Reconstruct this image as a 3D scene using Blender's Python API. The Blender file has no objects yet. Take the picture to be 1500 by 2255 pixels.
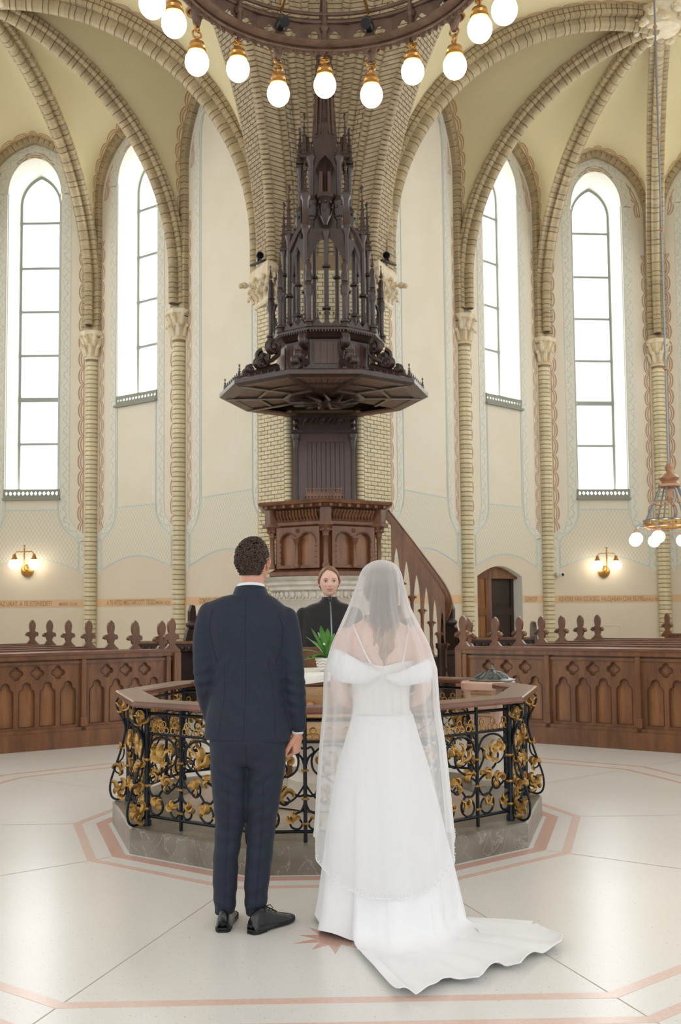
import bpy, bmesh, math, random
import numpy as np
from math import sin, cos, pi, radians, sqrt, atan2, hypot
from mathutils import Vector, Matrix, noise
from mathutils.geometry import tessellate_polygon
random.seed(7)
SC = bpy.context.scene
COL = SC.collection

# ------------------------------------------------------------ camera
FPX, TILT, PCY, EYE, CAMX, CAMD, YAW, ROLL = 2173.94, .064, 1204.8, 1.474, -.0673, 7.0657, .0241, -.0093
cam_d = bpy.data.cameras.new('camera'); cam = bpy.data.objects.new('camera', cam_d); COL.objects.link(cam)
_r = Vector((cos(YAW), -sin(YAW), 0)); _f = Vector((sin(YAW)*cos(TILT), cos(YAW)*cos(TILT), sin(TILT)))
_u = _r.cross(_f)
_ua = _r*cos(ROLL) + _u*sin(ROLL); _va = _u*cos(ROLL) - _r*sin(ROLL)
cam.matrix_world = Matrix(((_ua.x, _va.x, -_f.x, CAMX), (_ua.y, _va.y, -_f.y, -CAMD), (_ua.z, _va.z, -_f.z, EYE), (0, 0, 0, 1)))
cam_d.sensor_fit = 'VERTICAL'; cam_d.sensor_height = 36; cam_d.sensor_width = 24
cam_d.lens = FPX/2255*36; cam_d.shift_y = (PCY-1127.5)/2255
cam_d.clip_end = 200; cam_d.dof.use_dof = True; cam_d.dof.focus_distance = 5.3; cam_d.dof.aperture_fstop = 4.5
SC.camera = cam
def AT(u, v, y):
    """world point on the plane of constant y seen at photo position u, v (used to survey sizes)"""
    a, b = u-750, v-PCY; cr, sr = cos(ROLL), sin(ROLL)
    X = (a*cr+b*sr)/FPX; Y = (-a*sr+b*cr)/FPX
    fw = cos(TILT)+Y*sin(TILT); z = sin(TILT)-Y*cos(TILT)
    d = Vector((X*cos(YAW)+fw*sin(YAW), -X*sin(YAW)+fw*cos(YAW), z))
    return Vector((CAMX, -CAMD, EYE)) + d*((y+CAMD)/d.y)

# ------------------------------------------------------------ world, exposure
SC.view_settings.view_transform = 'Standard'; SC.view_settings.look = 'None'
SC.view_settings.gamma = 1; SC.view_settings.use_curve_mapping = False
SC.view_settings.exposure = EXPOSURE = 0.66
SC.display_settings.display_device = 'sRGB'
wd = bpy.data.worlds.new('overcast_sky'); SC.world = wd; wd.use_nodes = True
_bg = wd.node_tree.nodes['Background']; _bg.inputs[0].default_value = (.985, .99, 1.0, 1); _bg.inputs[1].default_value = .85
SC.cycles.max_bounces = 8; SC.cycles.diffuse_bounces = 4; SC.cycles.transparent_max_bounces = 16
SC.cycles.sample_clamp_indirect = 4
WINDOW_LIGHT = 3.2; GLOBE_LIGHT = 5.0

# ------------------------------------------------------------ materials
MATS = {}
def _nt(name):
    m = bpy.data.materials.new(name); m.use_nodes = True
    nt = m.node_tree; b = nt.nodes['Principled BSDF']; return m, nt, b
def C4(c): return (c[0], c[1], c[2], 1)
def hexc(h):
    h = h.lstrip('#'); r = []
    for i in (0, 2, 4):
        x = int(h[i:i+2], 16)/255; r.append(x/12.92 if x <= .04045 else ((x+.055)/1.055)**2.4)
    return tuple(r)
def mat(name, col, rough=.6, metal=0, col2=None, scale=8, stretch=(1, 1, 1), detail=4, bump=0, bscale=None, spec=.5, rnd=0,
        coat=0, emit=0, trans=0, sss=0, sheen=0, lo=.35, hi=.65, coord='Object', wave=None):
    m, nt, b = _nt(name); N, L = nt.nodes, nt.links
    if isinstance(col, str): col = hexc(col)
    if isinstance(col2, str): col2 = hexc(col2)
    b.inputs['Base Color'].default_value = C4(col); b.inputs['Roughness'].default_value = rough
    b.inputs['Metallic'].default_value = metal; b.inputs['Specular IOR Level'].default_value = spec
    if coat: b.inputs['Coat Weight'].default_value = coat; b.inputs['Coat Roughness'].default_value = .15
    if emit: b.inputs['Emission Color'].default_value = C4(col); b.inputs['Emission Strength'].default_value = emit
    if sheen: b.inputs['Sheen Weight'].default_value = sheen; b.inputs['Sheen Roughness'].default_value = .4
    if sss:
        b.inputs['Subsurface Weight'].default_value = sss; b.inputs['Subsurface Radius'].default_value = (.012, .005, .003)
        b.inputs['Subsurface Scale'].default_value = .6
    tc = N.new('ShaderNodeTexCoord'); mp = N.new('ShaderNodeMapping'); mp.inputs['Scale'].default_value = stretch
    L.new(tc.outputs[coord], mp.inputs[0])
    out = None
    if col2 is not None:
        nz = N.new('ShaderNodeTexNoise'); nz.inputs['Scale'].default_value = scale; nz.inputs['Detail'].default_value = detail
        nz.inputs['Roughness'].default_value = .6
        L.new(mp.outputs[0], nz.inputs['Vector'])
        rp = N.new('ShaderNodeValToRGB'); rp.color_ramp.elements[0].position = lo; rp.color_ramp.elements[1].position = hi
        rp.color_ramp.elements[0].color = C4(col); rp.color_ramp.elements[1].color = C4(col2)
        L.new(nz.outputs['Fac'], rp.inputs[0]); out = rp.outputs[0]
    if wave:
        wv = N.new('ShaderNodeTexWave'); wv.inputs['Scale'].default_value = wave[0]; wv.inputs['Distortion'].default_value = wave[1]
        wv.inputs['Detail'].default_value = 3; L.new(mp.outputs[0], wv.inputs['Vector'])
        mx = N.new('ShaderNodeMixRGB'); mx.blend_type = 'MULTIPLY'; mx.inputs[0].default_value = wave[2]
        if out: L.new(out, mx.inputs[1])
        else: mx.inputs[1].default_value = C4(col)
        L.new(wv.outputs['Color'], mx.inputs[2]); out = mx.outputs[0]
    if rnd:
        oi = N.new('ShaderNodeObjectInfo'); mr = N.new('ShaderNodeMapRange'); mr.inputs[3].default_value = 1-rnd; mr.inputs[4].default_value = 1+rnd
        L.new(oi.outputs['Random'], mr.inputs[0]); hs = N.new('ShaderNodeHueSaturation'); L.new(mr.outputs[0], hs.inputs['Value'])
        if out: L.new(out, hs.inputs['Color'])
        else: hs.inputs['Color'].default_value = C4(col)
        out = hs.outputs[0]
    if out: L.new(out, b.inputs['Base Color'])
    if bump:
        n2 = N.new('ShaderNodeTexNoise'); n2.inputs['Scale'].default_value = bscale or scale*3; n2.inputs['Detail'].default_value = 5
        L.new(mp.outputs[0], n2.inputs['Vector']); bp = N.new('ShaderNodeBump'); bp.inputs['Strength'].default_value = bump
        bp.inputs['Distance'].default_value = .02
        L.new(n2.outputs['Fac'], bp.inputs['Height']); L.new(bp.outputs[0], b.inputs['Normal'])
    MATS[name] = m; return m
def math_node(nt, op, a, b=None, c=None):
    n = nt.nodes.new('ShaderNodeMath'); n.operation = op
    for i, x in enumerate((a, b, c)):
        if x is None: continue
        if isinstance(x, (int, float)): n.inputs[i].default_value = x
        else: nt.links.new(x, n.inputs[i])
    return n.outputs[0]
WALLC = '#E0DAC6'
mat('plaster', '#E5DDCB', .8, col2='#E0D7C3', scale=1.2, bump=.05, bscale=30)
mat('lower_plaster', '#DACDB7', .8, col2='#DDD2BE', scale=1.0, bump=.05, bscale=30)
mat('pink_plaster', '#E8D9BF', .8)
mat('reveal_plaster', '#F0EEE4', .8, bump=.03, bscale=30)
mat('peach_band', '#E0B890', .8, col2='#DDB993', scale=6)
mat('ochre_letter', '#A98B63', .8)
mat('brick', '#B8A684', .45, col2='#A28E6C', scale=9, rnd=.13, bump=.05)
mat('brick_pale', '#DDD2B0', .4, col2='#D2C49C', scale=9, rnd=.09, bump=.04)
mat('mortar_light', '#948466', .9)
mat('mortar', '#5C5040', .9)
mat('mortar_dark', '#8F7B59', .9)
mat('cap_stone', '#E3DBC6', .7, col2='#D9C39B', scale=7, bump=.1)
mat('oak', '#5E3A1F', .38, col2='#7F532E', scale=3, stretch=(3, 3, .5), bump=.05, bscale=40, rnd=.06, coat=.25)
mat('oak_panel', '#724626', .36, col2='#94643A', scale=3, stretch=(4, 4, .5), bump=.05, bscale=40, rnd=.1, coat=.3)
mat('oak_rail', '#5E3824', .34, col2='#784A30', scale=3, stretch=(.6, 3, 3), coat=.25)
mat('oak_pulpit', '#5C3820', .4, col2='#7A4E2F', scale=3, stretch=(3, 3, .5), bump=.06, bscale=30, coat=.25)
mat('walnut', '#30201A', .38, col2='#402B24', scale=4, stretch=(3, 3, .6), bump=.06, bscale=30, coat=.35)
mat('walnut_soffit', '#6A4C3F', .45, col2='#7A5A4A', scale=4, stretch=(4, 4, .4), rnd=.08)
mat('oak_shade', '#4A2A17', .45)
mat('walnut_panel', '#4A302A', .36, col2='#573A32', scale=4, stretch=(4, 4, .4), rnd=.08, coat=.35)
mat('dark_bench', '#2A1812', .4, col2='#3B2219', scale=4, stretch=(3, 3, .5), coat=.3)
mat('marble_white', '#DAD5CA', .45, col2='#C9BFAF', scale=5, bump=.08, bscale=14)
mat('marble_table', '#C9A67C', .35, col2='#B58A5C', scale=4, stretch=(1, 1, 3), bump=.04)
mat('linen', '#EDEAE2', .85)
mat('iron', '#1C2024', .38, metal=.6, bump=.1, bscale=60)
mat('gold', '#BE9652', .36, metal=.65, col2='#94703A', scale=25, bump=.12, bscale=50)
mat('gold_dark', '#8F6A34', .4, metal=.7, col2='#6B4B22', scale=25)
mat('brass', '#B5884C', .35, metal=.8)
mat('copper', '#B58C6C', .35, metal=.5)
mat('steel', '#8C9398', .3, metal=.8)
mat('bronze', '#6E584B', .5, metal=.35, col2='#5A463B', scale=10, bump=.1)
mat('globe', '#FFF3DE', .3, emit=GLOBE_LIGHT)
mat('frame_metal', '#8E958B', .5)
mat('grille', '#8F9184', .6)
mat('black_plastic', '#15171A', .4)
mat('white_plastic', '#E6E6E2', .35)
mat('lens_glass', '#0B0C10', .08)
mat('pewter', '#8F9598', .3, metal=.8, col2='#565C60', scale=12, bump=.5, bscale=16)
mat('font_marble', '#D9B7A2', .22, col2='#C79C88', scale=6, coat=.3)
mat('inlay_pink', '#DFC4B8', .26, col2='#D8B8AA', scale=60, coat=.15)
mat('inlay_red', '#D3AC9D', .26, col2='#CBA091', scale=60, coat=.15)
mat('floor_joint', '#B5ADA0', .5)
mat('opening_shade', '#2A1A12', .5)
mat('void_dark', '#16110D', .9)  # near-black colour paints in the darkness of the passage
# overcast daylight behind frosted panes: the lit window gives the light
def window_glass():
    m, nt, b = _nt('lit_glass'); N, L = nt.nodes, nt.links
    b.inputs['Base Color'].default_value = (.8, .82, .84, 1); b.inputs['Roughness'].default_value = .25
    tc = N.new('ShaderNodeTexCoord'); nz = N.new('ShaderNodeTexNoise'); nz.inputs['Scale'].default_value = 1.2
    L.new(tc.outputs['Object'], nz.inputs['Vector'])
    rp = N.new('ShaderNodeValToRGB'); rp.color_ramp.elements[0].color = (.93, .96, 1, 1); rp.color_ramp.elements[1].color = (1, 1, 1, 1)
    L.new(nz.outputs[0], rp.inputs[0]); L.new(rp.outputs[0], b.inputs['Emission Color']); b.inputs['Emission Strength'].default_value = WINDOW_LIGHT
    MATS['glass'] = m
window_glass()
def marble(name, base, vein, dark, scale=2.0, rough=.25):
    m, nt, b = _nt(name); N, L = nt.nodes, nt.links
    tc = N.new('ShaderNodeTexCoord')
    n1 = N.new('ShaderNodeTexNoise'); n1.inputs['Scale'].default_value = scale; n1.inputs['Detail'].default_value = 7
    n1.inputs['Distortion'].default_value = .6
    L.new(tc.outputs['Object'], n1.inputs['Vector'])
    r1 = N.new('ShaderNodeValToRGB'); e = r1.color_ramp.elements; e[0].position = .35; e[0].color = C4(hexc(dark)); e[1].position = .62; e[1].color = C4(hexc(base))
    L.new(n1.outputs['Fac'], r1.inputs[0])
    n2 = N.new('ShaderNodeTexNoise'); n2.inputs['Scale'].default_value = scale*1.7; n2.inputs['Detail'].default_value = 5; n2.inputs['Distortion'].default_value = 1.2
    L.new(tc.outputs['Object'], n2.inputs['Vector'])
    r2 = N.new('ShaderNodeValToRGB'); r2.color_ramp.interpolation = 'EASE'
    e = r2.color_ramp.elements; e[0].position = .485; e[0].color = (0, 0, 0, 1); e[1].position = .5; e[1].color = (.3, .3, .3, 1)
    x = e.new(.515); x.color = (0, 0, 0, 1)
    L.new(n2.outputs['Fac'], r2.inputs[0])
    mx = N.new('ShaderNodeMixRGB'); L.new(r2.outputs[0], mx.inputs[0]); L.new(r1.outputs[0], mx.inputs[1]); mx.inputs[2].default_value = C4(hexc(vein))
    L.new(mx.outputs[0], b.inputs['Base Color']); b.inputs['Roughness'].default_value = rough
    MATS[name] = m
marble('marble_grey', '#857F74', '#C9C6BE', '#6B6355', 3.0, .3)
marble('marble_inner', '#C7B3A4', '#E0D6CA', '#A9A39B', 2.0, .25)
marble('marble_steptop', '#A8A69F', '#CFCCC5', '#8E8C84', 2.0, .2)
def terrazzo():
    m, nt, b = _nt('terrazzo'); N, L = nt.nodes, nt.links
    tc = N.new('ShaderNodeTexCoord')
    vo = N.new('ShaderNodeTexVoronoi'); vo.inputs['Scale'].default_value = 90; L.new(tc.outputs['Object'], vo.inputs['Vector'])
    n1 = N.new('ShaderNodeTexNoise'); n1.inputs['Scale'].default_value = 95; n1.inputs['Detail'].default_value = 3; L.new(tc.outputs['Object'], n1.inputs['Vector'])
    r1 = N.new('ShaderNodeValToRGB'); e = r1.color_ramp.elements
    e[0].position = .27; e[0].color = C4(hexc('#B5A58E')); e[1].position = .36; e[1].color = C4(hexc('#E4E3E0'))
    L.new(n1.outputs[0], r1.inputs[0])
    n2 = N.new('ShaderNodeTexNoise'); n2.inputs['Scale'].default_value = .7; L.new(tc.outputs['Object'], n2.inputs['Vector'])
    r2 = N.new('ShaderNodeValToRGB'); e = r2.color_ramp.elements; e[0].position = .3; e[0].color = (.93, .92, .9, 1); e[1].position = .7; e[1].color = (1, 1, 1, 1)
    L.new(n2.outputs[0], r2.inputs[0])
    mx = N.new('ShaderNodeMixRGB'); mx.blend_type = 'MULTIPLY'; mx.inputs[0].default_value = 1
    L.new(r1.outputs[0], mx.inputs[1]); L.new(r2.outputs[0], mx.inputs[2]); L.new(mx.outputs[0], b.inputs['Base Color'])
    b.inputs['Roughness'].default_value = .25; b.inputs['Specular IOR Level'].default_value = .55
    MATS['terrazzo'] = m
terrazzo()
def lozenge():
    m, nt, b = _nt('lozenge_paint'); N, L = nt.nodes, nt.links
    uv = N.new('ShaderNodeUVMap'); sp = N.new('ShaderNodeSeparateXYZ'); L.new(uv.outputs[0], sp.inputs[0])
    P = .075
    def lines(sgn):
        a = math_node(nt, 'MULTIPLY_ADD', sp.outputs[1], sgn*.62, sp.outputs[0])
        a = math_node(nt, 'MULTIPLY', a, 1/P); a = math_node(nt, 'FRACT', a); a = math_node(nt, 'SUBTRACT', a, .5)
        a = math_node(nt, 'ABSOLUTE', a); return math_node(nt, 'LESS_THAN', a, .075)
    a = math_node(nt, 'MAXIMUM', lines(1), lines(-1))
    mx = N.new('ShaderNodeMixRGB'); L.new(a, mx.inputs[0]); mx.inputs[1].default_value = C4(hexc('#E3DBC8')); mx.inputs[2].default_value = C4(hexc('#C9C6B2'))
    L.new(mx.outputs[0], b.inputs['Base Color']); b.inputs['Roughness'].default_value = .8
    MATS['lozenge'] = m
lozenge()
mat('blue_line', '#BFD0CE', .8)
def vine():      # painted floral strip beside the blue line; UV x = metres along, y = -1..1 across
    m, nt, b = _nt('vine_paint'); N, L = nt.nodes, nt.links
    uv = N.new('ShaderNodeUVMap'); sp = N.new('ShaderNodeSeparateXYZ'); L.new(uv.outputs[0], sp.inputs[0])
    u, v = sp.outputs[0], sp.outputs[1]
    w = math_node(nt, 'SINE', math_node(nt, 'MULTIPLY', u, 2*pi/.22)); w = math_node(nt, 'MULTIPLY', w, .45)
    stem = math_node(nt, 'LESS_THAN', math_node(nt, 'ABSOLUTE', math_node(nt, 'SUBTRACT', v, w)), .12)
    vo = N.new('ShaderNodeTexVoronoi'); vo.inputs['Scale'].default_value = 1
    cb = N.new('ShaderNodeCombineXYZ'); L.new(math_node(nt, 'MULTIPLY', u, 17), cb.inputs[0]); L.new(math_node(nt, 'MULTIPLY', v, 2.2), cb.inputs[1])
    L.new(cb.outputs[0], vo.inputs['Vector'])
    dots = math_node(nt, 'LESS_THAN', vo.outputs['Distance'], .3)
    a = math_node(nt, 'MAXIMUM', math_node(nt, 'MULTIPLY', stem, .55), math_node(nt, 'MULTIPLY', dots, .55))
    mx = N.new('ShaderNodeMixRGB'); L.new(a, mx.inputs[0]); mx.inputs[1].default_value = C4(hexc('#DEDCD0')); mx.inputs[2].default_value = C4(hexc('#ABB8A4'))
    L.new(mx.outputs[0], b.inputs['Base Color']); b.inputs['Roughness'].default_value = .8
    MATS['vine'] = m
vine()
def scallop(name, uvs, base, base2):   # reddish scallops painted along brick ribs; UV = (metres along, metres away from the rib)
    m, nt, b = _nt(name); N, L = nt.nodes, nt.links
    tot = None
    for un in uvs:
        uv = N.new('ShaderNodeUVMap'); uv.uv_map = un; sp = N.new('ShaderNodeSeparateXYZ'); L.new(uv.outputs[0], sp.inputs[0])
        u, v = sp.outputs[0], sp.outputs[1]
        fu = math_node(nt, 'SUBTRACT', math_node(nt, 'MULTIPLY', math_node(nt, 'FRACT', math_node(nt, 'MULTIPLY', u, 1/.34)), 2), 1)
        c = math_node(nt, 'SQRT', math_node(nt, 'MAXIMUM', math_node(nt, 'SUBTRACT', 1, math_node(nt, 'MULTIPLY', fu, fu)), 0))
        c = math_node(nt, 'MULTIPLY_ADD', c, .085, .075)
        d = math_node(nt, 'SUBTRACT', c, v)
        ring = math_node(nt, 'LESS_THAN', math_node(nt, 'ABSOLUTE', d), .014)
        inner = math_node(nt, 'LESS_THAN', math_node(nt, 'ABSOLUTE', math_node(nt, 'SUBTRACT', d, .045)), .012)
        edge = math_node(nt, 'LESS_THAN', math_node(nt, 'ABSOLUTE', math_node(nt, 'SUBTRACT', v, .06)), .01)
        a = math_node(nt, 'MAXIMUM', math_node(nt, 'MAXIMUM', ring, inner), edge)
        tot = a if tot is None else math_node(nt, 'MAXIMUM', tot, a)
    tc = N.new('ShaderNodeTexCoord'); nz = N.new('ShaderNodeTexNoise'); nz.inputs['Scale'].default_value = .8; L.new(tc.outputs['Object'], nz.inputs['Vector'])
    mb = N.new('ShaderNodeMixRGB'); L.new(nz.outputs[0], mb.inputs[0]); mb.inputs[1].default_value = C4(hexc(base)); mb.inputs[2].default_value = C4(hexc(base2))
    mx = N.new('ShaderNodeMixRGB'); L.new(math_node(nt, 'MULTIPLY', tot, .85), mx.inputs[0]); L.new(mb.outputs[0], mx.inputs[1]); mx.inputs[2].default_value = C4(hexc('#A87854'))
    L.new(mx.outputs[0], b.inputs['Base Color']); b.inputs['Roughness'].default_value = .85
    MATS[name] = m
scallop('web', ('rib', 'arch'), '#DBCFA6', '#D1C297')
scallop('scallop_wall', ('rib',), '#E5DDCB', '#E2DAC7')

# ------------------------------------------------------------ geometry helpers
class G:
    def __init__(s): s.v = []; s.f = []
    def add(s, vs, fs):
        o = len(s.v); s.v.extend([tuple(v) for v in vs]); s.f.extend([tuple(i+o for i in f) for f in fs]); return s
    def box(s, c, d, rz=0, m=None):
        x, y, z = d[0]/2, d[1]/2, d[2]/2; cr, sr = cos(rz), sin(rz); vs = []
        for a in (-x, x):
            for b in (-y, y):
                for e in (-z, z):
                    vs.append((c[0]+a*cr-b*sr, c[1]+a*sr+b*cr, c[2]+e))
        return s.add(vs, [(0, 1, 3, 2), (4, 6, 7, 5), (0, 4, 5, 1), (2, 3, 7, 6), (0, 2, 6, 4), (1, 5, 7, 3)])
    def beam(s, a, b, w, h, up=(0, 0, 1)):
        a, b = Vector(a), Vector(b); t = (b-a).normalized(); up = Vector(up)
        if abs(t.dot(up)) > .99: up = Vector((0, 1, 0))
        x = t.cross(up).normalized(); z = x.cross(t); vs = []
        for p in (a, b):
            for i, j in ((-1, -1), (1, -1), (1, 1), (-1, 1)): vs.append(p+x*(i*w/2)+z*(j*h/2))
        return s.add(vs, [(3, 2, 1, 0), (4, 5, 6, 7), (0, 1, 5, 4), (1, 2, 6, 5), (2, 3, 7, 6), (3, 0, 4, 7)])
    def extrude(s, poly, O, ux, uy, d):
        """2D polygon (may be concave) in frame O,ux,uy pushed along vector d"""
        O, ux, uy, d = Vector(O), Vector(ux), Vector(uy), Vector(d); n = len(poly)
        P = [O+ux*p[0]+uy*p[1] for p in poly]
        tri = tessellate_polygon([[Vector((p[0], p[1], 0)) for p in poly]])
        fs = [tuple(t) for t in tri]+[tuple(reversed([i+n for i in t])) for t in tri]
        fs += [(i, (i+1) % n, (i+1) % n+n, i+n) for i in range(n)]
        return s.add(P+[p+d for p in P], fs)
    def plate(s, outer, holes, O, ux, uy, d):
        """plate with holes, of thickness d"""
        O, ux, uy, d = Vector(O), Vector(ux), Vector(uy), Vector(d)
        allp = [outer]+holes; flat = [p for l in allp for p in l]; n = len(flat)
        P = [O+ux*p[0]+uy*p[1] for p in flat]
        tri = tessellate_polygon([[Vector((p[0], p[1], 0)) for p in l] for l in allp])
        fs = [tuple(t) for t in tri]+[tuple(reversed([i+n for i in t])) for t in tri]; o = 0
        for l in allp:
            k = len(l); fs += [(o+i, o+(i+1) % k, o+(i+1) % k+n, o+i+n) for i in range(k)]; o += k
        return s.add(P+[p+d for p in P], fs)
    def prism(s, poly, z0, z1): return s.extrude(poly, (0, 0, z0), (1, 0, 0), (0, 1, 0), (0, 0, z1-z0))
    def loft(s, rings, cap=True, closed=True):
        n = len(rings[0]); vs = [p for r in rings for p in r]; fs = []
        for i in range(len(rings)-1):
            for j in range(n if closed else n-1):
                k = (j+1) % n; fs.append((i*n+j, i*n+k, (i+1)*n+k, (i+1)*n+j))
        if cap and closed: fs.append(tuple(range(n-1, -1, -1))); fs.append(tuple(range((len(rings)-1)*n, len(rings)*n)))
        return s.add(vs, fs)
    def lathe(s, prof, c=(0, 0, 0), n=16, a0=0, sq=None):
        rings = [[(c[0]+r*cos(a0+2*pi*j/n), c[1]+r*sin(a0+2*pi*j/n), c[2]+z) for j in range(n)] for r, z in prof]
        return s.loft(rings)
    def tube(s, pts, r, n=8, closed=False, flat=1):
        pts = [Vector(p) for p in pts]; m = len(pts); rings = []; nrm = None
        for i, p in enumerate(pts):
            a = pts[(i-1) % m] if (closed or i > 0) else p; b = pts[(i+1) % m] if (closed or i < m-1) else p
            t = (b-a); t = t.normalized() if t.length > 1e-9 else Vector((0, 0, 1))
            if nrm is None: nrm = t.orthogonal().normalized()
            nrm = (nrm-t*nrm.dot(t)); nrm = nrm.normalized() if nrm.length > 1e-6 else t.orthogonal().normalized()
            bn = t.cross(nrm); rr = r[i] if isinstance(r, (list, tuple)) else r
            rings.append([p+nrm*(rr*cos(2*pi*j/n))+bn*(rr*flat*sin(2*pi*j/n)) for j in range(n)])
        if closed:
            vs = [p for q in rings for p in q]; fs = []
            for i in range(m):
                for j in range(n): fs.append((i*n+j, i*n+(j+1) % n, ((i+1) % m)*n+(j+1) % n, ((i+1) % m)*n+j))
            return s.add(vs, fs)
        return s.loft(rings)
    def ball(s, c, r, nu=12, nv=8):
        if isinstance(r, (int, float)): r = (r, r, r)
        rings = [[(c[0]+r[0]*sin(pi*i/nv)*cos(2*pi*j/nu), c[1]+r[1]*sin(pi*i/nv)*sin(2*pi*j/nu), c[2]-r[2]*cos(pi*i/nv)) for j in range(nu)] for i in range(1, nv)]
        s.loft(rings, cap=False); o = len(s.v)-len(rings)*nu
        s.v.append((c[0], c[1], c[2]-r[2])); s.v.append((c[0], c[1], c[2]+r[2])); a, b = len(s.v)-2, len(s.v)-1; e = o+(len(rings)-1)*nu
        for j in range(nu): s.f.append((o+(j+1) % nu, o+j, a)); s.f.append((e+j, e+(j+1) % nu, b))
        return s
    def xf(s, M):
        s.v = [tuple(M @ Vector(v)) for v in s.v]; return s
    def merge(s, o, M=None):
        return s.add([M @ Vector(v) for v in o.v] if M else o.v, o.f)
    def mesh(s, name, m, smooth=False, uv=None):
        me = bpy.data.meshes.new(name); me.from_pydata(s.v, [], s.f)
        if m is not None: me.materials.append(MATS[m] if isinstance(m, str) else m)
        if smooth: me.polygons.foreach_set('use_smooth', [True]*len(me.polygons))
        if s.f:
            bm = bmesh.new(); bm.from_mesh(me); bmesh.ops.recalc_face_normals(bm, faces=bm.faces); bm.to_mesh(me); bm.free()
        if smooth == 2: me.set_sharp_from_angle(angle=radians(38))
        me.update(); return me
def worldloc(p):
    v = Vector((0, 0, 0))
    while p: v += p.location; p = p.parent
    return v
def link(name, me, parent=None, loc=None):
    o = bpy.data.objects.new(name, me); COL.objects.link(o)
    if parent: o.parent = parent
    o.location = (Vector(loc) if loc is not None else Vector((0, 0, 0))) - worldloc(parent)
    return o
def part(name, g, m, parent=None, smooth=2, kind=None, label=None):
    o = link(name, g.mesh(name, m, smooth), parent)
    if kind: o['kind'] = kind
    if label: o['label'] = label
    return o
def inst(name, me, parent, M, label=None):
    """an instance of shared mesh placed with world matrix M under parent"""
    o = bpy.data.objects.new(name, me); COL.objects.link(o)
    if parent: o.parent = parent; M = Matrix.Translation(-worldloc(parent)) @ M
    o.matrix_local = M
    if label: o['label'] = label
    return o
def thing(name, label, cat, loc=(0, 0, 0), group=None, kind=None):
    o = bpy.data.objects.new(name, None); COL.objects.link(o); o.location = loc; o.empty_display_size = .1
    if kind: o['kind'] = kind
    if label: o['label'] = label
    if cat: o['category'] = cat
    if group: o['group'] = group
    return o
def tag(o, label, cat, group=None, kind=None):
    o['label'] = label; o['category'] = cat
    if group: o['group'] = group
    if kind: o['kind'] = kind
    return o
def struct(name, g=None, m=None, smooth=2, label=None):
    if g is None: o = thing(name, None, None)
    else: o = link(name, g.mesh(name, m, smooth))
    o['kind'] = 'structure'
    if label: o['label'] = label
    return o
def frame(O, x, y, z):
    return Matrix(((x[0], y[0], z[0], O[0]), (x[1], y[1], z[1], O[1]), (x[2], y[2], z[2], O[2]), (0, 0, 0, 1)))
def arc_pts(hw, zs, zt, n=10):
    """pointed arch from (-hw,zs) over (0,zt) to (hw,zs)"""
    b = zt-zs; R = (hw*hw+b*b)/(2*hw); a1 = math.asin(min(1, b/R)); left = []
    for i in range(n+1):
        a = a1*i/n; left.append((hw-R+R*cos(a), zs+R*sin(a)))
    return [(-x, z) for x, z in left]+[(x, z) for x, z in reversed(left[:-1])]
def arch_poly(hw, z0, zs, zt, n=10): return [(-hw, z0)]+arc_pts(hw, zs, zt, n)+[(hw, z0)]
def ngon(n, R, c=(0, 0), a0=0): return [(c[0]+R*sin(a0+2*pi*k/n), c[1]-R*cos(a0+2*pi*k/n)) for k in range(n)]
def lerp(a, b, t): return a+(b-a)*t
def interp(tab, t):
    for i in range(len(tab)-1):
        a, b = tab[i], tab[i+1]
        if t <= b[0] or i == len(tab)-2:
            k = (t-a[0])/(b[0]-a[0]); return [lerp(x, y, k) for x, y in zip(a[1:], b[1:])]
def smoothcurve(pts, n=8, closed=False):
    P = [Vector(p) for p in pts]; m = len(P); out = []
    for i in range(m if closed else m-1):
        p1, p2 = P[i], P[(i+1) % m]; p0 = P[(i-1) % m] if (closed or i > 0) else p1; p3 = P[(i+2) % m] if (closed or i < m-2) else p2
        for k in range(n):
            t = k/n; out.append(.5*((2*p1)+(p2-p0)*t+(2*p0-5*p1+4*p2-p3)*t*t+(3*p1-p0-3*p2+p3)*t**3))
    if not closed: out.append(P[-1])
    return out
# ============================================================ SETTING
CL = Vector((-5.6, 8.63, 11.7)); CR = Vector((5.97, 9.26, 11.7))
KL = [(-.72, 8.64), (-2.505, 10.856), (-4.443, 12.268), (-6.85, 12.35), (-8.9, 11.0)]
KR = [(1.04, 8.83), (2.666, 11.173), (4.58, 12.816), (7.025, 12.943), (9.0, 11.75)]
ZCAP, ZSPR = 6.85, 7.6
floor = struct('floor', G().box((0, 3.5, -.06), (44, 40, .12)), 'terrazzo')
def band(R, w, m, z=.0012, off=radians(18), segs=range(10), n=10):
    for k in segs:
        a, b = off+2*pi*k/n, off+2*pi*(k+1)/n; g = G()
        vs = [((R-q)*sin(t), -(R-q)*cos(t), z) for t, q in ((a, 0), (b, 0), (b, w), (a, w))]
        vs += [(x, y, -.004) for x, y, _ in vs]
        g.add(vs, [(0, 1, 2, 3), (0, 1, 5, 4), (1, 2, 6, 5), (2, 3, 7, 6), (3, 0, 4, 7)])
        part('inlay_band', g, m, floor, 0)
band(1.63, .085, 'inlay_red'); band(1.79, .058, 'inlay_pink'); band(3.42, .058, 'inlay_pink'); band(3.66, .058, 'inlay_pink')
for k in range(10):
    a = radians(18+36*k); g = G(); d = Vector((sin(a), -cos(a), 0)); n = Vector((cos(a), sin(a), 0))*.0028
    p, q = d*1.64, d*7.5
    g.add([p-n+Vector((0, 0, .0006)), q-n+Vector((0, 0, .0006)), q+n+Vector((0, 0, .0006)), p+n+Vector((0, 0, .0006))], [(0, 1, 2, 3)])
    part('floor_joint', g, 'floor_joint', floor, 0)
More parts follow.
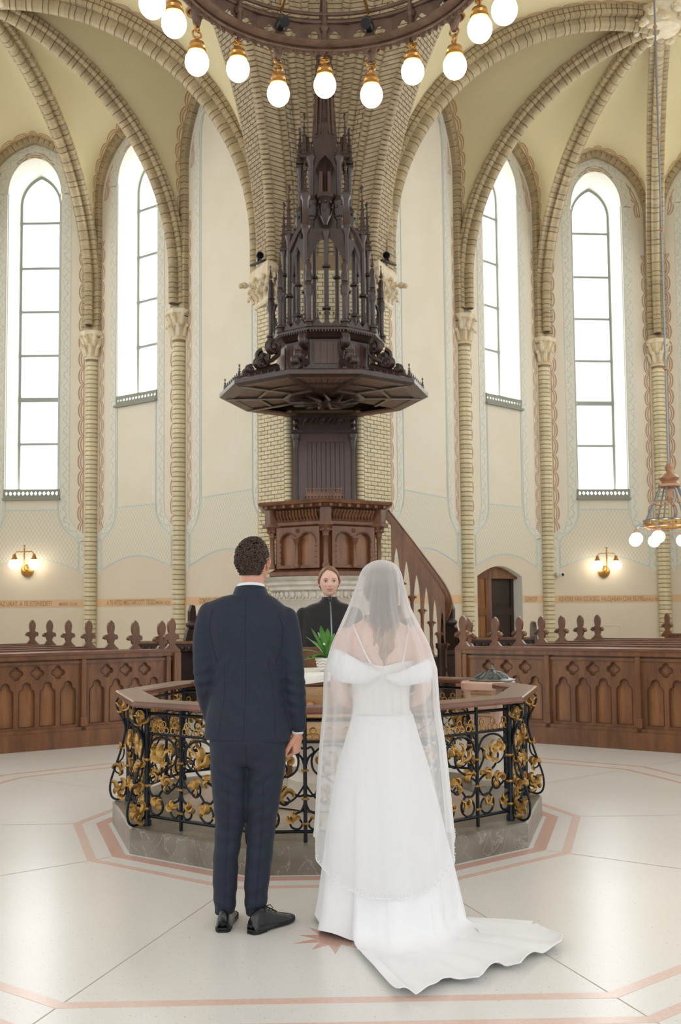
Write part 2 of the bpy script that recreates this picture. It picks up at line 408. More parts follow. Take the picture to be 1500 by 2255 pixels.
for k in (0, 2, 4, 6, 8):
    a = radians(36*k); c = (2.52*sin(a), -2.52*cos(a)); P = []
    for i in range(20):
        t = 2*pi*i/20+a; R = .085 if i % 2 else .2*(1 if i % 4 == 0 else .86); P.append((c[0]+R*sin(t), c[1]-R*cos(t)))
    part('inlay_star', G().prism(P, -.004, .001), 'inlay_red', floor, 0)

# ---- wall ribbons (painted ornaments)
def ribbon(P, ux, n, pts, w, m, parent, name, off=.004, uvn='rib', vmode=0, closed=False):
    """flat painted strip on a wall; pts are (s,z) metres"""
    pts = [Vector((p[0], p[1])) for p in pts]; L = []; R = []; U = []; u = 0
    for i, p in enumerate(pts):
        a = pts[max(0, i-1)]; b = pts[min(len(pts)-1, i+1)]; t = (b-a).normalized(); q = Vector((-t.y, t.x))
        if i: u += (p-pts[i-1]).length
        L.append(p+q*w/2); R.append(p-q*w/2); U.append(u)
    vs = [P+ux*p.x+Vector((0, 0, p.y))+n*off for p in L+R]; k = len(L)
    me = bpy.data.meshes.new(name); me.from_pydata(vs, [], [(i, i+1, k+i+1, k+i) for i in range(k-1)])
    uvl = me.uv_layers.new(name=uvn); o = 0
    for i in range(k-1):
        for (uu, vv) in ((U[i], 1), (U[i+1], 1), (U[i+1], -1), (U[i], -1)):
            uvl.data[o].uv = (uu, vv if vmode == 0 else ((1-vv)/2*w if vmode == 1 else (1+vv)/2*w)); o += 1
    me.materials.append(MATS[m]); return link(name, me, parent)
WN = [0]
def make_window(P, ux, n, z0, wall, light=1):
    WN[0] += 1; W = struct('window_%d' % WN[0])
    hw, zs, zt, gh, gs, gt, dep = .54, 9.84, 10.64, .42, 9.76, 10.39, .42
    z0o = z0-.17
    # splayed reveal
    A = arch_poly(hw, z0o, zs, zt); B = arch_poly(gh, z0, gs, gt)
    w3 = lambda p, d: P+ux*p[0]+Vector((0, 0, p[1]))-n*d
    g = G(); g.loft([[w3(p, -.002) for p in A], [w3(p, dep) for p in B]], cap=False, closed=True)
    part('window_reveal', g, 'reveal_plaster', W, 2)
    Bi = arch_poly(gh-.05, z0+.05, gs, gt-.07)
    g = G(); g.plate(B, [Bi], P-n*dep, ux, Vector((0, 0, 1)), -n*.06); part('window_frame', g, 'frame_metal', W, 0)
    divs = [z for z in (4.86, 5.76, 6.66, 7.56, 8.46, 9.40) if z > z0+.3]
    lev = [z0+.03]+divs+[None]
    for z in divs:
        g = G(); q = P-n*(dep+.02)+Vector((0, 0, z)); g.beam(q-ux*gh, q+ux*gh, .06, .055 if abs(z-5.76) > .01 else .10); part('glazing_bar', g, 'frame_metal', W, 0)
    for i in range(len(lev)-1):
        a = lev[i]+.02
        if lev[i+1] is None: poly = [(-gh+.03, a)]+[(x*(gh-.03)/gh, z-.05) for x, z in arc_pts(gh, gs, gt)]+[(gh-.03, a)]
        else: poly = [(-gh+.03, a), (gh-.03, a), (gh-.03, lev[i+1]-.02), (-gh+.03, lev[i+1]-.02)]
        g = G(); g.extrude(poly, P-n*(dep+.03), ux, Vector((0, 0, 1)), -n*.008); part('window_pane', g, 'glass', W, 0)
    # pierced sill grille
    outer = [(-hw-.01, z0o+.02), (hw+.01, z0o+.02), (hw+.01, z0o+.2), (-hw-.01, z0o+.2)]; holes = []
    for i in range(13):
        c = -hw+.045+(2*hw-.09)*i/12; zc = z0o+.115
        holes.append([(c-.03, zc), (c, zc-.042), (c+.03, zc), (c, zc+.042)])
    g = G(); g.plate(outer, holes, P+n*.02, ux, Vector((0, 0, 1)), -n*.03); part('sill_grille', g, 'grille', W, 0)
    g = G(); q = P+Vector((0, 0, z0o)); g.beam(q-ux*(hw+.02)+n*.01, q+ux*(hw+.02)+n*.01, .12, .04); part('window_sill', g, 'grille', W, 0)
    q = P+Vector((0, 0, z0o+.11))-n*.12; g = G(); g.beam(q-ux*hw, q+ux*hw, .01, .16); part('sill_glow', g, 'glass', W, 0)  # added glowing strip imitates daylight shining through the grille holes
    return W
def text_mesh(s, size, m, O, ux, uz, n, name, parent, squeeze=.8):
    cu = bpy.data.curves.new('t', 'FONT'); cu.body = s; cu.size = size; cu.offset = size*.012
    o = bpy.data.objects.new('t', cu); COL.objects.link(o)
    me = bpy.data.meshes.new_from_object(o.evaluated_get(bpy.context.evaluated_depsgraph_get()))
    bpy.data.objects.remove(o); me.name = name; me.materials.clear(); me.materials.append(MATS[m])
    me.transform(frame(O, ux*squeeze, uz, n)); return link(name, me, parent)
def bay(name, P, Q, win=None, panel=.52, za=10.85, door=False, text=None, cam_side=True, lozenges=True):
    P = Vector((P[0], P[1], 0)); Q = Vector((Q[0], Q[1], 0)); ux = (Q-P).normalized(); L = (Q-P).length; Z = Vector((0, 0, 1)); n = ux.cross(Z)
    M = (P+Q)/2; h = L/2
    outer = [(-h, -.05), (h, -.05), (h, 11.9), (-h, 11.9)]; holes = []
    if win: holes.append(arch_poly(.54, win-.17, 9.84, 10.64))
    if door: holes.append([(-.90, .002), (.46, .002)]+[(.46-1.36*i/10, 2.10+.20*sin(pi*i/10)) for i in range(11)])
    g = G(); g.plate(outer, holes, M, ux, Z, -n*.3)
    wall = struct(name, g, 'plaster', 0)
    if win: make_window(M, ux, n, win, wall)
    if not cam_side: return M, ux, n, wall
    R = lambda pts, w, m, nm, **k: ribbon(M, ux, n, pts, w, m, wall, nm, **k)
    sh = min(.93, h-.27); shw = sh if panel < .6 else h-.27
    # lower plain zone + lozenge shield
    low = [(-h, 0), (h, 0), (h, 2.3)]+[(shw*(1-2*i/16)*1.0, 2.3+.24*sin(pi*i/16)) for i in range(17)]+[(-h, 2.3)]
    if door: low = [(-h, 0), (-.92, 0), (-.92, 2.11)]+[(-.92+1.41*i/8, 2.11+.205*sin(pi*i/8)) for i in range(9)]+[(.49, 0), (h, 0), (h, 2.3)]+[(shw*(1-2*i/16), 2.34+.22*sin(pi*i/16)) for i in range(17)]+[(-h, 2.3)]
    g = G(); g.extrude(low, M+n*.001, ux, Z, n*.001); part('painted_dado', g, 'lower_plaster', wall, 0)
    bot = [(shw*(1-2*i/16), 2.3+.24*sin(pi*i/16)) for i in range(17)]
    side = [(panel, 3.48), (panel+.02, 3.3), (panel+.13*(shw-panel)/.4, 3.1), (shw, 2.88), (shw, 2.3)]
    shield = [(panel, 3.48)]+side[1:4]+bot+[(-x, z) for x, z in reversed(side[:4])][0:]
    me = bpy.data.meshes.new('lozenge_field')
    tri = tessellate_polygon([[Vector((p[0], p[1], 0)) for p in shield]])
    me.from_pydata([M+ux*p[0]+Z*p[1]+n*.0035 for p in shield], [], [tuple(t) for t in tri]); uvl = me.uv_layers.new(name='UVMap')
    for i, l in enumerate(me.loops): uvl.data[i].uv = shield[l.vertex_index]
    me.materials.append(MATS['lozenge']); link('lozenge_field', me, wall)
    for sgn in (1, -1):
        prof = smoothcurve([(sgn*x, z, 0) for x, z in side[:4]], 5)+[Vector((sgn*shw, 2.3, 0))]
        top = 10.0 if panel > .6 else 9.84
        full = [(sgn*panel, top)]+[(p[0], p[1]) for p in prof]
        R(full, .022, 'blue_line', 'painted_line', off=.006)
        R([(x+sgn*.13, z) for x, z in full[:-1]]+[(full[-1][0]+sgn*.13, 2.2)], .17, 'vine', 'painted_vine', off=.005, uvn='UVMap')
    hp = panel if panel > .6 else .54
    zt = 11.0 if panel > .6 else 10.70
    arc = arc_pts(hp, 10.0 if panel > .6 else 9.84, zt, 8); R(arc, .022, 'blue_line', 'painted_line', off=.006)
    arc2 = arc_pts(hp+.14, 10.0 if panel > .6 else 9.82, zt+.15, 8); R(arc2, .17, 'vine', 'painted_vine', off=.005, uvn='UVMap')
    R([(x, z) for x, z in bot], .022, 'blue_line', 'painted_line', off=.006)
    R([(-panel, 3.48), (panel, 3.48)], .02, 'blue_line', 'painted_line', off=.006)
    R(arc_pts(h-.32, 9.6, 10.66 if panel < .6 else 11.0, 12), .17, 'scallop_wall', 'painted_scallop', off=.0042, vmode=1)
    # peach inscription band
    zb = 1.66
    segs = [(-h+.02, h-.02)] if not door else [(-h+.02, -.92), (.48, h-.02)]
    for a, b in segs: R([(a, zb), (b, zb)], .145, 'peach_band', 'painted_band', off=.007)
    if text:
        for s, tx, sz, sq in text:
            text_mesh(tx, sz, 'ochre_letter', M+ux*s+Z*(zb-.045)+n*.01, ux, Z, n, 'inscription', wall, sq)
    # red scallops beside the shafts
    for sgn in (1, -1):
        R([(sgn*(h-.20), .9 if False else 3.4), (sgn*(h-.20), 8.6)], .17, 'scallop_wall', 'painted_scallop', off=.0045, vmode=2 if sgn > 0 else 1) if False else None
        zz = [(sgn*(h-.22), 2.9), (sgn*(h-.22), 8.8)]
        ribbon(M, ux, n, zz, .18, 'scallop_wall', wall, 'painted_scallop', off=.0045, vmode=1 if sgn < 0 else 2)
    return M, ux, n, wall
B = {}
B['L1'] = bay('wall_far_left', KL[3], KL[2], win=3.87, text=[(-.95, 'SZERESD AZ URAT, A TE ISTENEDET!', .135, .62), (.56, 'MÁRK 12,30.', .09, .75)])
B['L2'] = bay('wall_left', KL[2], KL[1], win=5.6, text=[(-.78, 'A TE HITED MEGTARTOTT TÉGED', .135, .64), (.55, 'MÁRK 10,52', .09, .75)])
B['L3'] = bay('wall_pulpit_left', KL[1], KL[0], panel=.79, text=[(-.85, 'GONDOLJATOK', .135, .7)])
B['R3'] = bay('wall_pulpit_right', KR[0], KR[1], panel=.79)
B['R2'] = bay('wall_right', KR[1], KR[2], win=5.6, door=True, text=[(.53, 'SZERETET', .13, .7)])
B['R1'] = bay('wall_far_right', KR[2], KR[3], win=3.87, text=[(-.98, 'KEVÉSRE VAN SZÜKSÉG, VALÓJÁBAN CSAK EGYRE.', .135, .58), (.78, 'LUKÁCS 10,42', .08, .7)])
B['R0'] = bay('wall_side_right', KR[3], KR[4], win=3.87)
bay('wall_side_left', KL[4], KL[3], win=3.87, cam_side=False)
# side walls of the lobes beyond the frame, with the windows that light the floor
for nm, a, b in (('wall_left_lobe_south', (-9.6, 8.6), KL[4]), ('wall_left_lobe_entry', (-8.9, 6.3), (-9.6, 8.6)),
                 ('wall_right_lobe_east', KR[4], (9.7, 9.3)), ('wall_right_lobe_entry', (9.7, 9.3), (9.0, 6.9))):
    bay(nm, a, b, win=3.87, cam_side=False)

# ---- bricks: shared meshes
def rib_section(w=.30, d=.27):      # (lateral, inward) profile with a central roll and two side rolls
    P = [(-w*.46, 0), (-w*.46, d*.22)]+[(-w*.38-w*.13*sin(t), d*.38-d*.17*cos(t)) for t in (.3, 1.0, 1.7, 2.4)]+[(-w*.27, d*.50), (-w*.19, d*.46), (-w*.20, d*.62)]
    P += [(-w*.22*cos(t), d*.76+d*.24*sin(t)) for t in (0, .4, .8, 1.2, pi/2)]
    return P+[(-x, y) for x, y in reversed(P[:-1])]
def piece_mesh(sec, ln, name, m, sm=0):
    g = G(); g.loft([[(x, y, -ln/2) for x, y in sec], [(x, y, ln/2) for x, y in sec]]); return g.mesh(name, m, 2)
def place_along(parent, me, path, inward, pitch, name='brick', a=0, b=None, lat=None):
    """bricks every pitch metres; mesh x=lateral, y=inward, z=along"""
    L = [0]
    for i in range(1, len(path)): L.append(L[-1]+(path[i]-path[i-1]).length)
    tot = L[-1] if b is None else b; n = max(1, int((tot-a)/pitch)); i = 0
    for k in range(n):
        s = a+(k+.5)*(tot-a)/n
        while i < len(L)-2 and L[i+1] < s: i += 1
        t = (s-L[i])/(L[i+1]-L[i]); p = path[i].lerp(path[i+1], t); T = (path[i+1]-path[i]).normalized()
        I = inward(p) if callable(inward) else inward
        I = (I-T*I.dot(T)).normalized(); X = I.cross(T).normalized()
        inst(name, me, parent, frame(p, X, I, T))
def sweep_sec(sec, path, inward, g=None):
    g = g or G(); rings = []
    for i, p in enumerate(path):
        T = (path[min(i+1, len(path)-1)]-path[max(i-1, 0)]).normalized(); I = inward(p) if callable(inward) else inward
        I = (I-T*I.dot(T)).normalized(); X = I.cross(T).normalized(); rings.append([p+X*x+I*y for x, y in sec])
    return g.loft(rings)
def rib_path(base, boss, zs=ZSPR, z0=ZCAP+.25, n=28, frac=1.0):
    b = Vector((base[0], base[1])); d = Vector((boss[0], boss[1]))-b; L = d.length; d.normalize(); H = boss[2]-zs
    rho = (L*L+H*H)/(2*L); a1 = math.asin(min(1, H/rho)) if H <= rho else pi/2
    if L > rho: a1 = pi-math.asin(min(1, H/rho))
    out = [Vector((b.x, b.y, z0))]
    for i in range(n+1):
        a = a1*frac*i/n; r = rho*(1-cos(a)); out.append(Vector((b.x+d.x*r, b.y+d.y*r, zs+rho*sin(a))))
    return out
SEC = rib_section(.35, .28); SECM = [(x*.94, y*.94) for x, y in SEC]
RIBP = piece_mesh(SEC, .082, 'brick', 'brick')
SEC2 = rib_section(.42, .36); SEC2M = [(x*.93, y*.93) for x, y in SEC2]
RIBP2 = piece_mesh(SEC2, .082, 'brick', 'brick')
def make_rib(path, boss, sec, secm, me, parent_name='trim_1', pitch=.094):
    r = struct(parent_name); d = Vector((boss[0]-path[0].x, boss[1]-path[0].y, 0)).normalized()
    inw = lambda p: (d*1.0+Vector((0, 0, -1))*max(0, (p.z-ZSPR))*.6).normalized()
    # inward = away from the web: use direction normal to the path in the rib's plane
    side = d.cross(Vector((0, 0, 1)))
    def inward(p, path=path):
        # nearest tangent normal
        i = min(range(len(path)), key=lambda j: (path[j]-p).length); T = (path[min(i+1, len(path)-1)]-path[max(i-1, 0)]).normalized()
        return T.cross(side).normalized() if T.cross(side).dot(d-Vector((0, 0, .3))) > 0 else side.cross(T).normalized()
    part('mortar', sweep_sec(secm, path, inward), 'mortar', r, 2)
    place_along(r, me, path, inward, pitch); return r
TN = [0]
def tname(): TN[0] += 1; return 'trim_%d' % TN[0]
ribsL = [rib_path(k, CL) for k in KL[1:4]]; ribsR = [rib_path(k, CR) for k in KR[1:5]]
pierL = rib_path((-.79, 9.14), CL); pierR = rib_path((.95, 9.2), CR)
for p in ribsL[:3]: make_rib(p, CL, SEC, SECM, RIBP, tname())
make_rib(pierL, CL, SEC2, SEC2M, RIBP2, tname())
for p in ribsR[:3]: make_rib(p, CR, SEC, SECM, RIBP, tname())
make_rib(pierR, CR, SEC2, SEC2M, RIBP2, tname())
ribL4 = rib_path(KL[4], CL)

# ---- wall arches (brick bands framing each bay) and vault webs
ARCSEC = [(-.10, 0), (-.10, .10), (-.03, .12), (.03, .12), (.10, .10), (.10, 0)]
ARCP = piece_mesh(ARCSEC, .105, 'brick', 'brick'); ARCM = [(x*.93, y*.9) for x, y in ARCSEC]
def wall_arch(P, Q, zt, zs=9.6, z0=3.0, build=True):
    P = Vector((P[0], P[1], 0)); Q = Vector((Q[0], Q[1], 0)); ux = (Q-P).normalized(); n = ux.cross(Vector((0, 0, 1))); M = (P+Q)/2; h = (Q-P).length/2-.10
    pts = [M+ux*x+Vector((0, 0, z)) for x, z in arc_pts(h-.02, zs, zt, 14)]
    path = [Vector((pts[0].x, pts[0].y, ZCAP))]+pts+[Vector((pts[-1].x, pts[-1].y, ZCAP))]
    if build:
        r = struct(tname()); part('mortar', sweep_sec(ARCM, path, lambda p: n), 'mortar', r, 0)
        place_along(r, ARCP, path, lambda p: n, .118)
    return [p+n*.02 for p in pts], n
def web(ribA, ribB, arch, name='vault_web'):
    """cell between two ribs and a wall arch; arch runs from A to B"""
    m = len(arch)//2; N = 22
    def resample(path, n):
        L = [0]
        for i in range(1, len(path)): L.append(L[-1]+(path[i]-path[i-1]).length)
        out = []; i = 0
        for k in range(n+1):
            s = L[-1]*k/n
            while i < len(L)-2 and L[i+1] < s: i += 1
            out.append((path[i].lerp(path[i+1], (s-L[i])/(L[i+1]-L[i])), s))
        return out
    vs = []; fs = []; uv1 = []; uv2 = []
    for rib, half in ((ribA, arch[:m+1]), (ribB, list(reversed(arch))[:m+1])):
        rib = rib[1:]; half = [Vector((half[0].x, half[0].y, ZSPR+.02))]+half
        ra, ha = resample(rib, N), resample(half, N); o = len(vs); K = 10
        for i in range(N+1):
            a, sa = ra[i]; b, sb = ha[i]; L = (b-a).length
            for j in range(K+1):
                t = j/K; p = a.lerp(b, t)
                bul = sin(pi*t)*.10*L/3; vs.append(p+Vector((0, 0, bul))); uv1.append((sa, t*L-.13)); uv2.append((sb, (1-t)*L-.06))
        for i in range(N):
            for j in range(K):
                q = o+i*(K+1)+j; fs.append((q, q+1, q+K+2, q+K+1))
    me = bpy.data.meshes.new(name); me.from_pydata(vs, [], fs)
    for un, U in (('rib', uv1), ('arch', uv2)):
        l = me.uv_layers.new(name=un)
        for i, lp in enumerate(me.loops): l.data[i].uv = U[lp.vertex_index]
    me.materials.append(MATS['web']); me.polygons.foreach_set('use_smooth', [True]*len(fs))
    o = link(name, me); o['kind'] = 'structure'; return o
cells = [(KL[2], KL[1], 10.95, ribsL[1], ribsL[0]), (KL[3], KL[2], 10.95, ribsL[2], ribsL[1]), (KL[4], KL[3], 10.95, ribL4, ribsL[2]),
         (KL[1], KL[0], 11.3, ribsL[0], pierL), (KR[1], KR[2], 10.95, ribsR[0], ribsR[1]), (KR[2], KR[3], 10.95, ribsR[1], ribsR[2]),
         (KR[3], KR[4], 10.95, ribsR[2], ribsR[3]), (KR[0], KR[1], 11.3, pierR, ribsR[0])]
for i, (P, Q, zt, ra, rb) in enumerate(cells):
    ar, n = wall_arch(P, Q, zt); w = web(ra, rb, ar); w.name = 'ceiling_%d' % (i+1)
# ---- wall shafts with brick drums and leafy capitals
g = G(); g.lathe([(.122, -.037), (.128, -.03), (.128, .03), (.122, .037)], n=16); DRUM = g.mesh('brick', 'brick_pale', 2)
def leaf_cap(g, c, r0, r1, h, n=8, tiers=2, leafw=.08):
    x, y, z = c; g.lathe([(r0*1.15, 0), (r0*1.2, .03), (r0, .05), (r0*1.02, h*.3), (r0*1.2, h*.6), (r1*.95, h*.82)], c, 16)
    g.lathe([(r1*.98, h*.80), (r1*1.12, h*.85), (r1*1.15, h*.97), (r1*1.05, h)], c, 8, pi/8)
    for t in range(tiers):
        for k in range(n):
            a = 2*pi*(k+.5*t)/n; zb = z+h*(.12+.34*t); rr = r0*(1.0+.12*t); hh = h*.36
            pts = []
            for (dr, dz) in ((0, 0), (.02, .35), (.035, .7), (.075, .98), (.085, .86)):
                pts.append((x+(rr+dr*r1/.17)*cos(a), y+(rr+dr*r1/.17)*sin(a), zb+hh*dz))
            g.tube(pts, [leafw*.4, leafw*.5, leafw*.45, leafw*.38, leafw*.28], 6)
            g.ball(pts[-1], leafw*.34, 6, 4)
def column(K, C):
    d = (Vector((C[0]-K[0], C[1]-K[1], 0))).normalized()*.06; c = Vector((K[0], K[1], 0))+d
    r = struct(tname()); part('mortar', G().lathe([(.118, 0), (.118, ZCAP-.38)], c, 14), 'mortar_light', r, 2)
    n = int((ZCAP-.42)/.0885)
    for k in range(n): inst('brick', DRUM, r, Matrix.Translation((c.x, c.y, .06+k*.0885)))
    g = G(); leaf_cap(g, (c.x, c.y, ZCAP-.42), .13, .215, .56); part('capital', g, 'cap_stone', r, 2); return r
for k in KL[1:4]: column(k, CL)
for k in KR[1:5]: column(k, CR)
# carved boss
def boss(C, nm):
    b = struct(nm); rng = random.Random(3); g = G()
    g.lathe([(.05, -.32), (.3, -.28), (.42, -.12), (.44, .1), (.3, .2)], (C.x, C.y, C.z), 14); part('boss_core', g, 'cap_stone', b, 2)
    for k in range(14):
        a = 2*pi*k/14; g = G(); rr = .36+.05*(k % 2); p = Vector((C.x+rr*cos(a), C.y+rr*sin(a), C.z-.22+.1*(k % 2)))
        for q in range(5):
            t = a+(q-2)*.35; g.ball((p.x+.07*cos(t), p.y+.07*sin(t), p.z+.03*math.cos(q*2)-.03), (.06, .06, .045), 7, 5)
        g.tube([p+Vector((0, 0, .1)), p+Vector((.05*cos(a), .05*sin(a), -.05)), p+Vector((.1*cos(a), .1*sin(a), .03))], [.05, .045, .02], 6)
        part('carved_leaf', g, 'cap_stone', b, 2)
boss(CR, tname()); boss(CL, tname())

# ---- doorway in the right wall
M_, ux_, n_, w_ = B['R2']
D = struct('door_1'); Zv = Vector((0, 0, 1))
g = G(); jb = [(-.90, 0)]+[(-.90+1.36*i/10, 2.10+.20*sin(pi*i/10)) for i in range(11)]+[(.46, 0)]
inner = [(-.22+(x+.22)*.96, z*.985 if z else 0) for x, z in jb]
g.loft([[M_+ux_*p[0]+Zv*p[1]+n_*.003 for p in jb], [M_+ux_*p[0]+Zv*p[1]-n_*.42 for p in inner]], cap=False, closed=False); part('door_reveal', g, 'reveal_plaster', D, 0)
def door_leaf(a, b, dep, m, m2, yaw=0, nm='door_leaf'):
    e = G(); O = M_-n_*dep; w = b-a
    U = (ux_*cos(yaw)+n_*(-sin(yaw))).normalized(); O = O+ux_*a
    outer = [(0, .01), (w, .01), (w, 2.22), (0, 2.22)]; hs = []
    for z0, z1 in ((.15, .75), (.9, 1.35), (1.5, 2.12)): hs.append([(.09, z0), (w-.09, z0), (w-.09, z1), (.09, z1)])
    e.plate(outer, hs, O, U, Zv, -n_*.045); o = part(nm, e, m, D, 0)
    for h in hs:
        q = G(); q.extrude(h, O-n_*.02, U, Zv, -n_*.012); part('door_panel', q, m2, D, 0)
        q = G(); hh = [(h[0][0]+.05, h[0][1]+.05), (h[1][0]-.05, h[1][1]+.05), (h[2][0]-.05, h[2][1]-.05), (h[3][0]+.05, h[3][1]-.05)]
        q.extrude(hh, O-n_*.01, U, Zv, -n_*.012); part('door_panel', q, m2, D, 0)
    return o
door_leaf(-.88, -.42, .12, 'oak', 'oak_panel'); 
door_leaf(-.36, .44, .20, 'opening_shade', 'opening_shade')  # this panelled sheet is coloured as the shade of the open doorway
g = G(); g.beam(M_+ux_*-.39-n_*.12, M_+ux_*-.39-n_*.12+Zv*2.2, .06, .05); part('door_post', g, 'oak', D, 0)
g = G(); q = [(-.89, 2.06)]+[(-.89+1.34*i/10, 2.09+.20*sin(pi*i/10)) for i in range(11)]+[(.45, 2.06)]; g.extrude(q, M_-n_*.11, ux_, Zv, -n_*.05); part('door_head', g, 'oak', D, 0)
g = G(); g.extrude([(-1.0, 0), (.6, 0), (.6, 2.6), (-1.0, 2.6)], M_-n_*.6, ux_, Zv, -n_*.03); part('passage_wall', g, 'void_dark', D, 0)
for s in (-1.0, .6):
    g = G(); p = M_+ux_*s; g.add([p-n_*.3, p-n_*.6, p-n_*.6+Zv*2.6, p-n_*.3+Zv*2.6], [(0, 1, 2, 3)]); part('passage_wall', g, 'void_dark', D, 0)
# wall hatch low on the far right wall
M1, u1, n1, w1 = B['R1']
g = G(); g.plate([(-.25, .62), (.28, .62), (.28, 1.13), (-.25, 1.13)], [[(-.235, .635), (.265, .635), (.265, 1.115), (-.235, 1.115)]], M1, u1, Zv, n1*.012); part('hatch_frame', g, 'plaster', w1, 0)

# ============================================================ PIER AND FAN VAULT
PIER = struct('trim_pier'); PIER.name = tname()
PX = .06
plan = [(-.99, 9.05), (-.99, 8.78), (-.56, 8.34), (-.42, 8.28), (.54, 8.28), (.68, 8.34), (1.13, 8.78), (1.13, 9.05)]
core = [(-.985, 9.4), (-.985, 8.785), (-.558, 8.345), (-.42, 8.30), (.54, 8.30), (.678, 8.345), (1.125, 8.785), (1.125, 9.4)]
part('pier_core', G().prism(core, 0, 7.1), 'mortar_dark', PIER, 0)
BR = 0
def brick_face(a, b, z0, z1, course=.0655, ln=.15, dep=.026, z_split=2.6, rng=random.Random(5)):
    global BR
    a = Vector((a[0], a[1], 0)); b = Vector((b[0], b[1], 0)); u = (b-a).normalized(); L = (b-a).length; n = u.cross(Vector((0, 0, 1)))
    nc = int((z1-z0)/course); far = G(); k = max(1, round(L/ln)); w = L/k
    for c in range(nc):
        z = z0+(c+.5)*course; xs = [i*w for i in range(k+1)] if c % 2 == 0 else [0]+[(i+.5)*w for i in range(k)]+[L]
        for i in range(len(xs)-1):
            x0, x1 = xs[i]+.006, xs[i+1]-.006
            if x1-x0 < .02: continue
            p = a+u*((x0+x1)/2)+Vector((0, 0, z))+n*(rng.uniform(-.0015, .0015))
            key = round(x1-x0, 3)
            if BR < 300 and z > z_split and z < 4.75:
                if key not in BM: BM[key] = G().box((0, 0, 0), (key, dep, course-.012)).mesh('brick', 'brick_pale')
                inst('brick', BM[key], PIER, frame(p, u, -n, (0, 0, 1))); BR += 1
            else:
                far.box(p, (x1-x0, dep, course-.012), atan2(u.y, u.x))
    if far.f: part('brick_courses', far, 'brick_pale', PIER, 0, kind='stuff')
BM = {}
brick_face(plan[1], plan[2], .3, 6.75); brick_face(plan[5], plan[6], .3, 6.75)
g = G()
for c in range(98):
    z = .35+c*.0655
    for x, y in ((-.5, 8.33), (.62, 8.33)): g.lathe([(.062, -.027), (.067, -.022), (.067, .022), (.062, .027)], (x, y, z), 10)
    for x in (-.99, 1.13): g.box((x, 8.92, z), (.05, .24, .053))
part('edge_roll', g, 'brick_pale', PIER, 2, kind='stuff')
# front brick of the pier, behind the canopy
brick_face((-.42, 8.298), (.54, 8.298), 4.9, 6.9, z_split=99)
def capital(cx, s):
    """big carved capital of the pier, stepping out to the corner"""
    g = G(); P0 = [(cx-s*.22, 8.9), (cx+s*.02, 8.42), (cx+s*.22, 8.62), (cx+s*.2, 9.1)]
    for z, e in ((6.42, .02), (6.49, .05), (6.53, .05), (6.56, .02)):
        pass
    def ring(e, z):
        c = Vector((cx, 8.75)); return [(p[0]+(p[0]-c.x)*e, p[1]+(p[1]-c.y)*e, z) for p in P0]
    g.loft([ring(.0, 6.40), ring(.15, 6.43), ring(.15, 6.47), ring(0, 6.50), ring(.02, 6.6), ring(.12, 6.8), ring(.34, 6.9), ring(.44, 6.93), ring(.44, 7.0), ring(.3, 7.05)])
    part('capital', g, 'cap_stone', PIER, 0)
    rng = random.Random(4); g = G()
    for k in range(22):
        t = k/21; a, b = (P0[0], P0[1]) if t < .5 else (P0[1], P0[2]); f = (t*2) % 1.0 if t < 1 else 1
        x, y = lerp(a[0], b[0], f), lerp(a[1], b[1], f); o = Vector((x-cx, y-8.75)); o.normalize()
        z = 6.56+.22*((k*7) % 3)/2
        g.tube([(x, y, z-.05), (x+o.x*.05, y+o.y*.05, z+.03), (x+o.x*.12, y+o.y*.12, z+.06), (x+o.x*.14, y+o.y*.14, z+.01)], [.03, .032, .03, .018], 6)
        g.ball((x+o.x*.13, y+o.y*.13, z+.02), .03, 6, 5)
    for dx in (-.36, .2):
        x = cx+s*dx; g.ball((x, 8.6, 6.72), (.07, .07, .05), 8, 6); g.ball((x-s*.06, 8.56, 6.70), .045, 8, 6)
    part('carved_leaf', g, 'cap_stone', PIER, 2)
capital(-.84, 1); capital(.98, -1)
for x, s in ((-.86, 1), (1.0, -1)):     # lower moulded band with scroll
    g = G(); P0 = [(x-s*.16, 8.86), (x+s*.28, 8.42), (x+s*.34, 8.5), (x, 9.0)]
    for z0, z1, e in ((5.13, 5.19, .06), (5.19, 5.25, .03), (4.98, 5.13, 0)):
        c = (x, 8.75); g.loft([[(p[0]+(p[0]-c[0])*e-s*e, p[1]-e, z0) for p in P0], [(p[0]+(p[0]-c[0])*e-s*e, p[1]-e, z1) for p in P0]])
    for q in range(3): g.tube([(x-s*(.02+.12*q), 8.72-.1*(1-q), 4.98+.02*q), (x-s*(.1+.12*q), 8.64-.1*(1-q), 4.96), (x-s*(.12+.12*q), 8.62-.1*(1-q), 4.9)], [.03, .035, .02], 6); g.ball((x-s*(.12+.12*q), 8.62-.1*(1-q), 4.9), .035, 8, 6)
    part('string_course', g, 'cap_stone', PIER, 2)
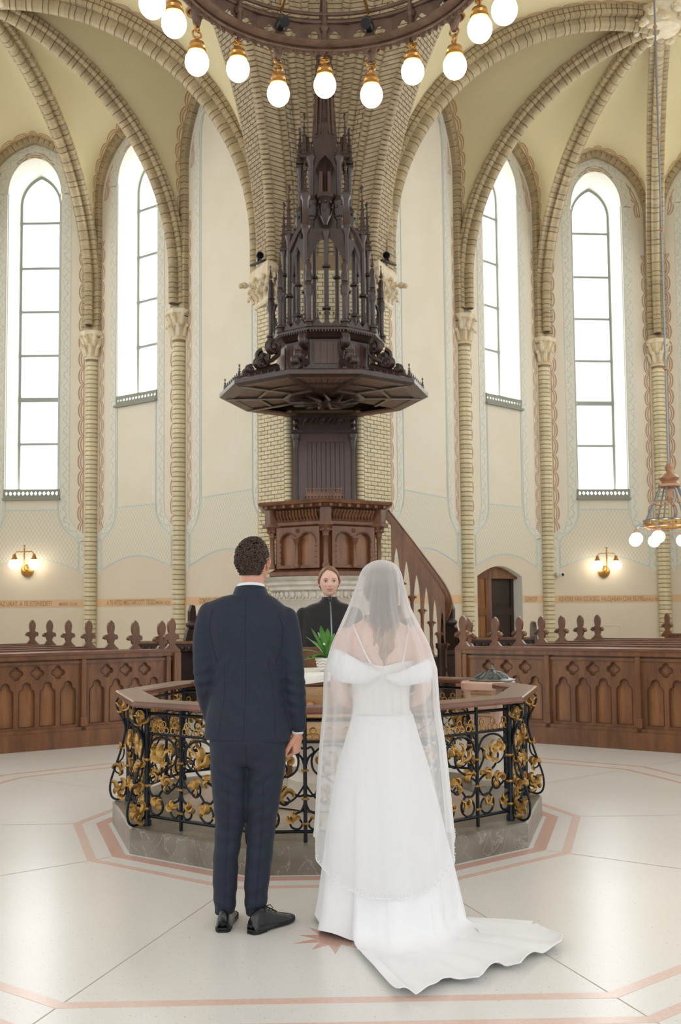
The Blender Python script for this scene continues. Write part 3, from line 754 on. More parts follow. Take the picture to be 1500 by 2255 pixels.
# fan: curved strips rising from the pier head
def fan_curve(b, lat, fwd, R=4.6, z0=7.02, amax=82, n=30):
    out = []
    for i in range(n+1):
        a = radians(amax)*i/n; q = R*(1-cos(a)); out.append(Vector((b[0]+lat*q, b[1]-fwd*q, z0+R*1.02*sin(a))))
    return out
fb = [((-1.00, 8.88), -.40, .85), ((-.76, 8.50), -.25, 1.0), ((-.43, 8.72), -.21, 1.0), ((-.24, 8.86), -.15, 1.0), ((-.07, 8.95), -.07, 1.0),
      ((.21, 8.95), .14, 1.0), ((.38, 8.86), .26, 1.0), ((.56, 8.72), .38, 1.0), ((.87, 8.50), .50, 1.0), ((1.12, 8.88), .55, .85)]
FC = [fan_curve(*x) for x in fb]
g = G()
for i in range(len(FC)-1):      # backing surface (mortar)
    A, Bc = FC[i], FC[i+1]; k = len(A)
    off = Vector((0, .03, .02)); g.add([p+off for p in A]+[p+off for p in Bc], [(j, j+1, k+j+1, k+j) for j in range(k-1)])
part('mortar', g, 'mortar_dark', PIER, 2)
def ruled(A, Bc, nm):
    N = 24; K = 10; ra = [A[1:][int(i*(len(A)-2)/N)] for i in range(N+1)]; rb = [Bc[int(i*(len(Bc)-1)/N)] for i in range(N+1)]
    vs, u1, fs = [], [], []; sa = 0; sb = 0
    for i in range(N+1):
        if i: sa += (ra[i]-ra[i-1]).length
        L = (ra[i]-rb[i]).length
        for j in range(K+1): vs.append(ra[i].lerp(rb[i], j/K)+Vector((0, 0, .08*sin(pi*j/K)))); u1.append((sa, j/K*L-.17))
    for i in range(N):
        for j in range(K): q = i*(K+1)+j; fs.append((q, q+1, q+K+2, q+K+1))
    me = bpy.data.meshes.new(nm); me.from_pydata(vs, [], fs)
    for un in ('rib', 'arch'):
        l = me.uv_layers.new(name=un)
        for i, lp in enumerate(me.loops): l.data[i].uv = u1[lp.vertex_index]
    me.materials.append(MATS['web']); me.polygons.foreach_set('use_smooth', [True]*len(fs)); o = link(nm, me); o['kind'] = 'structure'
ruled(pierL, FC[0], 'ceiling_9'); ruled(pierR, FC[9], 'ceiling_10')
cc = struct('ceiling', G().box((0, 2.0, 12.15), (26, 25, .1)), 'plaster', 0)
def strip_bricks(A, Bc, cols, pitch, bulge=0):
    g = G(); L = [0]
    for i in range(1, len(A)): L.append(L[-1]+(A[i]-A[i-1]).length)
    def at(C, s):
        for i in range(len(L)-1):
            if s <= L[i+1] or i == len(L)-2: t = (s-L[i])/(L[i+1]-L[i]); return C[i].lerp(C[i+1], t)
    n = int(L[-1]/pitch)
    for r in range(n):
        s0, s1 = r*pitch+.006, (r+1)*pitch-.006; a0, a1, b0, b1 = at(A, s0), at(A, s1), at(Bc, s0), at(Bc, s1)
        c = max(1, cols if isinstance(cols, int) else round((b0-a0).length/cols))
        xs = [i/c for i in range(c+1)] if (r % 2 == 0 or c == 1) else [0]+[(i+.5)/c for i in range(c)]+[1]
        if c > 1 or cols == .14: pass
        for i in range(len(xs)-1):
            w = (b0-a0).length; e = .006/max(w, .01); x0, x1 = xs[i]+e, xs[i+1]-e
            if x1 <= x0: continue
            nrm = (b0-a0).cross(a1-a0).normalized()
            if nrm.y > 0 or (abs(nrm.y) < .3 and nrm.z > 0): nrm = -nrm
            h = nrm*.022; q = [a0.lerp(b0, x0), a0.lerp(b0, x1), a1.lerp(b1, x1), a1.lerp(b1, x0)]
            if bulge:
                m0, m1 = a0.lerp(b0, .5)+nrm*bulge, a1.lerp(b1, .5)+nrm*bulge
                g.add([q[0], m0, q[1], q[2], m1, q[3]], [(0, 1, 4, 5), (1, 2, 3, 4)])
            else: g.add(q+[p+h for p in q], [(4, 5, 6, 7), (0, 1, 5, 4), (1, 2, 6, 5), (2, 3, 7, 6), (3, 0, 4, 7)])
    return g
for i in range(len(FC)-1):
    if i in (0, 8): part('vault_bricks', strip_bricks(FC[i], FC[i+1], .14, .066), 'brick', PIER, 0, kind='stuff')
    elif i in (2, 6): part('vault_bricks', strip_bricks(FC[i], FC[i+1], 2, .072), 'brick', PIER, 0, kind='stuff')
    else: part('vault_bricks', strip_bricks(FC[i], FC[i+1], 1, .072), 'brick', PIER, 0, kind='stuff')
for i, rad in ((1, .075), (2, .06), (3, .065), (4, .06), (5, .06), (6, .065), (7, .06), (8, .075)):   # roll mouldings
    A = FC[i]; g = G(); L = [0]
    for j in range(1, len(A)): L.append(L[-1]+(A[j]-A[j-1]).length)
    n = int(L[-1]/.075); j = 0
    for r in range(n):
        s = (r+.5)*.075
        while j < len(L)-2 and L[j+1] < s: j += 1
        p = A[j].lerp(A[j+1], (s-L[j])/(L[j+1]-L[j]))+Vector((0, -.035, -.02)); T = (A[j+1]-A[j]).normalized(); g.tube([p-T*.031, p-T*.024, p+T*.024, p+T*.031], [rad*.9, rad, rad, rad*.9], 10)
    part('roll_moulding', g, 'brick', PIER, 2, kind='stuff')
# ============================================================ PULPIT, SOUNDING BOARD, STAIRS
Z3 = Vector((0, 0, 1))
def pinnacle(g, x, y, z0, z1, w=.05, croc=True):
    """crocketed spirelet"""
    h = z1-z0; g.loft([[(x+a*w*s, y+b*w*s, z) for a, b in ((-1, -1), (1, -1), (1, 1), (-1, 1))] for s, z in ((1.25, z0), (1.25, z0+h*.06), (.8, z0+h*.09), (.15, z1-h*.16))])
    g.ball((x, y, z1-h*.12), w*.42, 6, 4); g.lathe([(w*.2, -h*.05), (w*.6, 0), (w*.25, h*.05)], (x, y, z1-h*.05), 6); g.ball((x, y, z1), w*.36, 6, 4)
    if croc:
        for k in range(4):
            z = z0+h*(.18+.17*k); r = w*(1.0-.2*k)
            for a, b in ((-1, 0), (1, 0), (0, -1), (0, 1)): g.ball((x+a*r, y+b*r, z), (w*.26, w*.26, w*.34), 5, 4)
def post(g, x, y, z0, z1, r=.03, caps=()):
    g.lathe([(r*1.6, z0), (r*1.6, z0+.05), (r*1.1, z0+.08), (r, z0+.12), (r, z1-.10), (r*1.2, z1-.08), (r*1.7, z1-.03), (r*1.7, z1)], (x, y, 0), 10)
    for c in caps: g.lathe([(r, c-.03), (r*1.9, c-.01), (r*1.9, c+.01), (r, c+.03)], (x, y, 0), 10)
DX = .055; BC = (DX, 6.95)                                  # axis of board and pulpit
SB = thing('sounding_board', 'dark carved wooden sounding board with a tall pinnacled gothic spire on the brick pier', 'sounding board', (DX, 8.2, 4.5))
def ngz(n, R, z, a0=0, c=BC): return [(x, y, z) for x, y in ngon(n, R, c, a0)]
OFF = radians(18)
g = G(); g.loft([ngz(10, 1.44, 4.50, OFF), ngz(10, 1.50, 4.53, OFF), ngz(10, 1.50, 4.585, OFF), ngz(10, 1.45, 4.61, OFF), ngz(10, 1.36, 4.63, OFF), ngz(10, .6, 4.80, OFF)], cap=False); part('cornice', g, 'walnut', SB, 0)
# coffered underside: ribs and boards rising toward the pier
g = G(); g.loft([ngz(10, 1.44, 4.50, OFF), ngz(10, 1.30, 4.508, OFF), ngz(10, 1.27, 4.53, OFF)], cap=False); part('soffit_frame', g, 'walnut_soffit', SB, 0)
for k in range(10):
    a, b = OFF+2*pi*k/10, OFF+2*pi*(k+1)/10; m = (a+b)/2
    if abs(((m+pi) % (2*pi))-pi) > radians(130): continue
    P = lambda R, t, z: Vector((BC[0]+R*sin(t), BC[1]-R*cos(t), z))
    for j in range(9):
        f0, f1 = j/9+.006, (j+1)/9-.006; g = G()
        A, Bq, C_, D_ = P(1.29, a, 4.522), P(1.29, b, 4.522), P(.58, b, 4.535), P(.58, a, 4.535)
        q = [A.lerp(Bq, f0), A.lerp(Bq, f1), D_.lerp(C_, f1), D_.lerp(C_, f0)]
        g.add(q+[v+Vector((0, 0, .02)) for v in q], [(0, 1, 2, 3), (4, 5, 6, 7), (0, 1, 5, 4), (1, 2, 6, 5), (2, 3, 7, 6), (3, 0, 4, 7)]); part('soffit_board', g, 'walnut_soffit', SB, 0)
    g = G(); g.beam(P(1.40, a, 4.512), P(.6, a, 4.522), .08, .035); part('soffit_rib', g, 'walnut', SB, 0)
    g = G(); g.beam(P(.95, a, 4.522), P(.95, b, 4.522), .045, .03); part('soffit_rib', g, 'walnut', SB, 0)
g = G(); g.loft([ngz(10, .56, 4.49, OFF), ngz(10, .60, 4.505, OFF), ngz(10, .60, 4.62, OFF)]); part('soffit_hub', g, 'walnut', SB, 0)
g = G(); rng = random.Random(2)
for k in range(12):
    a = 2*pi*k/12; g.tube([(BC[0]+.1*sin(a), BC[1]-.1*cos(a), 4.46), (BC[0]+.3*sin(a+.2), BC[1]-.3*cos(a+.2), 4.44), (BC[0]+.5*sin(a), BC[1]-.5*cos(a), 4.46)], [.03, .035, .015], 6)
g.ball((BC[0], BC[1], 4.45), (.1, .1, .05), 10, 6); part('carved_rosette', g, 'walnut', SB, 2)
g = G(); g.box((DX+.01, 7.86, 4.72), (1.0, .9, .14)); part('neck_block', g, 'walnut', SB, 0)
# cresting of small fleurs round the rim
cg = G(); cg.loft([[(-.022, -.006, 0), (.022, -.006, 0), (.022, .006, 0), (-.022, .006, 0)], [(-.008, -.006, .05), (.008, -.006, .05), (.008, .006, .05), (-.008, .006, .05)]])
cg.ball((0, 0, .085), (.014, .01, .035), 6, 5); cg.ball((-.022, 0, .062), .013, 5, 4); cg.ball((.022, 0, .062), .013, 5, 4); CREST = cg.mesh('cresting', 'walnut', 2)
for k in range(10):
    a, b = OFF+2*pi*k/10, OFF+2*pi*(k+1)/10
    if abs((((a+b)/2+pi) % (2*pi))-pi) > radians(115): continue
    front = abs((((a+b)/2+pi) % (2*pi))-pi) < radians(60)
    for j in range(8):
        p = Vector((BC[0]+1.42*lerp(sin(a), sin(b), (j+.5)/8), BC[1]-1.42*lerp(cos(a), cos(b), (j+.5)/8), 4.60)); t = Vector((sin(b)-sin(a), -cos(b)+cos(a), 0)).normalized()
        s = .45 if front else 1.0
        inst('cresting', CREST, SB, frame(p, t*s, t.cross(Z3)*s, Z3*s))
    g = G(); p = (BC[0]+1.42*sin(a), BC[1]-1.42*cos(a)); pinnacle(g, p[0], p[1], 4.60, 4.80, .025, True)
    if not front or k in (8,): part('rim_pinnacle', g, 'walnut', SB, 2)
# scroll brackets climbing the hips
def scroll2(c, r0, r1, turns, a0, n=26, sgn=1): return [(c[0]+lerp(r0, r1, i/n)*cos(a0+sgn*2*pi*turns*i/n), c[1]+lerp(r0, r1, i/n)*sin(a0+sgn*2*pi*turns*i/n)) for i in range(n+1)]
def hip_bracket(a, nm='scroll_bracket'):
    d = Vector((sin(a), -cos(a), 0)); O = Vector((BC[0], BC[1], 0)); W = lambda r, z: O+d*r+Z3*z; side = d.cross(Z3)
    g = G()
    for s in (-.03, 0, .03):
        sh = side*s
        g.tube([W(r, z)+sh for r, z in scroll2((.88, 5.12), .10, .02, 1.4, pi*.5, 22, -1)], [.028]*12+[.02]*11, 6)
        g.tube([W(r, z)+sh for r, z in ((.79, 5.16), (.80, 5.02), (.90, 4.93), (1.0, 4.88), (1.03, 4.95))], .028, 6)
        g.tube([W(r, z)+sh for r, z in scroll2((1.10, 4.86), .075, .02, 1.3, pi*.6, 18, -1)], .024, 6)
        g.tube([W(r, z)+sh for r, z in scroll2((1.25, 4.76), .055, .015, 1.2, pi*.6, 16, -1)], .02, 6)
    for r, z, q in ((.88, 5.12, .05), (1.10, 4.86, .038), (1.25, 4.76, .03)): g.ball(tuple(W(r, z)), q*1.3, 8, 6)
    g.tube([W(.8, 4.85), W(1.05, 4.76), W(1.3, 4.66), W(1.42, 4.62)], [.06, .055, .045, .02], 6); part(nm, g, 'walnut', SB, 2)
for k in range(-2, 2): hip_bracket(OFF+2*pi*k/10)
hip_bracket(OFF+2*pi*2/10-.0); hip_bracket(OFF-2*pi*3/10)
# drum with plank panels, toothed cornice, balustrade of tracery
DC = (DX+.04, 6.97); dr = lambda R, z: ngz(10, R, z, OFF, DC)
g = G(); g.loft([dr(.70, 4.78), dr(.70, 5.20), dr(.74, 5.22), dr(.80, 5.29), dr(.84, 5.30), dr(.84, 5.33), dr(.80, 5.36)]); part('drum', g, 'walnut', SB, 0)
for k in range(-3, 3):
    a, b = OFF+2*pi*k/10, OFF+2*pi*(k+1)/10; A = Vector((DC[0]+.705*sin(a), DC[1]-.705*cos(a), 0)); Bq = Vector((DC[0]+.705*sin(b), DC[1]-.705*cos(b), 0)); u = (Bq-A).normalized(); n = u.cross(Z3); L = (Bq-A).length
    for j in range(4):
        g = G(); x0, x1 = .04+j*(L-.08)/4+.003, .04+(j+1)*(L-.08)/4-.003; g.extrude([(x0, 4.86), (x1, 4.86), (x1, 5.16), (x0, 5.16)], A, u, Z3, n*.012); part('drum_panel', g, 'walnut_panel', SB, 0)
    A2 = Vector((DC[0]+.80*sin(a), DC[1]-.80*cos(a), 0)); B2 = Vector((DC[0]+.80*sin(b), DC[1]-.80*cos(b), 0)); L2 = (B2-A2).length
    cren = [(0, 5.34)]
    for j in range(4):
        x = L2*j/4; w = L2/4; cren += [(x, 5.46), (x+w*.12, 5.46)]+[(x+w*(.5-.36*cos(t)), 5.46-.075*sin(t)) for t in (.3, pi/2, pi-.3)]+[(x+w*.88, 5.46)]
    cren += [(L2, 5.46), (L2, 5.34)]
    g = G(); g.extrude(cren, A2, u, Z3, -n*.03)
    for j in range(3): x = L2*(j+1)/4; p = A2+u*x-n*.015; pinnacle(g, p.x, p.y, 5.46, 5.60, .018, False); g.ball((p.x-u.x*.03, p.y-u.y*.03, 5.54), .017, 5, 4); g.ball((p.x+u.x*.03, p.y+u.y*.03, 5.54), .017, 5, 4)
    part('tracery_parapet', g, 'walnut', SB, 0)
    g = G()
    for j in range(12): p = A2.lerp(B2, (j+.5)/12)+n*.035; g.box((p.x, p.y, 5.285), (.02, .02, .03))
    part('dentil_row', g, 'walnut', SB, 0)
def ang(r, a): return (DC[0]+r*sin(a), DC[1]-r*cos(a))
# outer short buttress posts with statuettes, tall posts, arches
for k in range(-3, 4):
    a = OFF+2*pi*(k-.5+.5)/10 if False else OFF+2*pi*(k-1)/10+0
for k in range(-3, 3):
    a = OFF+2*pi*k/10; x, y = ang(.80, a)
    g = G(); post(g, x, y, 5.34, 5.86, .036, (5.42,)); g.lathe([(.05, 5.86), (.062, 5.9), (.05, 5.94), (.03, 5.98)], (x, y, 0), 8)
    g.lathe([(.045, 5.98), (.05, 6.05), (.036, 6.14), (.045, 6.2), (.02, 6.26)], (x, y, 0), 8); g.ball((x, y, 6.30), .028, 8, 6); pinnacle(g, x, y, 6.30, 6.46, .022, False)
    part('buttress_post', g, 'walnut', SB, 2)
for sx in (-1, 1):
    x, y = DC[0]+sx*.77, 7.2
    g = G(); post(g, x, y, 5.3, 5.75, .03, (5.6,)); pinnacle(g, x, y, 5.72, 6.2, .035); g.tube([(x, y, 5.85), (x-sx*.05, y-.1, 5.95), (x-sx*.1, y-.25, 5.9)], .022, 6); part('buttress_post', g, 'walnut', SB, 2)
mid = [(-.60, 6.85, 7.35), (-.52, 6.62, 7.5), (-.285, 6.42, 6.95), (.285, 6.42, 6.95), (.52, 6.62, 7.5), (.60, 6.85, 7.35)]
for i, (dx, y, zt) in enumerate(mid):
    x = DC[0]+dx; g = G(); r = .034 if abs(dx) < .6 else .03; zc = zt-.72 if abs(dx) > .3 else zt-.15
    post(g, x, y, 5.34, zc, r, (5.5, zc-.35 if abs(dx) > .55 else 5.9))
    if abs(dx) > .3: pinnacle(g, x, y, zc, zt, .048)
    else: g.lathe([(.05, zc), (.07, zc+.04), (.05, zc+.08), (.045, zc+.4), (.07, zc+.44), (.07, zc+.5), (.03, zc+.54)], (x, y, 0), 8); pinnacle(g, x, y, zc+.5, zc+.9, .04)
    part('tall_post', g, 'walnut', SB, 2)
for x, y, z0, z1 in ((DC[0], 6.40, 5.36, 6.75), (DC[0]-.40, 6.75, 5.36, 6.6), (DC[0]+.40, 6.75, 5.36, 6.6), (DC[0]-.17, 7.3, 5.36, 6.9), (DC[0]+.17, 7.3, 5.36, 6.9), (DC[0]+.46, 7.2, 5.36, 6.9), (DC[0]-.46, 7.2, 5.36, 6.9)):
    g = G(); post(g, x, y, z0, z1, .034, (z0+.3, z1-.5)); part('inner_post', g, 'walnut', SB, 2)
def gothic_arch(p, q, z0, zs, zt, th=.05, dep=.05, gable=None):
    p, q = Vector(p), Vector(q); u = (q-p).normalized(); L = (q-p).length; n = u.cross(Z3); M = (p+q)/2; g = G(); h = L/2
    outer = [(-h, z0), (-h, zs)]+([(0, gable)] if gable else [(-h, zt+.05), (h, zt+.05)])+[(h, zs), (h, z0)]
    inn = [(-h+th, z0)]+[(x*(h-th)/h, z) for x, z in arc_pts(h, zs-.02, zt-th, 6)]+[(h-th, z0)]
    g.extrude([(-h, z0), (-h, zs)]+([(0, gable)] if gable else [(-h, zt+.05), (h, zt+.05)])+[(h, zs), (h, z0)]+list(reversed(inn)), M, u, Z3, -n*dep); return g
P3 = [(DC[0]+a, b, 0) for a, b, c in mid]
for i, j, zs, zt in ((1, 2, 6.15, 6.62), (2, 3, 6.2, 6.75), (3, 4, 6.15, 6.62)):
    part('tracery_arch', gothic_arch(P3[i], P3[j], zs-.05, zs, zt, .035, .04), 'walnut', SB, 0)
for i, j in ((1, 2), (4, 3)):      # flying braces
    p, q = Vector(P3[i]), Vector(P3[j]); g = G(); g.tube([Vector((p.x, p.y, 6.55)), p.lerp(q, .5)+Z3*6.78, Vector((q.x, q.y, 6.9))], [.05, .045, .03], 6); g.ball(tuple(p.lerp(q, .35)+Z3*6.80), .05, 7, 5); part('flying_brace', g, 'walnut', SB, 2)
# lantern stage
LC = (DC[0]+.0, 7.15); lan = [(-.36, .12), (-.20, -.28), (.20, -.28), (.36, .12)]
for i, (dx, dy) in enumerate(lan):
    x, y = LC[0]+dx, LC[1]+dy; g = G(); post(g, x, y, 6.85, 8.05, .04, (7.15, 7.35)); pinnacle(g, x, y, 8.05, 8.62 if i in (0, 3) else 8.25, .05)
    g.lathe([(.05, 7.1), (.09, 7.2), (.08, 7.3), (.1, 7.36), (.05, 7.45)], (x, y, 0), 8)
    for q in range(6): t = q*pi/3; g.ball((x+.08*cos(t), y+.08*sin(t), 7.28+.05*(q % 2)), .028, 5, 4)
    part('lantern_post', g, 'walnut', SB, 2)
for sx in (-1, 1):
    for e in (0, 1):
        x, y = LC[0]+sx*(.30+.07*e), LC[1]-.10+.2*e; g = G(); pinnacle(g, x, y, 8.1, 8.78-.12*e, .045); part('turret', g, 'walnut', SB, 2)
for i in range(3):
    p = (LC[0]+lan[i][0], LC[1]+lan[i][1], 0); q = (LC[0]+lan[i+1][0], LC[1]+lan[i+1][1], 0)
    part('gabled_niche', gothic_arch(p, q, 7.40, 7.75 if i == 1 else 7.7, 8.12, .05, .05, gable=8.58 if i == 1 else 8.45), 'walnut', SB, 0)
g = G(); g.loft([ngz(6, .20, 7.0, 0, LC), ngz(6, .20, 8.6, 0, LC), ngz(6, .17, 8.7, 0, LC)]); part('lantern_core', g, 'walnut', SB, 0)
for dx in (-.06, .06):
    g = G(); g.tube([(LC[0]+dx, LC[1]-.21, 7.5), (LC[0]+dx, LC[1]-.21, 7.85)], .03, 8); part('niche_shaft', g, 'walnut_panel', SB, 2)
g = G(); g.lathe([(.02, 7.05), (.09, 7.2), (.10, 7.35), (.16, 7.42), (.16, 7.48), (.1, 7.5)], (LC[0], LC[1]-.24, 0), 8)
for q in range(8): t = q*pi/4; g.ball((LC[0]+.11*cos(t), LC[1]-.24+.11*sin(t), 7.36), .032, 6, 4)
part('hanging_boss', g, 'walnut', SB, 2)
g = G(); g.loft([ngz(8, .19, 8.4, 0, LC), ngz(8, .17, 8.7, 0, LC), ngz(8, .13, 9.2, 0, LC), ngz(8, .17, 9.24, 0, LC), ngz(8, .14, 9.3, 0, LC), ngz(8, .02, 11.0, 0, LC)])
for k in range(8):
    a = 2*pi*k/8
    for z in (8.8, 8.95, 9.1, 9.4, 9.55, 9.7): r = .15-.04*(z-8.8); g.ball((LC[0]+r*sin(a), LC[1]-r*cos(a), z), .024, 5, 4)
part('spire', g, 'walnut', SB, 0)
g = G()
for dx in (-.12, -.06, .06, .12): g.tube([(LC[0]+dx, LC[1]-.18+abs(dx)*.3, 8.45), (LC[0]+dx*.8, LC[1]-.15+abs(dx)*.3, 9.2)], .018, 6)
part('spire_rib', g, 'walnut_panel', SB, 2)

# backboard
BBD = thing('pulpit_backboard', 'dark wooden backboard of upright planks framed by slim colonnettes on the pier', 'backboard', (DX, 8.2, 1.9))
g = G(); g.plate([(-.40, 1.9), (.42, 1.9), (.42, 4.24), (-.40, 4.24)], [[(-.26, 2.0), (.32, 2.0), (.32, 4.10), (-.26, 4.10)]], (DX, 8.22, 0), (1, 0, 0), (0, 0, 1), (0, .06, 0)); part('frame', g, 'walnut_panel', BBD, 0)
for j in range(8):
    x0 = -.26+.0725*j; g = G(); g.extrude([(x0+.004, 2.0), (x0+.0685, 2.0), (x0+.0685, 4.10), (x0+.004, 4.10)], (DX, 8.245, 0), (1, 0, 0), (0, 0, 1), (0, .02, 0)); part('plank', g, 'walnut_panel', BBD, 0)
g = G(); g.box((DX+.01, 8.24, 4.40), (1.0, .08, .30)); g.box((DX+.01, 8.21, 4.26), (1.02, .12, .05)); g.box((DX+.01, 8.21, 4.50), (1.02, .12, .05)); part('entablature', g, 'walnut', BBD, 0)
g = G()
for k in range(9):
    t = (k-4)/4; x = DX+.01+t*.28; g.tube([(x-.05, 8.19, 4.37), (x, 8.18, 4.44+.03*cos(t*6)), (x+.06, 8.19, 4.5)], [.012, .03, .012], 6); g.ball((x, 8.19, 4.43), .03, 6, 5)
part('carved_foliage', g, 'walnut', BBD, 2)
for x in (DX-.435, DX+.455):
    g = G(); g.lathe([(.05, 1.9), (.05, 2.0), (.035, 2.04), (.033, 4.0), (.045, 4.03), (.038, 4.07), (.065, 4.18), (.07, 4.22)], (x, 8.2, 0), 12)
    for k in range(6): a = k*pi/3; g.ball((x+.05*cos(a), 8.2+.05*sin(a), 4.14), .02, 5, 4)
    for z in (4.3, 4.40): g.ball((x, 8.17, z), (.04, .04, .06), 6, 5)
    part('colonnette', g, 'walnut', BBD, 2)

# pulpit body: hexagon with a corner toward the nave
PU = thing('pulpit', 'carved oak pulpit with round-arched panels, heavy cornice and a white marble drum beneath', 'pulpit', (DX, 7.0, 0)); PC = (DX, 6.98)
hx = lambda R, z: [(PC[0]+R*sin(radians(60*k)), PC[1]-R*cos(radians(60*k)), z) for k in range(6)]
g = G(); g.loft([hx(.86, 1.93), hx(.90, 1.95), hx(.90, 2.0), hx(.84, 2.03), hx(.80, 2.05), hx(.80, 2.60), hx(.86, 2.64), hx(.86, 2.68), hx(.84, 2.70)]); part('body', g, 'oak_pulpit', PU, 0)
g = G(); g.loft([hx(.84, 2.68), hx(.84, 2.84), hx(.98, 2.87), hx(1.0, 2.90), hx(1.06, 2.91), hx(1.07, 2.94), hx(1.05, 2.96), hx(.9, 2.965)]); part('cornice', g, 'oak_pulpit', PU, 0)
for k in (-1, 0):
    a, b = radians(60*k), radians(60*(k+1)); A = Vector((PC[0]+.80*sin(a), PC[1]-.80*cos(a), 0)); Bq = Vector((PC[0]+.80*sin(b), PC[1]-.80*cos(b), 0)); u = (Bq-A).normalized(); n = u.cross(Z3); L = (Bq-A).length
    w = (L-.20)/2
    outer = [(.06, 2.05), (L-.06, 2.05), (L-.06, 2.61), (.06, 2.61)]; holes = []
    for j in (0, 1):
        c = .10+w*(j+.5); r = w/2-.03; holes.append([(c-r, 2.09), (c+r, 2.09), (c+r, 2.40)]+[(c+r*cos(t), 2.40+r*1.05*sin(t)) for t in [pi*i/10 for i in range(1, 10)]]+[(c-r, 2.40)])
    g = G(); g.plate(outer, holes, A+n*.07, u, Z3, -n*.07); part('arcade_panel', g, 'oak_pulpit', PU, 0)
    for h in holes:
        g = G(); g.extrude(h, A+n*.012, u, Z3, -n*.01); part('arch_field', g, 'oak_panel', PU, 0)
        g = G(); cx_ = (h[0][0]+h[1][0])/2; r = (h[1][0]-h[0][0])/2+.012
        for q in range(30):
            t = -.55+(pi+1.1)*q/29
            if t < 0: x, z = cx_+r, 2.40+t*.5
            elif t > pi: x, z = cx_-r, 2.40-(t-pi)*.5
            else: x, z = cx_+r*cos(t), 2.40+r*1.05*sin(t)
            p = A+u*x+Z3*z+n*.075; g.ball(tuple(p), .0105, 5, 4)
        part('bead_moulding', g, 'oak_pulpit', PU, 2, kind='stuff')
    g = G(); p = A+u*(L/2)+n*.085; g.lathe([(.035, 2.06), (.035, 2.10), (.022, 2.12), (.022, 2.36), (.03, 2.38), (.05, 2.42), (.055, 2.45)], (p.x, p.y, 0), 10); g.box((p.x, p.y, 2.46), (.12, .12, .02), atan2(u.y, u.x)); part('colonnette', g, 'oak_pulpit', PU, 2)
    g = G(); p = A+u*(L/2)+n*.075+Z3*2.56
    for q in range(4): t = q*pi/2+pi/4; g.ball(tuple(p+u*.018*cos(t)+Z3*.018*sin(t)), .016, 6, 4)
    part('rosette', g, 'oak_pulpit', PU, 2)
    # leaf frieze
    A2 = Vector((PC[0]+.84*sin(a), PC[1]-.84*cos(a), 0)); B2 = Vector((PC[0]+.84*sin(b), PC[1]-.84*cos(b), 0)); L2 = (B2-A2).length; g = G()
    for j in range(13):
        c = .09+(L2-.18)*(j+.5)/13; p = A2+u*c+n*.01
        g.tube([p+Z3*2.71, p+n*.03+Z3*2.77-u*.012, p+n*.065+Z3*2.83+u*.008], [.014, .026, .012], 6); g.ball(tuple(p+n*.06+Z3*2.83), .016, 5, 4)
    part('leaf_frieze', g, 'oak_pulpit', PU, 2)
    g = G(); A3 = Vector((PC[0]+1.0*sin(a), PC[1]-1.0*cos(a), 0)); B3 = Vector((PC[0]+1.0*sin(b), PC[1]-1.0*cos(b), 0))
    for j in range(7): p = A3.lerp(B3, (j+.5)/7); g.box((p.x, p.y, 2.885), (.045, .045, .04), atan2(u.y, u.x))
    part('dentil_row', g, 'oak_pulpit', PU, 0)
for k in (-1, 0, 1):
    a = radians(60*k); d = Vector((sin(a), -cos(a), 0)); p = Vector((PC[0], PC[1], 0))+d*.85; g = G()
    g.lathe([(.05, 2.05), (.055, 2.08), (.035, 2.12), (.033, 2.46), (.045, 2.48), (.04, 2.5), (.07, 2.58), (.09, 2.62)], (p.x, p.y, 0), 12)
    for q in range(6): t = q*pi/3; g.ball((p.x+.06*cos(t), p.y+.06*sin(t), 2.56), .024, 5, 4)
    g.box((p.x, p.y, 2.64), (.2, .2, .04), a); g.box((p.x, p.y, 2.76), (.15, .15, .2), a); part('corner_column', g, 'oak_pulpit', PU, 2)
g = G(); g.box((DX-.02, 6.5, 3.0), (.46, .3, .1)); g.extrude([(-.26, 3.03), (.26, 3.03), (.23, 3.08), (-.23, 3.08)], (DX-.02, 6.33, 0), (1, 0, 0), (0, 0, 1), (0, .3, 0))
part('book_rest', g, 'oak', PU, 0)
g = G()
for j in range(11): x = DX-.25+.046*j; g.box((x, 6.325, 3.005), (.02, .02, .06)); g.tube([(x, 6.33, 3.06), (x, 6.33, 3.12)], .008, 5); g.ball((x, 6.33, 3.13), .016, 6, 5)
part('book_rest_cresting', g, 'oak', PU, 2)
tag(part('paper_sheet', G().box((DX+.78, 6.75, 2.975), (.26, .18, .008), .5), 'linen', None, 0), 'white sheet of paper lying on the pulpit rail near the stair side', 'paper')

# marble base drum
cr = lambda R, z, n=24: [(PC[0]+R*sin(2*pi*k/n), PC[1]-R*cos(2*pi*k/n), z) for k in range(n)]
g = G(); g.loft([cr(.82, 0), cr(.82, .18), cr(.70, .24), cr(.66, 1.2), cr(.68, 1.45), cr(.74, 1.60), cr(.76, 1.62)]); MB_ = part('marble_base', g, 'marble_white', PU, 2)
g = G(); g.loft([cr(.76, 1.74), cr(.80, 1.76), cr(.80, 1.80), cr(.84, 1.83), cr(.84, 1.87), cr(.90, 1.90), cr(.92, 1.93), cr(.85, 1.94)]); part('cornice', g, 'marble_white', MB_, 2)
g = G(); g.loft([cr(.74, 1.61), cr(.74, 1.75)]); 
for k in range(44):
    a = 2*pi*(k+.5)/44
    if cos(a) < -.2: continue
    x, y = PC[0]+.75*sin(a), PC[1]-.75*cos(a); g.ball((x, y, 1.69), (.03, .03, .05), 7, 5); g.ball((x+.05*cos(a), y+.05*sin(a), 1.65), .02, 5, 4)
part('carved_frieze', g, 'marble_white', MB_, 2)

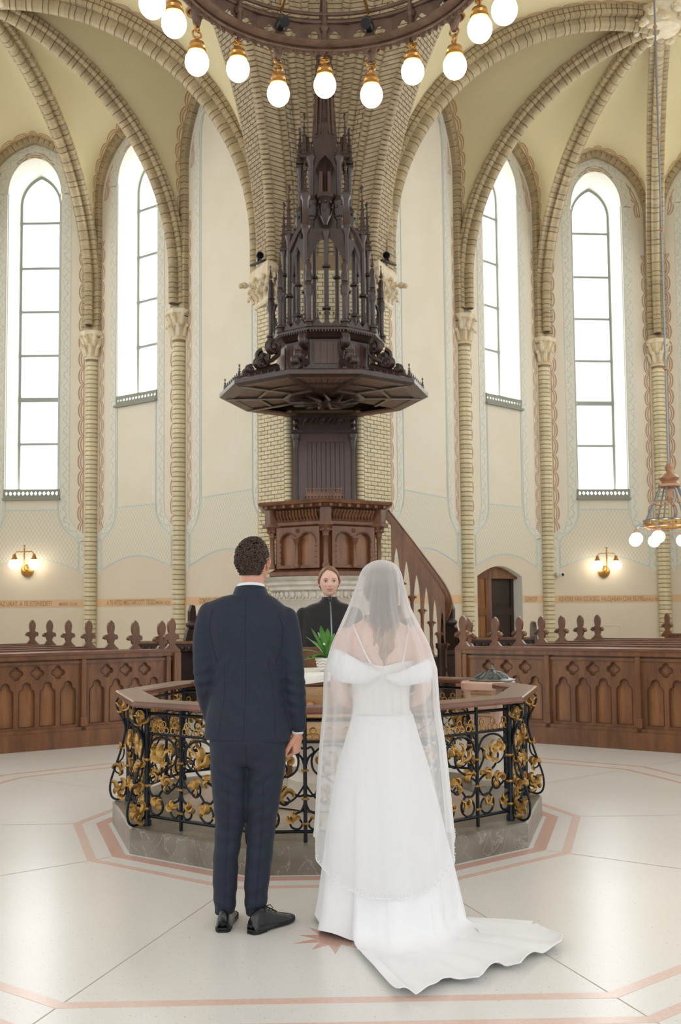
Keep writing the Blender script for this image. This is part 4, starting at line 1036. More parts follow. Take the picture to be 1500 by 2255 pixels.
# stairs to the pulpit
ST = thing('pulpit_stair', 'oak stair balustrade of pointed arches curving down right of the pulpit', 'stair', (1.4, 7.1, 0))
s0, s1 = Vector((.90, 6.72, 2.84)), Vector((1.66, 6.95, 1.84)); 
hr = smoothcurve([(.90, 6.72, 2.84), (1.28, 6.8, 2.36), (1.63, 6.92, 1.90), (1.76, 6.98, 1.68), (1.79, 7.02, 1.52), (1.72, 7.05, 1.34)], 8)
rail_sec = [(-.05, -.05), (-.05, .02), (-.035, .04), (-.045, .055), (0, .075), (.045, .055), (.035, .04), (.05, .02), (.05, -.05)]
g = G(); rings = []
for i, p in enumerate(hr):
    T = (hr[min(i+1, len(hr)-1)]-hr[max(i-1, 0)]).normalized(); X = Vector((0, 1, 0)); Y = T.cross(X).normalized()
    if Y.x < 0 and Y.z < 0: Y = -Y
    if Y.z < 0 and abs(Y.z) > abs(Y.x): Y = -Y
    if abs(Y.z) <= abs(Y.x) and Y.x < 0: Y = -Y
    rings.append([p+X*x+Y*y for x, y in rail_sec])
g.loft(rings); part('handrail', g, 'oak', ST, 2)
# arched balustrade bays
bx = [(.98, 6.74), (1.12, 6.77), (1.265, 6.80), (1.41, 6.84), (1.54, 6.88), (1.655, 6.93), (1.745, 6.98)]
def railz(x): return 2.84-(x-.90)*1.31 if x < 1.62 else 1.90-(x-1.62)*1.7
for i in range(len(bx)-1):
    (xa, ya), (xb, yb) = bx[i], bx[i+1]; ta, tb = railz(xa)-.03, railz(xb)-.03; A = Vector((xa, ya, 0)); u = Vector((xb-xa, yb-ya, 0)); L = u.length; u.normalize()
    zs = tb-.60; za = tb-.15; h = L/2
    inner = [(x*(h-.022)/h+h, z) for x, z in arc_pts(h, zs, za, 6)]
    g = G(); g.extrude([(0, zs-.06), (0, ta), (L, tb), (L, zs-.06), (L-.022, zs-.06)]+list(reversed(inner))+[(.022, zs-.06)], A-Vector((0, .05, 0)), u, Z3, (0, .10, 0)); part('arch_panel', g, 'oak', ST, 0)
for i, (x, y) in enumerate(bx):
    zt = railz(bx[min(i, len(bx)-1)][0])-.70; zb = zt-.40
    g = G(); g.lathe([(.04, zb-.12), (.04, zb-.05), (.028, zb-.02), (.03, zb+.05), (.022, zb+.1), (.024, zt-.08), (.035, zt-.05), (.05, zt-.01), (.05, zt+.01)], (x, y, 0), 10)
    for sx in (-1, 1): g.ball((x+sx*.055, y-.02, zt-.015), .014, 5, 4)
    part('baluster', g, 'oak', ST, 2)
for i in range(6):
    (xa, ya), (xb, yb) = bx[i], bx[i+1]; zt = railz(xa)-1.2
    g = G(); g.box(((xa+xb)/2, 7.35, zt-.02), (xb-xa+.03, .9, .05)); g.box(((xa+xb)/2, 6.97, zt/2), (.02 if False else xb-xa, .04, zt-.05)); part('step', g, 'dark_bench', ST, 0)
g = G(); g.box((1.86, 7.15, .42), (.30, .12, .84)); g.box((1.86, 7.12, .86), (.36, .2, .05)); part('newel_block', g, 'dark_bench', ST, 0)
g = G(); g.lathe([(.09, 0), (.09, .15), (.06, .18), (.055, .9), (.08, .94), (.08, 1.0)], (1.68, 6.9, 0), 10); part('newel_post', g, 'dark_bench', ST, 2)
g = G(); g.tube([(1.72, 7.05, 1.36), (1.68, 7.05, 1.2), (1.70, 7.0, 1.0)], .03, 8); part('rail_end', g, 'dark_bench', ST, 2)
# floodlights on the capitals
def flood(x, y, z, s, lab):
    t = thing('floodlight', lab, 'spotlight', (x, y, z)); g = G(); g.tube([(x-s*.05, y-.16, z+.02), (x+s*.02, y+.02, z+.02)], .012, 6); g.box((x+s*.0, y-.06, z+.012), (.05, .36, .02), s*-.75); part('mounting_bar', g, 'black_plastic', t, 0)
    g = G(); g.tube([(x-s*.02, y-.02, z+.13), (x-s*.04, y-.13, z+.11)], [.055, .06], 14); part('lamp_body', g, 'black_plastic', t, 2)
    g = G(); g.tube([(x-s*.04, y-.13, z+.11), (x-s*.042, y-.137, z+.109)], .05, 14); part('lens', g, 'lens_glass', t, 2)
    g = G(); g.beam((x, y, z+.02), (x-s*.02, y-.03, z+.1), .05, .012); part('bracket', g, 'black_plastic', t, 0)
flood(-.98, 8.62, 7.07, -1, 'small black floodlight on the left carved capital of the pier')
flood(1.13, 8.62, 7.07, 1, 'small black floodlight on the right carved capital of the pier')

# ============================================================ PEWS
def quatre(c, r, n=6):
    P = []
    for k in range(4):
        a = k*pi/2
        for i in range(n): t = a+1.96*(2*(i+.5)/n-1); P.append((c[0]+r*.55*cos(a)+r*.43*cos(t), c[1]+r*.55*sin(a)+r*.43*sin(t)))
    return list(reversed(P))
def trefoil_arch(c, w, z0, zs, zt):
    L = [(c-w/2, z0), (c-w/2, zs)]; 
    h = w/2; pts = [(-h, 0), (-h*.95, .25), (-h*.62, .42), (-h*.52, .48), (-h*.55, .62), (-h*.4, .88), (0, 1.0)]
    up = [(c+x, zs+(zt-zs)*y) for x, y in pts[1:]]; dn = [(2*c-x, z) for x, z in reversed(up[:-1])]
    return L+up+dn+[(c+w/2, zs), (c+w/2, z0)]
def pew_front(name, lab, A, u, n, L, bays, flip=False):
    """panelled screen starting at A running along u; n faces the nave"""
    t = thing(name, lab, 'pew screen', A, 'panelled screens of the two pew blocks')
    H = 1.03; P = lambda s, d, z: A+u*s+n*d+Z3*z
    g = G(); g.beam(P(0, .02, .09), P(L, .02, .09), .14, .18); g.beam(P(0, .03, .20), P(L, .03, .20), .08, .04); part('plinth', g, 'oak', t, 0)
    g = G(); g.beam(P(0, 0, H), P(L, 0, H), .16, .03); part('top_rail', g, 'oak_rail', t, 0)
    g = G(); g.beam(P(0, .015, H-.04), P(L, .015, H-.04), .10, .05); g.beam(P(0, .01, H-.10), P(L, .01, H-.10), .06, .03); g.beam(P(0, -.02, H-.07), P(L, -.02, H-.07), .04, .12); part('moulding', g, 'oak', t, 0)
    w = bays[0]; s = bays[1]; 
    while s < L-.1:
        e = min(s+w, L); sw = e-s
        g = G(); g.box(P(s, .025, .55), (.05, .09, .82), atan2(u.y, u.x)); g.box(P(s, .03, .28), (.07, .11, .1), atan2(u.y, u.x)); part('stile', g, 'oak', t, 0)
        if sw > .5:
            k = 4; pw = (sw-.10)/k; holes = []; fl = []
            for i in range(k):
                c = .05+pw*(i+.5); h = trefoil_arch(c, pw*.74, .25, .60, .73); holes.append(h)
            for i in range(k-1):
                c = .05+pw*(i+1); holes.append(quatre((c, .825), .074))
            g = G(); g.plate([(.0, .22), (sw, .22), (sw, H-.11), (0, H-.11)], holes, A+u*s+n*.02, u, Z3, -n*.045); part('tracery_panel', g, 'oak', t, 0)
            for h in holes:
                g = G(); g.tube([A+u*(s+q[0])+Z3*q[1]+n*.019 for q in h], .006, 5, closed=True); part('edge_bead', g, 'oak_shade', t, 2)  # moulded edge; its dark colour stands in for the recess shadow line
                g = G(); g.extrude(h, A+u*s-n*.022, u, Z3, -n*.006); part('sunk_panel', g, 'oak_panel', t, 0)
        s += w
    return t
def finial_poly():
    R = [(.105, 0), (.10, .05), (.06, .085), (.035, .12), (.05, .165), (.085, .17), (.095, .20), (.08, .232), (.055, .235), (.035, .25), (.045, .30), (.048, .34), (.035, .39), (0, .425)]
    return [(-x, z) for x, z in R]+[(x, z) for x, z in reversed(R[:-1])]
fg = G(); fg.extrude(finial_poly(), (0, -.025, 0), (1, 0, 0), (0, 0, 1), (0, .05, 0))
for sx in (-1, 1):
    fg.ball((sx*.075, -.02, .2), (.026, .035, .03), 7, 5); fg.ball((sx*.05, -.03, .215), .016, 6, 4); fg.ball((sx*.09, -.035, .19), .014, 6, 4)
fg.loft([[(-.03, -.026, .25), (.03, -.026, .25)], [(-.036, -.026, .34), (.036, -.026, .34)]], closed=False, cap=False)
FIN = fg.mesh('finial', 'oak', 2)
def pew(A, u, n, L, lab, grp, first):
    """one bench row: aisle end at A, running along u, n points to the nave"""
    t = thing('pew', lab, 'pew', A, grp); P = lambda s, d, z: A+u*s+n*d+Z3*z
    rz = atan2(u.y, u.x)
    g = G(); g.extrude([(-.02, 0), (-.50, 0), (-.50, .42), (-.36, .5), (-.2, .62), (-.12, .95), (.07, .95), (.07, 0)], P(-.03, 0, 0), n, Z3, u*.06); part('end_panel', g, 'oak', t, 0)
    inst('finial', FIN, t, frame(P(0, -.02, .95), u, Z3.cross(u), Z3))
    g = G(); g.beam(P(.03, 0, 1.0), P(L, 0, 1.0), .12, .028); part('book_ledge', g, 'oak_rail', t, 0)
    g = G(); g.beam(P(.03, 0, .72), P(L, 0, .72), .03, .54); part('backrest', g, 'oak', t, 0)
    g = G(); g.beam(P(.03, -.30, .44), P(L, -.30, .44), .40, .035); part('seat', g, 'oak', t, 0)
    return t
# left block
aL = radians(31); uL = Vector((-cos(aL), -sin(aL), 0)); nL = Vector((sin(aL), -cos(aL), 0))
e0 = Vector((-1.78, 4.60, 0))
pew_front('panelled_screen', 'panelled oak pew front with carved quatrefoils on the left of the nave', e0, uL, nL, 4.6, (1.0, .06))
g = G(); g.box(e0+Vector((.03, .02, .5))+nL*.02, (.08, .18, 1.0), atan2(uL.y, uL.x)); q = part('front_end_post', g, 'oak', None, 0); q.parent = bpy.data.objects['panelled_screen']; q.location = -e0
def rows(us, A0, d, start, u, n, nm, grp, pit=.72):
    pass
dirL = Vector((-.588, .809, 0)); finL = [413, 389.5, 329.6, 274.6, 223, 176, 135, 95]
stL = Vector((-1.72, 4.62, 0)); ordn = ['front', 'second', 'third', 'fourth', 'fifth', 'sixth', 'seventh', 'eighth', 'ninth']
q = inst('finial', FIN, bpy.data.objects['panelled_screen'], frame(e0+Z3*.98, uL, Z3.cross(uL), Z3))
for k in range(7):
    p = Vector((-1.93, 4.86, 0))+dirL*(.72*k); pew(p, uL, nL, 5.4, 'oak pew with carved end finial, %s row of the left pew block' % ordn[k], 'pews of the left block', 0)
aR = radians(35); uR = Vector((cos(aR), -sin(aR), 0)); nR = Vector((-sin(aR), -cos(aR), 0))
e1 = Vector((1.63, 4.42, 0))
pf = pew_front('panelled_screen', 'panelled oak pew front with carved quatrefoils on the right of the nave', e1, uR, nR, 4.4, (1.0, .04))
g = G(); g.box(e1+Vector((-.02, .03, .5)), (.08, .18, 1.0), atan2(uR.y, uR.x)); q = part('front_end_post', g, 'oak', None, 0); q.parent = pf; q.location = -e1
inst('finial', FIN, pf, frame(e1+Z3*.98, uR, Z3.cross(uR), Z3))
dirR = Vector((.588, .809, 0))
for k in range(7):
    p = Vector((1.72, 4.66, 0))+dirR*(.72*k); pew(p, uR, nR, 5.2, 'oak pew with carved end finial, %s row of the right pew block' % ordn[k], 'pews of the right block', 0)
p = Vector((6.15, 10.4, 0)); pew(p, uR, nR, 2.0, 'oak pew with a lone finial, rearmost on the right under the far window', 'pews of the right block', 0)
# dark stalls beside the pulpit
def stall(c, s, lab, L=1.0):
    t = thing('clergy_bench', lab, 'bench', c); x, y, _ = c; g = G()
    for i, e in enumerate((0, L)):
        g = G(); P = [(-.25, 0), (.25, 0), (.25, .62), (.2, .9), (.14, 1.06)]+[(.0+.13*cos(a), 1.16+.13*sin(a)) for a in (0, .7, 1.4, 2.1, 2.8)]+[(-.16, 1.05), (-.2, .9), (-.25, .6)]
        g.extrude(P, (x+s*e, y, 0), Vector((0, 1, 0)), Z3, Vector((s*.05, 0, 0))); part('end_panel', g, 'dark_bench', t, 0)
    for z, w in ((.45, .45), (1.03, .30)):
        g = G(); g.beam((x, y, z), (x+s*L, y, z), w, .03); part('seat' if z < .6 else 'book_ledge', g, 'oak' if z > .6 else 'dark_bench', t, 0)
    g = G(); g.beam((x, y-.12, .96), (x+s*L, y-.12, .96), .02, .1)
    for i in range(10): g.ball((x+s*(L*(i+.5)/10), y-.14, .95), .035, 6, 4)
    part('carved_apron', g, 'dark_bench', t, 2); g = G(); g.beam((x, y+.2, .7), (x+s*L, y+.2, .7), .03, .7); part('backrest', g, 'dark_bench', t, 0)
stall((-2.72, 7.4, 0), 1, 'dark carved bench with scrolled end standing left of the pulpit behind the pews', .95)
stall((2.12, 7.6, 0), 1, 'dark carved bench with rounded ends standing right of the pulpit stairs', 1.0)
for x, s, lab in ((-1.93, 1, 'tall dark carved stall end on the left, just beside the groom'), (1.93, -1, 'tall dark carved stall end at the foot of the pulpit stairs')):
    g = G(); P = [(-.2, 0), (.2, 0), (.2, 1.0), (.14, 1.2), (.1, 1.3), (.1, 1.48), (.06, 1.58), (0, 1.56), (-.02, 1.42), (-.12, 1.3), (-.2, 1.12)]
    t = thing('stall_end', lab, 'stall', (x, 7.8, 0)); g.extrude(P, (x, 7.8, 0), Vector((-s*.7, -.7, 0)), Z3, Vector((s*.04, -.03, 0))); part('end_panel', g, 'dark_bench', t, 0)
    g = G(); g.ball((x, 7.72, 1.28), (.1, .06, .07), 8, 6); part('carved_scroll', g, 'dark_bench', t, 2)
    

# ============================================================ WALL LAMPS, CAMERA DOME, CHANDELIERS
def wall_lamp(P, ux, n, lab):
    t = thing('wall_lamp', lab, 'wall lamp', P, 'twin globe wall lamps'); W = lambda s, d, z: P+ux*s+n*d+Z3*z
    g = G(); rings = [[W(r*cos(a), d, r*sin(a)-.22) for a in [2*pi*i/18 for i in range(18)]] for r, d in ((.12, 0), (.125, .02), (.10, .035), (.05, .05), (.02, .06))]; g.loft(rings); part('backplate', g, 'brass', t, 2)
    g = G(); g.tube([W(0, .05, -.22), W(0, .18, -.2), W(0, .2, -.1), W(0, .2, .22)], .014, 8); g.ball(tuple(W(0, .2, .25)), .022, 8, 6)
    g.tube([W(-.19, .2, .0), W(-.19, .2, .09), W(-.15, .2, .14), W(.15, .2, .14), W(.19, .2, .09), W(.19, .2, .0)], .011, 8); part('arm', g, 'brass', t, 2)
    for s in (-.19, .19):
        h = part('lamp_holder', G().lathe([(.012, .08), (.03, .06), (.045, .0), (.065, -.02), (.065, -.04)], tuple(W(s, .2, .02)), 12), 'brass', t, 2)
        part('globe', G().ball(tuple(W(s, .2, -.10)), .105, 20, 14), 'globe', h, 2)
    return t
MI, ui, ni, wi = B['L1']; wall_lamp(Vector((-5.70, 12.28, 2.52)), ui, ni, 'brass wall lamp with two glowing globes on the far left wall')
MI, ui, ni, wi = B['R1']; wall_lamp(Vector((5.76, 12.86, 2.43)), ui, ni, 'brass wall lamp with two glowing globes on the far right wall')
t = thing('security_camera', 'small white dome security camera on the wall right of the doorway', 'camera', (4.835, 12.829, 2.15))
part('mount', G().tube([(4.80, 12.82, 2.15), (4.81, 12.70, 2.15)], [.05, .045], 14), 'white_plastic', t, 2)
part('lens', G().ball((4.86, 12.66, 2.15), .055, 14, 10), 'white_plastic', t, 2); part('lens_glass', G().ball((4.865, 12.62, 2.15), .032, 12, 8), 'lens_glass', t, 2)
# ring chandelier
RC = thing('ring_chandelier', 'huge dark bronze ring chandelier with pierced quatrefoil band over the couple', 'chandelier', (.06, 0, 6.220)); RX, RR = .06, 1.27
def rp(r, a, z): return Vector((RX+r*sin(a), r*cos(a), z))
A0 = -.02
for k in range(20):
    a, b = A0+2*pi*(k-.5)/20, A0+2*pi*(k+.5)/20; m = (a+b)/2; p, q = rp(RR, a, 0), rp(RR, b, 0); u = (q-p).normalized(); L = (q-p).length; n = (p+q)/2-Vector((RX, 0, 0)); n.normalize()
    holes = []
    for f in ((.27, .73) if k % 1 == 0 else ()): holes.append(quatre((L*f, 6.480), .052, 5))
    for f in (.02, .5, .98): pass
    g = G(); g.plate([(0, 6.360), (L, 6.360), (L, 6.600), (0, 6.600)], holes, p, u, Z3, n*.012); part('pierced_panel', g, 'bronze', RC, 0)
    # lower fringe of battlements
    P = [(0, 6.340)]; c = 5
    for j in range(c): x = L*j/c; w = L/c; P += [(x, 6.265), (x+w*.3, 6.265), (x+w*.3, 6.290), (x+w*.45, 6.305), (x+w*.75, 6.305), (x+w*.75, 6.280), (x+w, 6.280)]
    P += [(L, 6.340)]
    p2, q2 = rp(RR-.06, a, 0), rp(RR-.06, b, 0); g = G(); g.extrude(P, p2, (q2-p2).normalized(), Z3, n*.01); part('fringe', g, 'bronze', RC, 0)
def hoop(r, z, rad, nm, m='bronze'):
    part(nm, G().tube([rp(r, 2*pi*i/80, z) for i in range(80)], rad, 8, closed=True), m, RC, 2)
hoop(RR-.01, 6.350, .026, 'lower_hoop'); hoop(RR-.01, 6.610, .024, 'upper_hoop'); hoop(RR-.05, 6.655, .018, 'top_hoop'); hoop(RR-.07, 6.320, .014, 'fringe_hoop')
part('inner_band', G().plate([(1.20*sin(2*pi*i/60), 1.20*cos(2*pi*i/60)) for i in range(60)], [[(1.10*sin(2*pi*i/60), 1.10*cos(2*pi*i/60)) for i in range(60)]], (RX, 0, 6.340), (1, 0, 0), (0, 1, 0), (0, 0, .015)), 'bronze', RC, 0)
for k in range(10):
    a = A0+2*pi*k/10; g = G(); p = rp(RR-.03, a, 6.300); q = rp(RR-.06, a, 6.780)
    g.tube([p, rp(RR-.03, a, 6.420), rp(RR-.045, a, 6.620), q], [.02, .024, .02, .014], 8); g.lathe([(.03, -.03), (.045, 0), (.03, .03)], tuple(rp(RR-.03, a, 6.540)), 8)
    for s in (-1, 1):
        d = Vector((cos(a), -sin(a), 0))*s; g.tube([q, q+d*.04+Z3*.04, q+d*.07+Z3*.0], [.014, .02, .01], 6)
    g.ball(tuple(q+Z3*.06), (.03, .03, .06), 8, 6); part('upright', g, 'bronze', RC, 2)
    b = a+pi/10; g = G(); p = rp(RR-.10, b, 6.540); g.tube([rp(RR-.02, b, 6.520), p, rp(RR-.16, b, 6.480)], .045, 10); part('spot_can', g, 'black_plastic', RC, 2)
    g = G(); p = rp(RR-.22, b, 6.700); g.lathe([(.06, 0), (.10, .02), (.10, .05), (.05, .07), (.02, .12)], tuple(p), 14); g.tube([rp(RR-.04, b, 6.640), p], .014, 6); part('brass_cup', g, 'brass', RC, 2)
for k in range(10):
    a = A0+2*pi*k/10; g = G(); g.tube([rp(RR-.05, a, 6.660), rp(.2, a, 8.820)], .012, 6); part('suspension_rod', g, 'bronze', RC, 2)
part('hub', G().lathe([(.04, 8.620), (.26, 8.770), (.26, 9.0), (.1, 9.2), (.03, 11.95)], (RX, 0, 0), 16), 'bronze', RC, 2)
def hanging_globe(a, bell):
    zc = 5.965 if bell else 6.055; rr = RR+.04 if bell else RR-.01
    lab_at = None; p = rp(rr, a, zc)
    o = []
    g = G(); g.lathe([(.035, .15), (.06, .145), (.066, .12), (.055, .105), (.075, .09), (.078, .065), (.06, .055)], tuple(p), 16); o.append(('fitter', g, 'brass'))
    g = G(); top = 6.29 if not bell else 6.27; z = zc+.15; n = 2 if not bell else 2; d = Vector((cos(a), -sin(a), 0))
    g.lathe([(.02, 0), (.028, .015), (.015, .03), (.02, .05)], (p.x, p.y, zc+.15), 8)
    seg = (top-(zc+.19))/n
    for i in range(n):
        c = zc+.19+seg*(i+.5); dd = d if i % 2 == 0 else Vector((sin(a), cos(a), 0)); dd = d*.9+Vector((sin(a), cos(a), 0))*(.3 if i % 2 else -.3)
        g.tube([(p.x+dd.x*.042*sin(t), p.y+dd.y*.042*sin(t), c+(seg*.56)*cos(t)) for t in [2*pi*j/14 for j in range(14)]], .0095, 6, closed=True)
    o.append(('chain', g, 'brass'))
    if bell:
        g = G(); g.lathe([(.02, -.02), (.03, .0), (.045, .06), (.07, .11), (.04, .12)], (p.x, p.y, 6.27), 14); o.append(('bell_mount', g, 'bronze'))
        g = G(); g.tube([(p.x+.082*sin(t), p.y+.082*cos(t), 6.375) for t in [2*pi*j/20 for j in range(20)]], .014, 8, closed=True); o.append(('brass_ring', g, 'brass'))
    return p, zc, o
for k in range(20):
    a = A0+2*pi*k/20; bell = k % 2 == 1; p, zc, o = hanging_globe(a, bell)
    f = None
    for nm, g, m in o:
        q = part(nm, g, m, RC, 2)
        if nm == 'fitter': f = q
    g = G(); g.ball((p.x, p.y, zc-.015), (.098, .098, .108), 20, 14); part('globe', g, 'globe', f, 2)
# hanging lamp of the right lobe
HC = thing('crown_chandelier', 'small crown chandelier with steel stays and globes hanging at the right edge', 'chandelier', (4.38, 5.2, 2.3)); hx_, hy_ = 4.38, 5.2
part('suspension_rod', G().tube([(4.38, 5.2, 3.2), (hx_+.0, hy_, 7.0), (4.38, 5.2, 11.3)], .012, 6), 'steel', HC, 2)
for z in (4.5, 6.3, 7.5, 9.0): part('rod_joint', G().lathe([(.01, -.03), (.028, -.01), (.028, .01), (.01, .03)], (hx_, hy_, z), 8), 'copper', HC, 2)
part('ceiling_rose', G().lathe([(.01, 0), (.10, .10), (.11, .14), (.02, .2)], (hx_, hy_, 9.35), 12), 'bronze', HC, 2) if False else None
g = G(); g.lathe([(.03, .30), (.05, .26), (.03, .2), (.09, .16), (.13, .12), (.1, .08), (.14, .04), (.14, .01), (.05, -.02), (.03, -.1), (.045, -.14), (.012, -.2)], (hx_, hy_, 2.98), 14); g.box((hx_+.03, hy_, 3.23), (.06, .03, .12), .5); part('crown_knob', g, 'copper', HC, 2)
for k in range(8):
    a = 2*pi*k/8+.2; p = (hx_+.12*cos(a), hy_+.12*sin(a), 2.98); q = (hx_+.30*cos(a), hy_+.30*sin(a), 2.58); g = G(); g.tube([p, q], .011, 6); s = part('stay_rod', g, 'steel', HC, 2)
    m = [(p[i]+q[i])/2 for i in range(3)]; part('rod_joint', G().lathe([(.012, -.02), (.028, -.01), (.028, .01), (.012, .02)], m, 8), 'copper', s, 2)
nb = 24; P = [(hx_+.32*cos(2*pi*i/nb), hy_+.32*sin(2*pi*i/nb)) for i in range(nb)]
for i in range(nb):
    a_, b_ = Vector((*P[i], 0)), Vector((*P[(i+1) % nb], 0)); u = (b_-a_).normalized(); L = (b_-a_).length; g = G(); g.plate([(0, 2.49), (L, 2.49), (L, 2.56), (0, 2.56)], [[(L*.5, 2.5), (L*.78, 2.525), (L*.5, 2.55), (L*.22, 2.525)]], a_, u, Z3, u.cross(Z3)*.008); part('pierced_panel', g, 'gold', HC, 0)
for z in (2.485, 2.565): part('hoop', G().tube([(hx_+.322*cos(2*pi*i/30), hy_+.322*sin(2*pi*i/30), z) for i in range(30)], .012, 6, closed=True), 'steel' if z > 2.5 else 'copper', HC, 2)
for k in range(8):
    a = pi+2*pi*k/8+.12; d = Vector((cos(a), sin(a), 0)); o_ = Vector((hx_, hy_, 0)); g = G()
    g.tube([o_+d*.32+Z3*2.50, o_+d*.40+Z3*2.51, o_+d*.45+Z3*2.48, o_+d*.455+Z3*2.43], .010, 6); arm = part('arm', g, 'steel', HC, 2)
    part('lamp_holder', G().lathe([(.015, .05), (.03, .04), (.035, .0)], tuple(o_+d*.455+Z3*2.40), 10), 'copper', arm, 2); part('globe', G().ball(tuple(o_+d*.455+Z3*2.335), .077, 18, 12), 'globe', arm, 2)
# ============================================================ COMMUNION ENCLOSURE
H0 = .155
ST4 = thing('altar_step', 'grey veined marble decagonal step carrying the iron railing', 'altar step', (0, 0, 0))
V = lambda R, d: Vector((R*sin(radians(d)), -R*cos(radians(d)), 0))
for k in range(10):
    a, b = 18+36*k, 54+36*k; g = G(); q = [V(1.515, a), V(1.515, b), V(1.12, b), V(1.12, a)]
    q2 = [V(1.50, a), V(1.50, b), V(1.12, b), V(1.12, a)]
    g.loft([[p for p in q], [p+Z3*(H0-.008) for p in q], [p+Z3*H0 for p in q2]]); part('marble_block', g, 'marble_grey' , ST4, 0)
part('marble_floor', G().prism(ngon(10, 1.13, (0, 0), radians(18)), 0, H0-.012), 'marble_inner', ST4, 0)
INNER = (lambda par: part('base_step', G().prism(ngon(10, .42, (0, -.06), radians(18)), H0, H0+.10), 'marble_white', par, 0))
RL = thing('altar_railing', 'black wrought iron railing with gilded leaves and oak handrail around the altar', 'railing', (0, 0, H0))
# leaf shapes
def leaf_g(lobes, w=.013):
    g = G()
    for pts, s in lobes:
        P = smoothcurve([(x, 0, z) for x, z in pts], 4); n = len(P)
        g.tube(P, [w*s*(.35+1.3*sin(pi*min(1, .12+.88*i/(n-1)))**.8*(1 if i < n-1 else .3))+.001 for i in range(n)], 6, flat=.5)
    return g
LEAFA = leaf_g([(((0, 0), (.012, .03), (.0, .06), (.018, .09), (.045, .095)), 1), (((0, 0), (-.03, .012), (-.05, .035), (-.045, .065), (-.065, .085)), 1.1),
                (((.004, .03), (.035, .035), (.055, .055), (.075, .05)), .9), (((0, 0), (.02, -.02), (.05, -.015)), .8)]).mesh('gilded_leaf', 'gold', 2)
LEAFB = leaf_g([(((0, 0), (.015, .02), (.012, .045), (.03, .06)), .9), (((0, 0), (-.02, .01), (-.032, .03), (-.022, .05)), 1.0), (((0, .01), (.03, .01), (.045, -.008)), .8)]).mesh('gilded_leaf', 'gold', 2)
LEAFC = leaf_g([(((0, 0), (.02, .02), (.045, .02), (.06, -.005), (.05, -.02)), 1.1), (((.0, .0), (-.005, .03), (.015, .05), (.035, .045)), 1.0), (((0, 0), (-.02, -.02), (-.01, -.045)), .8)]).mesh('gilded_leaf', 'gold', 2)
def unit_scrolls(w, hgt):
    """wrought scrolls of one bay, bar at x=0 and next bar at x=w"""
    S = hgt/.5; c = []
    c.append([(0, .215), (.018, .16), (.05, .125), (.10, .128), (.134, .09), (.13, .04), (.09, .01), (.045, .02), (.028, .06), (.05, .10), (.085, .09), (.09, .06)])
    c.append([(w, .17), (w-.02, .12), (w-.055, .10), (w-.085, .07), (w-.08, .025), (w-.04, .012), (w-.018, .04), (w-.035, .07)])
    c.append([(0, .205), (.045, .235), (.10, .26), (.16, .30), (.185, .36), (.15, .395), (.118, .375), (.125, .345)])
    c.append([(w, .21), (w-.04, .20), (w-.10, .235), (w-.15, .22), (w-.155, .175), (w-.12, .15), (w-.09, .17), (w-.105, .195)])
    c.append([(0, .335), (.012, .40), (.05, .465), (.12, .49), (.20, .475), (.248, .42), (.24, .35), (.19, .31), (.14, .325)])
    c.append([(w, .36), (w-.02, .42), (w-.05, .45), (w-.035, .48), (w-.012, .47)])
    c.append([(.10, .128), (.14, .17), (.19, .165), (.24, .20), (w, .27)])
    c.append([(0, .27), (.03, .30), (.06, .36), (.04, .41), (.015, .395)])
    return [[(x, z*S) for x, z in q] for q in c]
LV = [(LEAFA, .125, .34, 1.05, .2), (LEAFC, .165, .20, .95, .3), (LEAFB, .085, .065, 1.0, -.4), (LEAFB, .225, .06, .85, .5), (LEAFC, .06, .26, .8, -.9), (LEAFB, .215, .42, .8, 2.2)]
def bay_iron(A, u, n, w, mirror, side):
    """A = foot of the bar, at z of the bottom bar"""
    ux = -u if mirror else u; O = A+u*w if mirror else A; hgt = .495
    for i, c in enumerate(unit_scrolls(w, hgt)):
        P = smoothcurve([O+ux*x+Z3*z for x, z in c], 4); m = len(P)
        part('iron_scroll', G().tube(P, [.0058+.0018*(1-i_/m) for i_ in range(m)], 6), 'iron', RL, 2)
    for me, x, z, s, r in LV:
        X = ux; M = frame(O+ux*x+Z3*z+n*.006, (X*cos(r)+Z3*sin(r))*s, n*(1.1 if not mirror else -1.1)*-1, (Z3*cos(r)-X*sin(r))*s); inst('gilded_leaf', me, RL, M)
    for j in range(3):
        c = O+ux*(w*(j+.5)/3)+Z3*(hgt+.035); g = G()
        for dx, dz in ((-.021, 0), (.021, 0), (0, .036)):
            g.tube([c+ux*(dx+.0185*cos(t))+Z3*(dz+.0185*sin(t)) for t in [2*pi*i/12 for i in range(12)]], .0045, 5, closed=True)
        for dx, dz in ((-.021, 0), (.021, 0), (0, .036)): 
            pass
        part('gilded_trefoil', g, 'gold', RL, 2)
